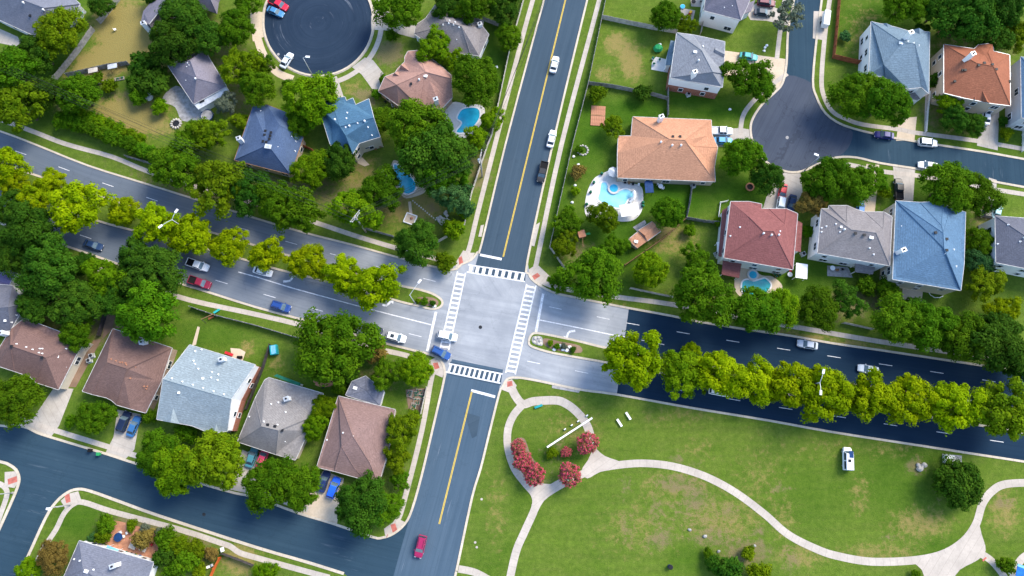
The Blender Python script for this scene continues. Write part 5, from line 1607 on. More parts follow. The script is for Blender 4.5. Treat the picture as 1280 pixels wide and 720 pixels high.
# clipped hedge row along the boulevard behind the sidewalk
hp = smooth_px([(78, 150), (100, 155), (125, 165), (150, 175), (172, 184), (196, 196)], 4)
hq = resample([Vector((a, b, 0)) for a, b in hp], 13)
for k, p in enumerate(hq):
    shrub(p.x, p.y, 10.5, 'mid', 'clipped green hedge shrub behind the boulevard sidewalk, %s from the photo side edge' % ORD[k], 'hedge shrubs behind the boulevard sidewalk', 'hedge shrub', 1.5, 'shrub', 'hedge_shrub')
hq = resample([Vector((a, b, 0)) for a, b in [(100, 144), (125, 152), (150, 163), (175, 174)]], 7)
for k, p in enumerate(hq):
    shrub(p.x, p.y, 9, 'bright', 'brighter hedge shrub of the yard-side row, %s from the photo side edge' % ORD[k], 'hedge shrubs facing the dry yard', 'hedge shrub', 1.5, 'shrub', 'hedge_shrub')


# ------------------------------------------------------------------ vehicles
def loft(mb, st):
    """body stations (x, half width, z bottom, z belt): an eight-point section each"""
    k0 = len(mb.v)
    for x, w_, zb, zt in st:
        mb.v += [(x, -w_ * .86, zb), (x, -w_, zb + .16), (x, -w_, zt - .16), (x, -w_ * .86, zt), (x, w_ * .86, zt), (x, w_, zt - .16), (x, w_, zb + .16), (x, w_ * .86, zb)]
    for i in range(len(st) - 1):
        for j in range(8):
            a, b = k0 + i * 8 + j, k0 + i * 8 + (j + 1) % 8
            mb.f.append((a, a + 8, b + 8, b))
    mb.f.append(tuple(k0 + j for j in range(8)))
    e = k0 + (len(st) - 1) * 8
    mb.f.append(tuple(e + j for j in range(7, -1, -1)))


CARS = dict(
    sedan=dict(st=[(-2.32, .70, .38, .80), (-2.2, .84, .26, .94), (-1.5, .91, .20, 1.0), (0, .92, .20, .96), (1.1, .91, .20, .92), (1.9, .86, .22, .80), (2.28, .72, .30, .66), (2.38, .50, .38, .58)], cab=(-1.80, -1.05, .22, 1.12, .97, 1.43, .82, .64), wb=1.38, tr=.79, wr=.33),
    suv=dict(st=[(-2.32, .78, .42, 1.02), (-2.25, .90, .32, 1.10), (-1.5, .96, .26, 1.12), (0, .97, .26, 1.08), (1.1, .96, .26, 1.06), (1.95, .90, .28, .98), (2.28, .78, .34, .84), (2.36, .56, .42, .72)], cab=(-2.22, -1.85, .32, 1.2, 1.08, 1.72, .90, .74), wb=1.40, tr=.83, wr=.37),
    pickup=dict(st=[(-2.75, .90, .45, 1.02), (-2.7, .97, .38, 1.08), (-.75, .99, .30, 1.08), (.9, .99, .30, 1.12), (1.9, .97, .32, 1.10), (2.55, .90, .36, 1.02), (2.75, .78, .44, .86)], cab=(-.75, -.60, .72, 1.5, 1.08, 1.82, .92, .78), wb=1.75, tr=.86, wr=.40),
    van=dict(st=[(-2.5, .90, .40, 1.2), (-2.45, .96, .32, 1.25), (0, .98, .28, 1.22), (1.5, .97, .28, 1.15), (2.2, .90, .30, 1.02), (2.5, .74, .38, .86)], cab=(-2.44, -2.36, 1.05, 1.75, 1.2, 2.15, .92, .82), wb=1.55, tr=.85, wr=.36))


def car_proto(kind):
    c = CARS[kind]
    x0, x1, x2, x3, zb, zt, wb_, wt = c['cab']
    P = {}
    mb = MB()
    loft(mb, c['st'])
    # cabin frustum with rounded roof edge
    sec = [(x0, wb_, x3, zb - .05), (x0 + (x1 - x0) * .86, wb_ - (wb_ - wt) * .80, x3 - (x3 - x2) * .86, zb + (zt - zb) * .86), (x1, wt * .92, x2, zt)]
    k = len(mb.v)
    for a, w_, b, z in sec:
        mb.v += [(a, -w_, z), (b, -w_, z), (b, w_, z), (a, w_, z)]
    for i in range(2):
        for j in range(4):
            a, b = k + i * 4 + j, k + i * 4 + (j + 1) % 4
            mb.f.append((a, b, b + 4, a + 4))
    mb.f.append((k + 8, k + 9, k + 10, k + 11))
    P['body'] = mb

    def panel(c4, push):
        m_ = MB()
        V = [Vector(v) for v in c4]
        n = (V[1] - V[0]).cross(V[2] - V[1]).normalized()
        cen = sum(V, Vector()) / 4
        V = [v + (cen - v) * .08 for v in V]
        m_.add([v + n * push for v in V] + [v - n * .03 for v in V], [(0, 1, 2, 3), (7, 6, 5, 4), (0, 4, 5, 1), (1, 5, 6, 2), (2, 6, 7, 3), (3, 7, 4, 0)])
        return m_
    s0, s1 = sec[0], sec[1]
    P['windshield'] = panel([(s0[2], -s0[1], s0[3]), (s0[2], s0[1], s0[3]), (s1[2], s1[1], s1[3]), (s1[2], -s1[1], s1[3])], .02)
    P['rear_window'] = panel([(s0[0], s0[1], s0[3]), (s0[0], -s0[1], s0[3]), (s1[0], -s1[1], s1[3]), (s1[0], s1[1], s1[3])], .02)
    xm = (s0[0] + s0[2]) / 2 - .1
    sides = []
    for sg in (-1, 1):
        for a0, a1, b0, b1 in ((xm + .04, s0[2] - .12, xm + .04, s1[2] - .05), (s0[0] + .12, xm - .04, s1[0] + .05, xm - .04)):
            q = [(a0, sg * s0[1], s0[3]), (a1, sg * s0[1], s0[3]), (b1, sg * s1[1], s1[3]), (b0, sg * s1[1], s1[3])]
            sides.append(panel(q if sg < 0 else q[::-1], .015))
    P['side'] = sides
    w_ = MB()
    n = 14
    for y, s in ((-.11, -1), (.11, 1)):
        for j in range(n):
            w_.v.append((c['wr'] * math.cos(6.2832 * j / n), y, c['wr'] * math.sin(6.2832 * j / n)))
    w_.f = [(j, (j + 1) % n, n + (j + 1) % n, n + j) for j in range(n)] + [tuple(range(n - 1, -1, -1)), tuple(range(n, 2 * n))]
    P['wheel'] = w_
    r_ = MB()
    for y in (-.125, .125):
        for j in range(8):
            r_.v.append((c['wr'] * .62 * math.cos(.7854 * j), y, c['wr'] * .62 * math.sin(.7854 * j)))
    r_.f = [(j, (j + 1) % 8, 8 + (j + 1) % 8, 8 + j) for j in range(8)] + [tuple(range(7, -1, -1)), tuple(range(8, 16))]
    P['rim'] = r_
    return P


PROTO = {k: car_proto(k) for k in CARS}
CARMESH = {}


def part(name, key, mb, mat, parent, loc=(0, 0, 0), smooth=False):
    k = (key, mat)
    if k not in CARMESH:
        o = obj(name, mb, mat, parent, None, smooth)
        CARMESH[k] = o.data
    else:
        o = bpy.data.objects.new(name, CARMESH[k])
        col.objects.link(o)
        o.parent = parent
    o.location = loc
    return o


def paint(c):
    nm = 'car paint %.2f %.2f %.2f' % c
    if nm not in M:
        m, nt, b = new_mat(nm)
        b.inputs['Base Color'].default_value = (*c, 1)
        b.inputs['Roughness'].default_value = 0.5
        b.inputs['Metallic'].default_value = 0.1
        b.inputs['Specular IOR Level'].default_value = 0.35
        b.inputs['Coat Weight'].default_value = 0.25
        b.inputs['Coat Roughness'].default_value = 0.35
        M[nm] = m
    return nm


def car(px, py, qx, qy, kind, c, label, name='car', cat='car', group='cars on the streets', z=0.03, bed='black', extra=None):
    """a vehicle centred at pixel p whose nose points toward pixel q"""
    p = G(px, py, 0.9)
    q = G(qx, qy, 0.9)
    p.z = z
    a = math.atan2(q.y - p.y, q.x - p.x)
    t = thing(name, label, cat, p, a, group)
    P, pr, k = PROTO[kind], paint(c), CARS[kind]
    part('body', kind + 'b', P['body'], pr, t)
    part('windshield', kind + 'w', P['windshield'], 'windshield', t)
    part('rear_window', kind + 'r', P['rear_window'], 'glass', t)
    for i, s in enumerate(P['side']):
        part('side_window', kind + 's%d' % i, s, 'glass', t)
    for sx in (-1, 1):
        for sy in (-1, 1):
            w_ = part('wheel', kind + 'wh', P['wheel'], 'black', t, (sx * k['wb'], sy * k['tr'], k['wr']), False)
            part('rim', kind + 'ri', P['rim'], 'galv', w_)
    fx, bx = k['st'][-2][0], k['st'][0][0]
    for sy in (-1, 1):
        part('headlight', kind + 'hl', MB().box((0, 0, 0), (.24, .34, .16)), 'lamp', t, (fx - .02, sy * k['st'][-2][1] * .74, k['st'][-2][3] - .14))
        part('taillight', kind + 'tl', MB().box((0, 0, 0), (.14, .26, .2)), 'taillight', t, (bx + .05, sy * k['st'][0][1] * .82, k['st'][0][3] - .16))
        part('mirror', kind + 'mi', MB().box((0, 0, 0), (.16, .22, .14)), pr, t, (k['cab'][3] - .28, sy * (k['cab'][6] + .12), k['cab'][4] + .06))
    if kind == 'pickup':
        m_ = MB()
        m_.box((-1.72, 0, 1.075), (1.8, 1.62, .03))
        part('cargo_bed', 'pbed', m_, bed, t)
        m_ = MB()
        for y in (-.90, .90):
            m_.box((-1.72, y, 1.19), (1.96, .10, .22))
        m_.box((-2.68, 0, 1.19), (.09, 1.70, .22))
        part('bed_rail', 'prail', m_, pr, t)
    if extra == 'sunroof':
        part('sunroof', kind + 'sun', MB().box(((k['cab'][1] + k['cab'][2]) / 2, 0, k['cab'][5] + .005), (.85, .8, .03)), 'glass', t)
    if extra == 'rack':
        for sy in (-.55, .55):
            part('roof_rail', kind + 'rr%.1f' % sy, MB().box(((k['cab'][1] + k['cab'][2]) / 2, sy, k['cab'][5] + .04), (1.7, .06, .07)), 'dark', t)
    if extra == 'solar':
        part('solar_panel', 'sol', MB().box((1.0, -.25, 2.16), (1.5, .9, .05)), 'navy', t)
        part('roof_vent', 'rvn', MB().box((-.4, .15, 2.2), (.6, .6, .12)), 'dark', t)
    return t


WHT, SIL, BLK, NAV, BLU, MAR, REDC = (.80, .80, .80), (.45, .48, .52), (.012, .013, .016), (.012, .04, .11), (.01, .09, .55), (.22, .012, .04), (.50, .02, .03)
car(693, 80, 699, 55, 'sedan', WHT, 'white car on the avenue, farther one of the two white cars')
car(689.5, 173, 695, 150, 'sedan', WHT, 'white car with dark windows on the avenue just behind a black pickup')
car(678, 215, 672, 240, 'pickup', BLK, 'black pickup on the avenue heading to the junction', 'pickup_truck', 'pickup truck')
car(116, 306, 135, 312, 'sedan', NAV, 'dark blue car alone on the lower carriageway beside the grove')
car(247, 331, 265, 337, 'pickup', WHT, 'white pickup with black bed beside a maroon pickup', 'pickup_truck', 'pickup truck')
car(249.5, 353, 268, 359, 'pickup', MAR, 'maroon pickup beside the white pickup on the lower carriageway', 'pickup_truck', 'pickup truck')
car(351, 383, 370, 389, 'suv', (.01, .05, .22), 'dark blue car in the kerb lane above the very large round tree', extra='rack')
car(466, 411, 482, 416, 'sedan', (.02, .03, .05), 'dark car half hidden under the very large round tree')
car(495, 421.5, 512, 426, 'suv', WHT, 'white car with dark sunroof waiting at the stop line', extra='sunroof')
car(559, 420, 578, 424, 'suv', WHT, 'white car on the west crosswalk')
car(551, 441, 567, 449, 'suv', (.012, .07, .26), 'blue car turning at the corner beside the west crosswalk', extra='rack')
car(525.5, 683, 520, 705, 'suv', (.30, .01, .075), 'crimson car with roof rails on the avenue near the side street', extra='rack')
car(1010, 430.5, 990, 427, 'sedan', (.42, .47, .55), 'silver car near the kerb on the dark road')
car(1086, 461.5, 1066, 458, 'sedan', (.50, .56, .63), 'pale silver car beside the median trees on the dark road')
car(899, 489, 920, 493, 'suv', WHT, 'white car half hidden by median trees on the lower dark road')
car(328, 339, 346, 344, 'sedan', WHT, 'white car half under a median tree near the turn arrow')
pk = 'cars parked at the kerb and on driveways'
car(358, 75, 365, 64, 'sedan', (.62, .66, .70), 'white car parked on the cul-de-sac edge', group=pk)
car(348, 5, 360, 11, 'pickup', (.50, .01, .04), 'red pickup at the photo top edge of the cul-de-sac', 'pickup_truck', 'pickup truck', pk)
car(344, 14, 356, 19, 'sedan', (.05, .20, .40), 'blue car parked beside the red pickup at the cul-de-sac', group=pk)
car(902, 163.5, 920, 164, 'pickup', (.70, .72, .75), 'white pickup on the tan-orange house drive', 'pickup_truck', 'pickup truck', pk, bed='galv')
car(904, 175.5, 922, 176, 'sedan', (.06, .28, .55), 'blue car beside the white pickup on the tan-orange house drive', group=pk)
car(978.5, 240, 975, 258, 'sedan', (.48, .015, .03), 'red car on the drive of the maroon house', group=pk)
car(976, 257, 973, 275, 'suv', (.70, .76, .80), 'white car nosed up to the maroon roof', group=pk)
car(990, 254, 986, 272, 'sedan', NAV, 'dark blue car on the maroon house drive beside the golden-brown tree', group=pk)
car(1123.5, 236, 1123, 215, 'pickup', BLK, 'black pickup on the drive of the bright blue house', 'pickup_truck', 'pickup truck', pk)
car(1076, 261, 1077, 245, 'sedan', (.02, .14, .42), 'blue car nosed into the beige front slopes', group=pk)
car(1160, 178, 1180, 180, 'suv', WHT, 'white car parked on the terracotta house side of the street', group=pk)
car(1160.5, 206.5, 1140, 204, 'sedan', WHT, 'white car parked in front of the wide pair of trees', group=pk)
car(1106, 168.5, 1086, 166, 'sedan', (.015, .02, .15), 'dark navy car parked below the paired street trees', group=pk)
car(1233.5, 145, 1234, 128, 'sedan', WHT, 'white car on the terracotta house drive', group=pk)
car(958, 3, 975, 5, 'suv', (.10, .008, .03), 'dark maroon car at the photo top edge on the white-sided house drive', group=pk)
car(954, 15, 972, 17, 'sedan', (.02, .035, .06), 'black car below the dark maroon one on the white-sided house drive', group=pk)
car(154.5, 527, 161, 511, 'suv', (.008, .02, .06), 'dark navy car on the drive of the second brown house', group=pk)
car(166.5, 533, 173, 518, 'sedan', (.03, .13, .32), 'lighter blue car on the drive of the second brown house', group=pk)
car(404.5, 602, 410, 586, 'sedan', (.012, .03, .12), 'dark blue car nearest the wall on the rose-brown house drive', group=pk)
car(417, 609.5, 423, 594, 'suv', (.01, .11, .70), 'vivid blue car on the rose-brown house drive', group=pk)
car(328, 572, 333, 559, 'sedan', (.62, .05, .13), 'pink-red car on the warm grey house drive', group=pk)
car(314.5, 571, 319, 558, 'sedan', (.06, .22, .28), 'teal car beside the pink-red one on the warm grey house drive', group=pk)
car(936, 70, 955, 73, 'sedan', (.01, .27, .27), 'teal car half under the tree of the grey hip-roofed house', group=pk)
car(1247, 263, 1250, 248, 'sedan', (.20, .38, .42), 'pale teal car beside the house at the photo side edge', group=pk)
car(1236, 268, 1252, 271, 'sedan', BLK, 'black car in front of the pale teal one near the photo side edge', group=pk)
car(1059.5, 573.5, 1059, 550, 'van', (.74, .76, .80), 'white van with dark roof panel standing on the park grass', 'van', 'van', None, extra='solar')
# box trailer at the kerb
p = G(1029.5, 28)
t = thing('box_trailer', 'long white box trailer parked on the pale apron of the east street', 'trailer', (p.x, p.y, .04), math.atan2(*(G(1032, 8) - p).yx))
obj('box_body', MB().box((0, 0, 1.35), (4.2, 1.5, 1.7)), 'white', t)
mb = MB()
for s in (-1, 1):
    mb.tube([(-.4, s * .82 - .1, .33), (-.4, s * .82 + .1, .33)], .33, 12)
obj('wheel', mb, 'black', t)
obj('drawbar', MB().bar((2.1, 0, .45), (3.1, 0, .45), .12, .12), 'dark', t)


# ------------------------------------------------------------------ poles, lamps, wires
def utility_pole(bx, by, tx, ty, h, label, ang):
    b = G(bx, by)
    p = G(tx, ty, h)
    t = thing('utility_pole', label, 'utility pole', b)
    d = p - b
    obj('pole_shaft', MB().tube([(0, 0, 0), (d.x * .5, d.y * .5, h * .5), (d.x, d.y, h)], [.24, .2, .15], 9), 'pole', t, smooth=True)
    tips = []
    for z, L in ((.985, 1.7), (.90, 1.4)):
        c = Vector((d.x * z, d.y * z, h * z))
        a = Vector((math.cos(ang), math.sin(ang), 0)) * L
        obj('crossarm', MB().bar(c - a, c + a, .16, .16), 'pole', t)
        mb = MB()
        for s in (-.92, -.4, .4, .92):
            q = c + a * s + Vector((0, 0, .16))
            mb.cyl(q, .09, .32, 7, .06)
            tips.append(q + b + Vector((0, 0, .32)))
        obj('insulators', mb, 'white', t)
    c = Vector((d.x * .8, d.y * .8, h * .8)) + Vector((math.cos(ang + 1.57), math.sin(ang + 1.57), 0)) * .42
    obj('transformer', MB().cyl(c - Vector((0, 0, .5)), .3, .9, 12), 'galv', t)
    obj('brace', MB().tube([Vector((d.x, d.y, h)) * .84, Vector((d.x, d.y, h)) * .9 + Vector((math.cos(ang), math.sin(ang), 0)) * .9], .05, 5), 'galv', t)
    return tips


T1 = utility_pole(457.5, 290, 443.5, 270, 11.5, 'leaning pale utility pole over the belt of trees along the boulevard', R(55))
T2 = utility_pole(602.5, 221, 600.5, 195, 11.5, 'pale utility pole at the avenue fence near the huge dark tree', R(80))


def wire(a, b, sag, label):
    n = 22
    P = [a.lerp(b, i / n) - Vector((0, 0, sag * 4 * (i / n) * (1 - i / n))) for i in range(n + 1)]
    tag(obj('power_line', MB().tube([p - a for p in P], .028, 4), 'dark', None), label, 'power line', 'power lines of the two utility poles').location = a


for k in (0, 1, 2, 3, 5):
    wire(T1[k], T2[k], 1.1, 'thin dark power line strung between the two utility poles')
    wire(T1[k], T1[k] + (G(-60, 60, 11) - T1[k]) * 1.0 + Vector((0, k * .5, 0)), 2.5, 'thin dark power line running from the leaning pole over the tree belt')
    wire(T2[k], T2[k] + (G(720, -120, 11) - T2[k]) + Vector((k * .5, 0, 0)), 2.5, 'thin dark power line running from the avenue pole up the avenue')


def lamp(bx, by, h, arms, label, cobra=True):
    b = G(bx, by)
    t = thing('street_lamp', label, 'street lamp', b)
    obj('lamp_pole', MB().tube([(0, 0, 0), (0, 0, h * .5), (0, 0, h)], [.13, .10, .07], 8), 'galv', t, smooth=True)
    obj('lamp_base', MB().cyl((0, 0, 0), .26, .35, 10, .2), 'slab', t)
    for (hx, hy) in arms:
        e = G(hx, hy, h + .5) - b
        m_ = e * .5
        obj('lamp_arm', MB().tube([(0, 0, h - .1), (m_.x, m_.y, h + .35), (e.x, e.y, h + .5)], .06, 6), 'galv', t)
        d = Vector((e.x, e.y, 0)).normalized() if Vector((e.x, e.y, 0)).length > .1 else Vector((1, 0, 0))
        hd = obj('lamp_head', MB().box((e.x + d.x * .3, e.y + d.y * .3, h + .5), (1.0, .45, .2), math.atan2(d.y, d.x)), 'white', t)
        obj('lens', MB().box((e.x + d.x * .35, e.y + d.y * .35, h + .375), (.6, .32, .06), math.atan2(d.y, d.x)), 'lamp', hd)


lamp(240, 291, 10, [(219.5, 265), (202, 282)], 'two-armed street lamp rising from the west median trees')
lamp(1001, 483, 10, [(1029, 466), (1026, 489)], 'two-armed street lamp rising from the east median trees')
lamp(519, 379, 9, [(523.5, 353)], 'street lamp on the west median nose by the junction')
lamp(390.5, 94, 8, [(383, 71)], 'street lamp at the cul-de-sac kerb')
lamp(1006, 213, 8, [(1022, 194)], 'street lamp at the grey bulb kerb')
lamp(88, 631, 8, [(59, 636)], 'street lamp at the inner street corner')
lamp(16, 616, 8, [(-8, 620)], 'street lamp at the photo side edge on the rounded corner')


def sign(px, py, rz, kind, label):
    b = G(px, py)
    t = thing('traffic_sign', label, 'sign', b, rz)
    obj('sign_post', MB().cyl((0, 0, 0), .05, 2.4, 6), 'galv', t)
    if kind == 'stop':
        mb = MB()
        V = [(math.cos(R(22.5 + 45 * k)) * .4, math.sin(R(22.5 + 45 * k)) * .4) for k in range(8)]
        mb.v = [(0.06, y, 2.3 + z) for y, z in V] + [(0.09, y, 2.3 + z) for y, z in V]
        mb.f = [tuple(range(7, -1, -1)), tuple(range(8, 16))] + [(k, (k + 1) % 8, 8 + (k + 1) % 8, 8 + k) for k in range(8)]
        obj('sign_plate', mb, 'red', t)
    else:
        obj('sign_plate', MB().box((.07, 0, 2.1), (.03, .5, .65)), 'white', t)


# ------------------------------------------------------------------ fences
def fence(pts, h, mat, label, gap=0.0, bw=0.28, post='greywood' if False else None):
    P = px2(pts)
    c = P[0]
    t = thing('fence', label, 'fence', c)
    bm_, rm = MB(), MB()
    rr = random.Random(int(pts[0][0] * 3 + pts[0][1]))
    for a, b in zip(P, P[1:]):
        L = (b - a).length
        if L < .3:
            continue
        d = (b - a) / L
        nn = Vector((-d.y, d.x, 0)) * .05
        n = max(1, int(L / (bw + gap)))
        for i in range(n):
            q = a + d * (L * (i + .5) / n) - c + nn * rr.uniform(.2, .7)
            hh = h * rr.uniform(.97, 1.02)
            bm_.box((q.x, q.y, hh / 2), (L / n - gap - .012, .03, hh), math.atan2(d.y, d.x))
        for z in (.35, h * .78):
            rm.bar(a - c - nn + Vector((0, 0, z)), b - c - nn + Vector((0, 0, z)), .07, .09)
        m_ = max(1, round(L / 2.6))
        for i in range(m_ + 1):
            q = a + d * (L * i / m_) - c - nn * 1.6
            o = shared('post', 'fp%.1f' % h, lambda mb: mb.box((0, 0, h / 2 + .05), (.11, .11, h + .1)), mat, t, (q.x, q.y, 0), math.atan2(d.y, d.x))
    bo = obj('boards', bm_, mat, t)
    bo['kind'] = 'stuff'
    obj('rails', rm, mat, t)
    return t


fence([(152, -2), (126, 30)], 1.9, 'greywood', 'grey board fence between dense trees and the dry yard, upper stretch')
fence([(119, 38), (100, 65), (80, 90), (64, 109)], 1.9, 'greywood', 'grey board fence along the dry yard, lower stretch to the round bush')
fence([(86, 96), (110, 91), (140, 84), (163, 81)], 1.8, 'greywood', 'grey board fence closing the foot of the dry yard')
fence([(672, -60), (655, 0), (637, 65), (615, 170), (610, 182), (590, 242), (580, 285), (546, 304)], 1.9, 'palewood', 'long pale board fence on the house-lined side of the avenue, pool yards')
fence([(604, 26), (630, 36), (645, 40)], 1.8, 'greywood', 'short grey fence between grey-brown house and avenue fence')
fence([(775, -60), (757, 0), (735, 106), (716, 180), (687, 310), (710, 343)], 1.8, 'palewood', 'long pale board fence on the lawn side of the avenue, kidney pool yard')
fence([(752, 24), (785, 31), (815, 37), (845, 42)], 1.9, 'palewood', 'light board fence between two upper lawns by the round clipped tree')
fence([(735, 106), (765, 110), (790, 115), (812, 119), (833, 125)], 1.8, 'greywood', 'grey board fence between the patchy lawn and the pool-side lawn')
fence([(834, 114), (834, 147)], 1.8, 'greywood', 'short grey-blue fence reaching the tan-orange roof')
fence([(864, 232), (861, 255), (857, 274), (880, 278), (902, 280)], 1.8, 'greywood', 'grey fence running down from the tan-orange house to the maroon house')
fence([(857, 274), (830, 298), (806, 315), (780, 333)], 1.7, 'wood', 'brown fence behind the two tan sheds')
fence([(1048, -10), (1044, 36), (1040, 73), (1060, 78), (1081, 82)], 1.9, 'redwood', 'reddish wooden fence round the sky-grey house lawn')
fence([(240, 384), (272, 395), (320, 407), (367, 421), (395, 428)], 1.7, 'palewood', 'pale fence behind the lawns along the lower boulevard sidewalk')
fence([(339, 431), (330, 460), (318, 490), (309, 512)], 1.7, 'darkwood', 'dark brown fence between pale blue house and warm grey house')
fence([(423, 483), (430, 470), (436, 455)], 1.7, 'darkwood', 'short dark fence beside the grey patio cover')
fence([(534, 484), (525, 524)], 1.7, 'palewood', 'short white fence beside the garden beds at the avenue')
fence([(277, 696), (270, 709), (260, 732)], 1.7, 'orange', 'bright orange wooden fence at the photo bottom')
fence([(279, 691), (298, 698), (318, 706)], 1.6, 'darkwood', 'low dark fence behind the curved sidewalk at the photo bottom')
fence([(1100, 345), (1099, 365), (1097, 392)], 1.8, 'darkwood', 'black fence between taupe and bright blue house yards')
fence([(457, 287), (475, 292), (493, 297)], 1.7, 'greywood', 'grey fence piece behind the sidewalk near the leaning utility pole')
fence([(160, 197), (180, 203), (198, 208)], 1.7, 'greywood', 'grey fence piece in the hedge beside the upper boulevard')
fence([(1052, 404), (1070, 408), (1088, 412)], 1.6, 'palewood', 'pale fence piece behind the exposed sidewalk on the dark road')
fence([(787, 361), (815, 367), (840, 372)], 1.6, 'palewood', 'pale fence piece between the round light tree and the boulevard')
fence([(1161, 116), (1158, 140), (1156, 166)], 1.0, 'white', 'thin white picket line between sky-grey and terracotta houses', .1, .12)
fence([(909, 252), (900, 254), (897, 277), (908, 279)], .8, 'white', 'small white fence round the bed beside the maroon house', .1, .12)
fence([(880, 18), (877, 32), (875, 44)], 1.8, 'palewood', 'short fence between white-sided and grey hip-roofed houses')
fence([(375, 183), (385, 186), (393, 190), (393, 200)], 1.7, 'redwood', 'small brown fence round the side deck of the navy house')
fence([(1278, 148), (1277, 190)], 1.0, 'white', 'white low fence at the photo side edge beyond the terracotta house', .1, .12)
fence([(126, 420), (140, 375)], 1.7, 'darkwood', 'dark fence between the two brown roofed houses')


# ------------------------------------------------------------------ garden and street things
def at(name, px, py, label, cat, rz=0.0, group=None, z=0.03):
    p = G(px, py)
    return thing(name, label, cat, (p.x, p.y, z), R(rz), group)


def table_set(px, py, mat, label, n=4, umb=None, rz=0):
    t = at('patio_table', px, py, label, 'patio table', rz)
    obj('tabletop', MB().cyl((0, 0, .70), .6, .05, 14), mat, t)
    for k in range(4):
        a = .785 + k * 1.57
        shared('leg', 'tleg', lambda mb: mb.cyl((0, 0, 0), .03, .70, 6), 'dark', t, (.4 * math.cos(a), .4 * math.sin(a), 0))
    if umb:
        obj('umbrella_pole', MB().cyl((0, 0, .75), .03, 1.5, 6), 'galv', t)
        mb = MB()
        V = [(1.35 * math.cos(.785 * k), 1.35 * math.sin(.785 * k), 2.0) for k in range(8)]
        mb.v = V + [(x, y, z - .12) for x, y, z in V] + [(0, 0, 2.5)]
        for k in range(8):
            mb.f += [(k, (k + 1) % 8, 16), (k, 8 + k, 8 + (k + 1) % 8, (k + 1) % 8)]
        obj('umbrella', mb, umb, t)
    return t


CH = {}


def chair(px, py, rz, mat, label, group=None):
    t = at('patio_chair', px, py, label, 'chair', rz, group)
    shared('seat', 'cseat', lambda mb: mb.box((0, 0, .43), (.52, .52, .06)), mat, t, (0, 0, 0))
    shared('backrest', 'cback', lambda mb: mb.box((-.27, 0, .70), (.05, .52, .5)), mat, t, (0, 0, 0))
    for x in (-.22, .22):
        for y in (-.22, .22):
            shared('leg', 'cleg', lambda mb: mb.box((0, 0, .2), (.05, .05, .40)), mat, t, (x, y, 0))
    return t


def lounger(px, py, rz, mat, label, group=None):
    t = at('sun_lounger', px, py, label, 'sun lounger', rz, group)
    obj('seat', MB().box((.25, 0, .34), (1.3, .62, .08)), mat, t)
    obj('backrest', MB().bar((-.42, 0, .34), (-.95, 0, .72), .62, .07), mat, t)
    for x in (-.3, .8):
        for y in (-.25, .25):
            shared('leg', 'lleg', lambda mb: mb.box((0, 0, .15), (.06, .06, .30)), 'galv', t, (x, y, 0))


def ac_unit(px, py, label, rz=0):
    t = at('air_conditioner', px, py, label, 'air conditioner', rz, 'air conditioners beside the houses')
    shared('case', 'acc', lambda mb: (mb.box((0, 0, .45), (.9, .9, .86)), mb.box((0, 0, .0), (1.1, 1.1, .06))), 'galv', t, (0, 0, 0))
    f_ = shared('fan_grille', 'acf', lambda mb: mb.cyl((0, 0, .88), .38, .05, 12), 'dark', t, (0, 0, 0))
    return t


def bench(px, py, rz, mat, label):
    t = at('bench', px, py, label, 'bench', rz)
    for k in range(3):
        shared('slat', 'bs', lambda mb: mb.box((0, 0, .45), (1.9, .16, .05)), mat, t, (0, -.17 + k * .17, 0))
    for x in (-.75, .75):
        shared('leg', 'bl', lambda mb: mb.box((0, 0, .21), (.08, .5, .42)), 'galv', t, (x, 0, 0))


def bin_(px, py, mat, label):
    t = at('wheelie_bin', px, py, label, 'bin')
    mb = MB()
    mb.v = [(-.25, -.25, .05), (.25, -.25, .05), (.25, .25, .05), (-.25, .25, .05), (-.32, -.32, 1.0), (.32, -.32, 1.0), (.32, .36, 1.0), (-.32, .36, 1.0)]
    mb.f = [(3, 2, 1, 0), (4, 5, 6, 7), (0, 1, 5, 4), (1, 2, 6, 5), (2, 3, 7, 6), (3, 0, 4, 7)]
    obj('bin_body', mb, mat, t)
    obj('lid', MB().box((0, .02, 1.04), (.7, .76, .07)), mat, t)
    for x in (-.26, .26):
        shared('wheel', 'bw', lambda mb: mb.tube([(-.03, .28, .1), (.03, .28, .1)], .1, 8), 'black', t, (x, 0, 0))


def raised_bed(px, py, lx, ly, rz, label, group):
    t = at('raised_bed', px, py, label, 'garden bed', rz, group)
    for s in (-1, 1):
        obj('board', MB().box((0, s * ly / 2, .15), (lx, .07, .3)), 'palewood', t)
        obj('board', MB().box((s * lx / 2, 0, .15), (.07, ly + .14, .302)), 'palewood', t)
    obj('soil', MB().box((0, 0, .11), (lx - .08, ly - .08, .2)), 'gravel', t)
    mb = MB()
    rr = random.Random(int(px * 7))
    for k in range(7):
        mb.blob((rr.uniform(-.4, .4) * lx, rr.uniform(-.4, .4) * ly, .28), (.16, .16, .16), 6, .3, k)
    obj('seedlings', mb, 'dgreen', t)['kind'] = 'stuff'


def rock(px, py, r, label, group=None, mat='stone', seed=1):
    p = G(px, py)
    o = obj('rock', MB().blob((p.x, p.y, r * .4), (r, r * .8, r * .6), 8, .25, seed), mat, None, (p.x, p.y, 0))
    return tag(o, label, 'rock', group)


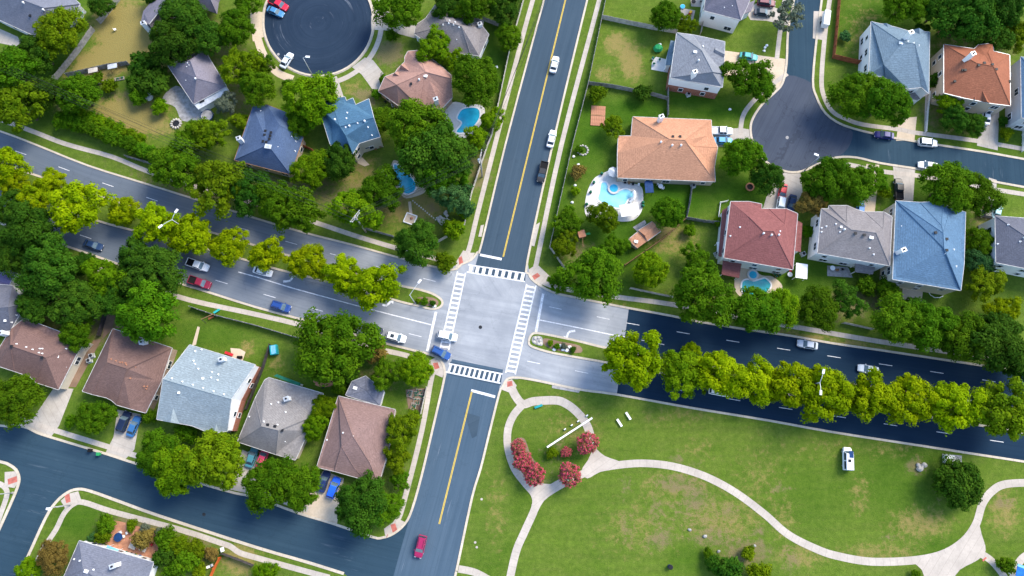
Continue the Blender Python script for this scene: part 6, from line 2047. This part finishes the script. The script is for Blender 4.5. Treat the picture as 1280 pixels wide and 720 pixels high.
for x, y, s in [(866, 233, 'under the eave of the tan-orange house, at the fence'), (116, 445, 'upper of two in the narrow brown side yard'), (113, 451, 'lower of two in the narrow brown side yard'), (216, 442, 'at the corner of the second brown roof, far from the street'), (203, 468, 'between the second brown roof and the pale blue roof'), (199, 489, 'at the kerb-side end between second brown and pale blue roofs'), (860, 119, 'at the brick wall of the grey hip-roofed house'), (895, 318, 'beside the lower west roof of the maroon house'), (1003, 318, 'between maroon and taupe houses'), (492, 131, 'white-topped below the pink-brown eave')]:
    ac_unit(x, y, 'grey air conditioner ' + s, 20)

# benches and park things
bench(774, 528.5, -58, 'white', 'white park bench nearer the circle path, of the pair on the grass')
bench(785, 520, -58, 'white', 'white park bench farther from the circle path, of the pair on the grass')
bench(673, 508, 20, 'teal', 'teal park bench at the inner edge of the circle path')
bm_ = MB()
a, b = G(683, 559, 0), G(738.5, 523, 0)
t = thing('trellis_beam', 'long white beam raised on posts across the park circle path', 'beam', a)
d = b - a
obj('beam', MB().bar((0, 0, 2.6), (d.x, d.y, 2.6), .36, .3), 'white', t)
for k in (0.02, .28, .5, .72, .98):
    q = d * k
    shared('post', 'bp', lambda mb: mb.box((0, 0, 1.3), (.18, .18, 2.59)), 'white', t, (q.x, q.y, 0))
for x, y, s in [(706, 537, 'first from the bottom of the beam'), (714.5, 532, 'second from the bottom of the beam'), (722.5, 527, 'third, next to the path'), (733.5, 520, 'fourth, beyond the path')]:
    t = at('ground_light', x, y, 'small white ground light ' + s, 'ground light')
    obj('light_base', MB().box((0, 0, .1), (.5, .4, .2), R(35)), 'dgreen', t)
    obj('light_head', MB().box((0, .1, .36), (.5, .24, .3), R(35)), 'white', t)
t = at('utility_cabinet', 1187, 574, 'white utility cabinet on a grey concrete pad beside the solitary dark tree', 'cabinet', -6)
obj('pad', MB().box((.5, 0, .08), (4.2, 2.1, .16)), 'slab', t)
obj('cabinet_body', MB().box((-.6, 0, .75), (1.9, 1.6, 1.2)), 'white', t)
obj('cabinet_door', MB().box((-.6, -.82, .72), (1.7, .06, 1.0)), 'galv', t)
for k, (x, y) in enumerate([(1147, 581), (1151, 584), (1154, 581), (1149, 586)]):
    rock(x, y, .5 + .1 * k, 'pale rubble lump in the small heap left of the solitary dark tree', 'rubble lumps near the solitary tree', 'slab', k)
for k, (x, y, s) in enumerate([(881, 670, 'largest white rock in the park scrub'), (862, 662, 'white rock in green scrub left of the largest one'), (898, 689, 'grey rock between two small bushes in the park scrub'), (943, 682, 'pale rock at the edge of the scrub by the path')]):
    rock(x, y, (.5, .4, .4, .35)[k], s, None, 'slab', k + 9)
t = at('litter_bin', 837, 708, 'dark blue round litter bin on the grass near the photo bottom', 'bin')
obj('bin_body', MB().cyl((0, 0, 0), .45, 1.0, 14, .5), 'navy', t)
obj('lid', MB().cyl((0, 0, 1.0), .54, .12, 14, .4), 'dark', t)
for x, y, s in [(594, 678, 'upper of two small utility covers on the park grass'), (596, 684, 'lower of two small utility covers on the park grass'), (602, 624, 'small utility cover beside the avenue kerb in the park')]:
    tag(sheet('utility_cover', disc((x, y), 1.6, 8), 0.05, 'walk', kind=None, thick=.04), 'pale ' + s, 'utility cover')
t = at('canopy_tent', 1270, 713, 'bright blue canopy on posts in the bottom corner of the photo', 'canopy', -20)
obj('canopy_top', MB().box((0, 0, 2.5), (3.4, 2.6, .12)), 'blue', t)
obj('canopy_edge', MB().box((-.1, 1.0, 2.57), (3.3, .5, .03)), 'sky', t)
for x in (-1.5, 1.5):
    for y in (-1.1, 1.1):
        shared('post', 'ctp', lambda mb: mb.cyl((0, 0, 0), .06, 2.44, 6), 'white', t, (x, y, 0))
for k, (x, y) in enumerate([(669, 423), (673, 422), (675, 426), (668, 428), (673, 430), (676, 430)]):
    rock(x, y, .45, 'grey stone in the paved median nose, ' + ('nearest the junction, upper', 'upper edge', 'middle', 'nearest the junction, lower', 'lower edge', 'nearest the flower bed')[k], 'stones in the median nose', 'stone', k)
for k, (x, y) in enumerate([(693, 437), (700, 432), (708, 438), (712, 434), (704, 437), (543, 383)]):
    rock(x, y, .5, 'white stone in a median planting bed' if k < 5 else 'white stone at the very tip of the west median nose', 'white stones in the median flower bed' if k < 5 else None, 'white', k + 3)

# pool house garden
table_set(825, 234, 'white', 'white patio table beside the navy canopy at the tan-orange house')
chair(822, 231, 0, 'white', 'white chair on the canopy side of the white patio table')
chair(828, 236, 180, 'white', 'white chair on the lawn side of the white patio table')
t = at('grill_canopy', 809, 238, 'navy canopy standing on the edge of the kidney pool deck', 'canopy', 3)
obj('canopy_top', MB().box((0, 0, 2.3), (2.0, 3.0, .12)), 'navy', t)
for x in (-.85, .85):
    for y in (-1.3, 1.3):
        shared('post', 'gcp', lambda mb: mb.cyl((0, 0, 0), .05, 2.24, 6), 'dark', t, (x, y, 0))
t = at('pool_cover_roll', 785, 266, 'big white awning at the shed end of the kidney pool', 'awning', 8)
obj('awning_top', MB().bar((-2.2, 0, 2.0), (2.2, 0, 2.2), 3.0, .1), 'white', t)
for x in (-2, 2):
    for y in (-1.2, 1.2):
        shared('post', 'awp', lambda mb: mb.cyl((0, 0, 0), .05, 2.0, 6), 'galv', t, (x, y, 0))
t = at('pool_slide', 789, 249, 'white curved pool slide at the edge of the kidney pool', 'pool slide', 30)
obj('chute', MB().tube([(1.1, 1.2, 1.5), (.9, .3, 1.2), (.2, -.4, .8), (-.8, -.6, .3)], [.42, .42, .4, .38], 8), 'white', t)
obj('ladder', MB().box((1.2, 1.5, .75), (.6, .1, 1.5)), 'galv', t)
table_set(765, 219, 'galv', 'grey patio table under a pale umbrella at the pool corner', umb='galv')
for k, (x, y, m_, s) in enumerate([(781, 229, 'dark', 'under the tan-orange eave, first from the umbrella'), (786, 230, 'wood', 'under the tan-orange eave, second from the umbrella'), (791, 231, 'dark', 'under the tan-orange eave, third from the umbrella'), (798, 232, 'white', 'under the tan-orange eave, nearest the navy canopy')]):
    chair(x, y, -90, m_, ('dark' if m_ == 'dark' else 'brown' if m_ == 'wood' else 'white') + ' chair ' + s)
for k, (x, y) in enumerate([(742, 229), (738, 241), (733, 256), (752, 218), (803, 254), (803, 258)]):
    t = at('planter', x, y, 'dark planter pot ' + ('on the white pool deck rim, %s' % ('near the deck top bend', 'at the deck waist', 'at the deck foot by the lawn', 'at the umbrella end')[k] if k < 4 else ('upper' if k == 4 else 'lower') + ' of two on the canopy side of the pool deck'), 'planter')
    obj('pot', MB().cyl((0, 0, 0), .3, .5, 10, .38), 'dark', t)
    obj('plant', MB().blob((0, 0, .65), (.36, .36, .32), 8, .3, k), 'dgreen', t)
t = at('play_set', 726, 296, 'small wooden play tower with reddish roof and slide by the avenue fence', 'play set', 15)
obj('roof', MB().add([(-.9, -.9, 2.3), (.9, -.9, 2.3), (.9, .9, 2.3), (-.9, .9, 2.3), (-.9, 0, 3.0), (.9, 0, 3.0)], [(0, 1, 5, 4), (2, 3, 4, 5), (0, 4, 3), (1, 2, 5)]) and None or MB().box((0, 0, 2.4), (1.7, 1.7, .14)), 'terra', t)
obj('deck', MB().box((0, 0, 1.2), (1.5, 1.5, .1)), 'wood', t)
for x in (-.7, .7):
    for y in (-.7, .7):
        shared('post', 'psp', lambda mb: mb.box((0, 0, 1.17), (.1, .1, 2.33)), 'wood', t, (x, y, 0))
obj('slide', MB().bar((.75, 0, 1.2), (2.4, .2, .1), .5, .08), 'green', t)
obj('swing_beam', MB().bar((0, -.75, 2.1), (-.6, -3.2, 2.1), .1, .1), 'wood', t)
t = at('sandbox', 747.5, 145, 'weathered pink-grey wooden deck square on the lawn', 'deck', -4)
for k in range(8):
    shared('plank', 'dkp', lambda mb: mb.box((0, 0, .1), (.42, 5.4, .08)), 'terra', t, (-1.58 + k * .45, 0, 0))
obj('cross_board', MB().box((0, .1, .17), (3.6, .25, .05)), 'wood', t)
for k in range(12):
    a = k * 6.283 / 12
    p = G(728.5, 188)
    rock(*toP(p.x + 1.25 * math.cos(a), p.y + 1.25 * math.sin(a)), .33, 'pale edging stone of the ring round a lawn shrub', 'stones of the lawn ring', 'stone', k)
t = at('fire_pit', 937, 234, 'round brick ring on the lawn above the maroon house', 'fire pit')
for k in range(14):
    a = k * 6.283 / 14
    shared('brick', 'fpb', lambda mb: mb.box((0, 0, .18), (.36, .28, .36)), 'terra', t, (.9 * math.cos(a), .9 * math.sin(a), 0), a + 1.57)
obj('ash_bed', MB().cyl((0, 0, 0), .8, .08, 14), 'dark', t)
for k, (x, y) in enumerate([(717, 196), (723, 206), (715, 253), (719, 232), (731, 344), (912, 137)]):
    rock(x, y, .4, 'small white stone ' + ('on the lawn by the avenue fence, nearest the ring', 'on the lawn by the avenue fence, above the reddish shrub', 'on the lawn beside the pool deck foot', 'beside the bright shrub on the pool lawn', 'at the junction corner lawn', 'on the lawn above the tan-orange drive')[k], None, 'white', k)

# upper lawns
t = at('play_tent', 822, 62, 'bright green dome play tent on the patchy lawn', 'play tent', 10)
obj('tent_shell', MB().blob((0, 0, .55), (1.25, 1.1, 1.1), 12, .06, 3), 'green', t)
obj('tent_door', MB().box((.5, .62, 1.25), (.7, .5, .06)), 'white', t)
t = at('round_pool_toy', 853, 9, 'small round turquoise paddling pool on the upper patio', 'paddling pool')
obj('rim', MB().cyl((0, 0, 0), .65, .35, 14), 'sky', t)
obj('water', MB().cyl((0, 0, .33), .55, .04, 14), 'poolwater', t)
t = at('toy_car', 862, 18, 'red toy ride-on with yellow top on the upper patio', 'toy', 60)
obj('toy_body', MB().box((0, 0, .4), (1.4, .7, .4)), 'red', t)
obj('toy_roof', MB().box((.1, 0, .95), (.8, .6, .1)), 'yellow', t)
for x in (-.45, .45):
    for y in (-.36, .36):
        shared('wheel', 'tw', lambda mb: mb.tube([(0, -.06, .18), (0, .06, .18)], .18, 8), 'black', t, (x, y, 0))
table_set(866, 4, 'dark', 'dark patio table beside the white-sided house')
chair(876, 3, 90, 'dark', 'dark chair between table and white-sided house')
for k, (x, y) in enumerate([(816, 74), (817, 81), (824, 76), (836, 79)]):
    t = at('potted_plant', x, y, 'pale potted plant ' + ('at the tent corner of', 'at the lawn edge of', 'behind', 'next to the house wall on')[k] + ' the small white patio', 'potted plant')
    obj('pot', MB().cyl((0, 0, 0), .3, .5, 9, .36), 'white', t)
    obj('plant', MB().blob((0, 0, .62), (.34, .34, .28), 7, .3, k), 'dgreen', t)
for k, (x, y) in enumerate([(956, 60), (955, 64), (958, 57)]):
    rock(x, y, .4, 'white edging stone ' + ('middle', 'lowest', 'highest')[k] + ' of three on the lawn by the teal car tree', None, 'white', k)

# cul-de-sac yards
t = at('fire_ring', 220.5, 155, 'round stone fire pit with pale rim at the dry yard corner', 'fire pit')
for k in range(12):
    a = k * 6.283 / 12
    shared('stone', 'frs', lambda mb: mb.blob((0, 0, .2), (.38, .3, .26), 7, .2, 4), 'stone', t, (1.15 * math.cos(a), 1.15 * math.sin(a), 0), a)
obj('ash_bed', MB().cyl((0, 0, 0), .95, .1, 14), 'dark', t)
t = at('trampoline', 260, 146, 'round grey trampoline beside the metal porch strip', 'trampoline')
obj('mat', MB().cyl((0, 0, .72), 1.45, .04, 18), 'slab', t)
obj('frame', MB().tube([(1.6 * math.cos(k * .3927), 1.6 * math.sin(k * .3927), .74) for k in range(17)], .09, 6), 'navy', t)
for k in range(4):
    a = k * 1.57 + .5
    shared('leg', 'tral', lambda mb: mb.cyl((0, 0, 0), .05, .7, 6), 'galv', t, (1.6 * math.cos(a), 1.6 * math.sin(a), 0))
t = at('water_tank', 187, 122, 'white squat tank among bushes in the back yard', 'tank')
obj('tank_body', MB().cyl((0, 0, 0), .95, 1.2, 14), 'white', t)
obj('tank_lid', MB().cyl((0, 0, 1.2), .5, .15, 12), 'galv', t)
for k, (x, y, s) in enumerate([(122, 93, 'left'), (146, 88, 'right')]):
    t = at('garden_roof', x, y, s + ' of two small pale lean-to covers at the grey fence foot', 'garden cover', 12)
    obj('cover_sheet', MB().bar((-1.2, 0, 1.9), (1.2, 0, 2.0), 1.3, .08), 'galv' if k else 'palewood', t)
    for xx in (-1.05, 1.05):
        for yy in (-.5, .5):
            shared('post', 'grp', lambda mb: mb.box((0, 0, .95), (.08, .08, 1.9)), 'wood', t, (xx, yy, 0))
raised_bed(129, 103, 2.0, .7, 5, 'pale garden bed below the left lean-to cover', None)
raised_bed(150, 99, 2.2, .7, 12, 'pale garden bed below the right lean-to cover', None)
chair(145, 38, 30, 'white', 'white chair alone on the dry yard')
table_set(486, 125, 'dark', 'dark table in the side yard under the pink-brown eave')
chair(482, 128, 40, 'dark', 'dark chair by the side-yard table under the pink-brown eave')
t = at('lawn_mower', 620, 85, 'white lawn tool left on the grass by the avenue fence', 'lawn tool', 20)
obj('deck', MB().box((0, 0, .25), (1.0, .6, .25)), 'white', t)
obj('handle', MB().bar((-.5, 0, .3), (-1.2, 0, .9), .5, .05), 'dark', t)
for k in range(12):
    x, y = 516 + k * 2.6, 251 + k * 2.15
    tag(sheet('stepping_stone', disc((x, y), 1.0, 7), 0.06, 'stone', kind=None, thick=.05), 'pale stepping stone, %s from the narrow pool toward the stone heap' % ORD[k], 'stepping stone', 'stepping stones from the narrow pool')
t = at('stone_patio', 554, 273, 'pale flagstone heap on the yard at the avenue fence corner', 'stone heap', 20)
rr = random.Random(4)
for k in range(14):
    shared('stone', 'stp', lambda mb: mb.blob((0, 0, .22), (.55, .42, .24), 7, .25, 8), 'stone', t, (rr.uniform(-1.3, 1.3), rr.uniform(-1.5, 1.5), rr.uniform(0, .3)), rr.uniform(0, 6))
t = at('sandpit', 513, 274, 'white framed sandpit with toys in the yard by the dark kerb tree', 'sandpit', -20)
for s in (-1, 1):
    obj('board', MB().box((0, s * 1.2, .18), (2.7, .22, .36)), 'white', t)
    obj('board', MB().box((s * 1.3, 0, .18), (.22, 2.2, .361)), 'white', t)
obj('sand', MB().box((0, 0, .1), (2.3, 2.1, .18)), 'tan', t)
obj('toys', MB().blob((.3, .2, .35), (.4, .35, .3), 8, .3, 3), 'terra', t)
ribbon('garden_path', [(512, 252), (513, 262), (514, 268)], .7, .03, 'tan')
table_set(460, 184, 'navy', 'navy covered table behind the teal-roofed house', umb='navy')
for k, (x, y) in enumerate([(464, 186), (470, 187), (476, 184)]):
    chair(x, y, 90, 'wood', 'brown chair behind the teal-roofed house, ' + ('nearest the navy table', 'middle of the three', 'at the wall corner')[k])

# lower left yards
t = at('play_structure', 264, 398, 'dark wooden swing frame in the corner of the row lawn', 'swing', 25)
for x in (-1.4, 1.4):
    for y in (-.7, .7):
        obj('leg', MB().bar((x, y, 0), (x, 0, 2.1), .1, .1), 'darkwood', t)
obj('top_beam', MB().bar((-1.5, 0, 2.1), (1.5, 0, 2.1), .12, .12), 'wood', t)
obj('swing_seat', MB().box((.2, 0, .5), (1.3, .45, .08)), 'redwood', t)
obj('slide', MB().bar((1.4, .5, 1.3), (2.6, 1.2, .1), .5, .08), 'teal', t)
lounger(287.5, 442.5, -20, 'red', 'red lounger on the small tan patio of the pale blue house')
t = at('grill', 301, 447, 'black grill on the small tan patio of the pale blue house', 'grill')
obj('grill_body', MB().box((0, 0, .7), (1.0, .6, .4)), 'dark', t)
obj('lid', MB().tube([(-.5, 0, .9), (.5, 0, .9)], .3, 10), 'black', t)
obj('cart', MB().box((0, 0, .25), (.9, .5, .49)), 'dark', t)
t = at('play_tunnel', 344, 438, 'teal plastic play cube on the lawn by the dark brown fence', 'toy', 10)
obj('cube_body', MB().box((0, 0, .65), (1.6, 2.2, 1.2)), 'teal', t)
obj('cube_top', MB().box((0, 0, 1.28), (1.0, 1.9, .08)), 'sky', t)
lounger(398.5, 471.5, 30, 'white', 'white lounger on the round brick patio')
t = at('hot_tub_cover', 414, 469, 'round green-topped table on the round brick patio', 'table')
obj('tabletop', MB().cyl((0, 0, .9), 1.2, .1, 16), 'dgreen', t)
obj('pedestal', MB().cyl((0, 0, 0), .2, .9, 8), 'dark', t)
chair(405, 484, 40, 'dark', 'dark chair at the rim of the round brick patio')
for k, (x, y, lx, ly) in enumerate([(524.5, 490, 1.6, 1.1), (519, 494, 1.5, 1.6), (527, 496, 1.5, 1.0), (521, 502, 1.4, 1.3), (517, 508, 1.1, 1.5), (512, 492, .9, 1.4)]):
    raised_bed(x, y, lx, ly, -12, 'pale framed garden bed by the avenue fence, ' + ('top one of the cluster', 'middle one on the house side', 'right beside the fence', 'below the middle one', 'lowest of the cluster', 'narrow one nearest the house')[k], 'garden beds by the avenue fence')
for k, (x, y) in enumerate([(113, 677), (123, 680), (128, 677)]):
    chair(x, y, 100, 'navy', 'navy chair at the grey roof edge, ' + ('nearest the lawn', 'middle of three', 'beside the awning')[k])
t = at('paddling_pool', 150, 671, 'round navy table with white chairs on the brick patio', 'patio table')
obj('tabletop', MB().cyl((0, 0, .7), .95, .06, 16), 'navy', t)
obj('pedestal', MB().cyl((0, 0, 0), .12, .7, 8), 'dark', t)
for k, (x, y, rz) in enumerate([(152, 665.5, -60), (160, 666, 200), (156, 670, 180)]):
    chair(x, y, rz, 'white', 'white chair at the round navy table, ' + ('on the street side', 'on the bush side', 'on the house side')[k])
for k, (x, y, m_, s) in enumerate([(168, 682, 'palewood', 'first from the lawn'), (181, 685, 'palewood', 'second from the lawn')]):
    t = at('garden_table', x, y, 'pale square table on the brick patio, ' + s, 'table', -22)
    obj('tabletop', MB().box((0, 0, .7), (1.5, 1.2, .08)), m_, t)
    for xx in (-.6, .6):
        for yy in (-.45, .45):
            shared('leg', 'gtl', lambda mb: mb.box((0, 0, .33), (.08, .08, .66)), 'wood', t, (xx, yy, 0))
t = at('shade_sail', 147, 686, 'pale blue shade cover against the grey roof eave', 'awning', -22)
obj('cover_sheet', MB().bar((-1.3, 0, 2.3), (1.3, 0, 2.1), 1.3, .06), 'sky', t)
for x in (-1.1, 1.1):
    shared('post', 'ssp', lambda mb: mb.cyl((0, 0, 0), .04, 2.1, 6), 'white', t, (x, .5, 0))
for k, (x, y, m_) in enumerate([(160, 690, 'terra'), (165, 692, 'dark'), (171, 693, 'yellow'), (176, 695, 'blue'), (181, 697, 'yellow'), (186, 699, 'yellow'), (190, 701, 'terra')]):
    t = at('flower_pot', x, y, 'flower pot in the line along the grey roof eave, ' + ('first terracotta one', 'dark one', 'first yellow one', 'blue one', 'second yellow one', 'third yellow one', 'last terracotta one')[k] + ' from the awning', 'flower pot')
    obj('pot', MB().cyl((0, 0, 0), .25, .45, 9, .32), m_, t)
    obj('plant', MB().blob((0, 0, .55), (.28, .28, .22), 7, .3, k), 'dgreen', t)
chair(191, 680, 160, 'red', 'red chair among bushes at the end of the brick patio')
t = at('toy_pool', 213, 717, 'turquoise paddling pool at the photo bottom beside the grey roof corner', 'paddling pool')
obj('rim', MB().cyl((0, 0, 0), 1.1, .4, 16), 'sky', t)
obj('water', MB().cyl((0, 0, .38), .95, .04, 16), 'poolwater', t)
chair(262, 708, 20, 'white', 'white chair by the orange fence, nearest the bushes')
chair(266, 706, 200, 'white', 'white chair by the orange fence, touching it')
bin_(115, 563, 'black', 'black wheelie bin at the kerb by the brown house drive')
bin_(125.5, 567.5, 'green', 'green wheelie bin at the kerb by the brown house drive')
t = at('mailbox', 280.5, 686, 'white box on a post at the bulging sidewalk', 'mailbox', 20)
obj('mailbox_body', MB().box((0, 0, 1.1), (.6, .9, .5)), 'white', t)
obj('mailbox_post', MB().cyl((0, 0, 0), .07, .85, 6), 'dark', t)
sign(565, 343, R(200), 'plate', 'small traffic sign at the kerb where boulevard meets avenue')
sign(79, 633, R(120), 'stop', 'red stop sign at the inner street corner')
sign(486, 668, R(-20), 'stop', 'red stop sign where the side street meets the avenue')

# right side yards
t = at('patio_cover', 996.5, 342, 'white flat patio cover between maroon and taupe houses', 'patio cover', -8)
obj('cover_sheet', MB().box((0, 0, 2.5), (2.7, 3.6, .1)), 'white', t)
for x in (-1.2, 1.2):
    for y in (-1.6, 1.6):
        shared('post', 'pcp', lambda mb: mb.box((0, 0, 1.22), (.1, .1, 2.44)), 'white', t, (x, y, 0))
t = at('side_cover', 897, 313, 'small white flat cover at the west wall of the maroon house', 'cover', 2)
obj('cover_sheet', MB().box((0, 0, 2.3), (1.6, 2.8, .1)), 'white', t)
for x in (-.65, .65):
    for y in (-1.2, 1.2):
        shared('post', 'scp', lambda mb: mb.box((0, 0, 1.12), (.1, .1, 2.25)), 'white', t, (x, y, 0))
table_set(986, 344, 'white', 'white round table by the maroon house rear corner')
chair(987, 339, 90, 'red', 'red chair by the white round table at the maroon house')
table_set(1039, 336, 'white', 'white patio table on the taupe house slab')
chair(1045, 338, 180, 'wood', 'brown chair on the taupe house slab, next to the white table')
chair(1052, 337, 90, 'dark', 'dark chair on the taupe house slab, nearest the porch')
t = at('kayak', 1125, 356, 'orange kayak lying along the wall of the bright blue house', 'kayak', -10)
obj('hull', MB().tube([(-1.6, 0, .3), (-1.0, 0, .26), (0, 0, .25), (1.0, 0, .26), (1.6, 0, .3)], [.05, .28, .34, .28, .05], 9), 'yellow', t)
obj('cockpit', MB().cyl((0, 0, .52), .22, .08, 10), 'dark', t)
t = at('garden_hose_reel', 1170, 370, 'pale curved hose lying on the lawn below the bright blue house', 'hose')
obj('hose', MB().tube([(-1.8, 1.2, .05), (-1.3, .2, .05), (-.4, -.4, .05), (.8, -.4, .05), (1.6, .0, .05)], .09, 6), 'white', t)
for k, (x, y) in enumerate([(967, 343), (970, 346), (974, 344)]):
    t = at('pool_plant', x, y, 'potted plant by the teal pool, ' + ('nearest the spa', 'middle of three', 'nearest the maroon wall')[k], 'potted plant')
    obj('pot', MB().cyl((0, 0, 0), .25, .4, 8, .3), 'terra', t)
    obj('plant', MB().blob((0, 0, .5), (.3, .3, .25), 7, .3, k), 'dgreen', t)
for k, (x, y, s) in enumerate([(1173, 27, 'pinkish playhouse roof in the dark strip by the sky-grey house')]):
    t = at('playhouse', 1173, 42, s, 'playhouse', 40)
    obj('house_body', MB().box((0, 0, .7), (1.0, 1.0, 1.4)), 'pink' if 'pink' in M else 'terra', t)
    obj('house_roof', MB().add([(-.7, -.7, 1.4), (.7, -.7, 1.4), (.7, .7, 1.4), (-.7, .7, 1.4), (0, 0, 2.0)], [(0, 1, 4), (1, 2, 4), (2, 3, 4), (3, 0, 4)]) and None or MB().cyl((0, 0, 1.4), .85, .6, 4, .05), 'terra', t)
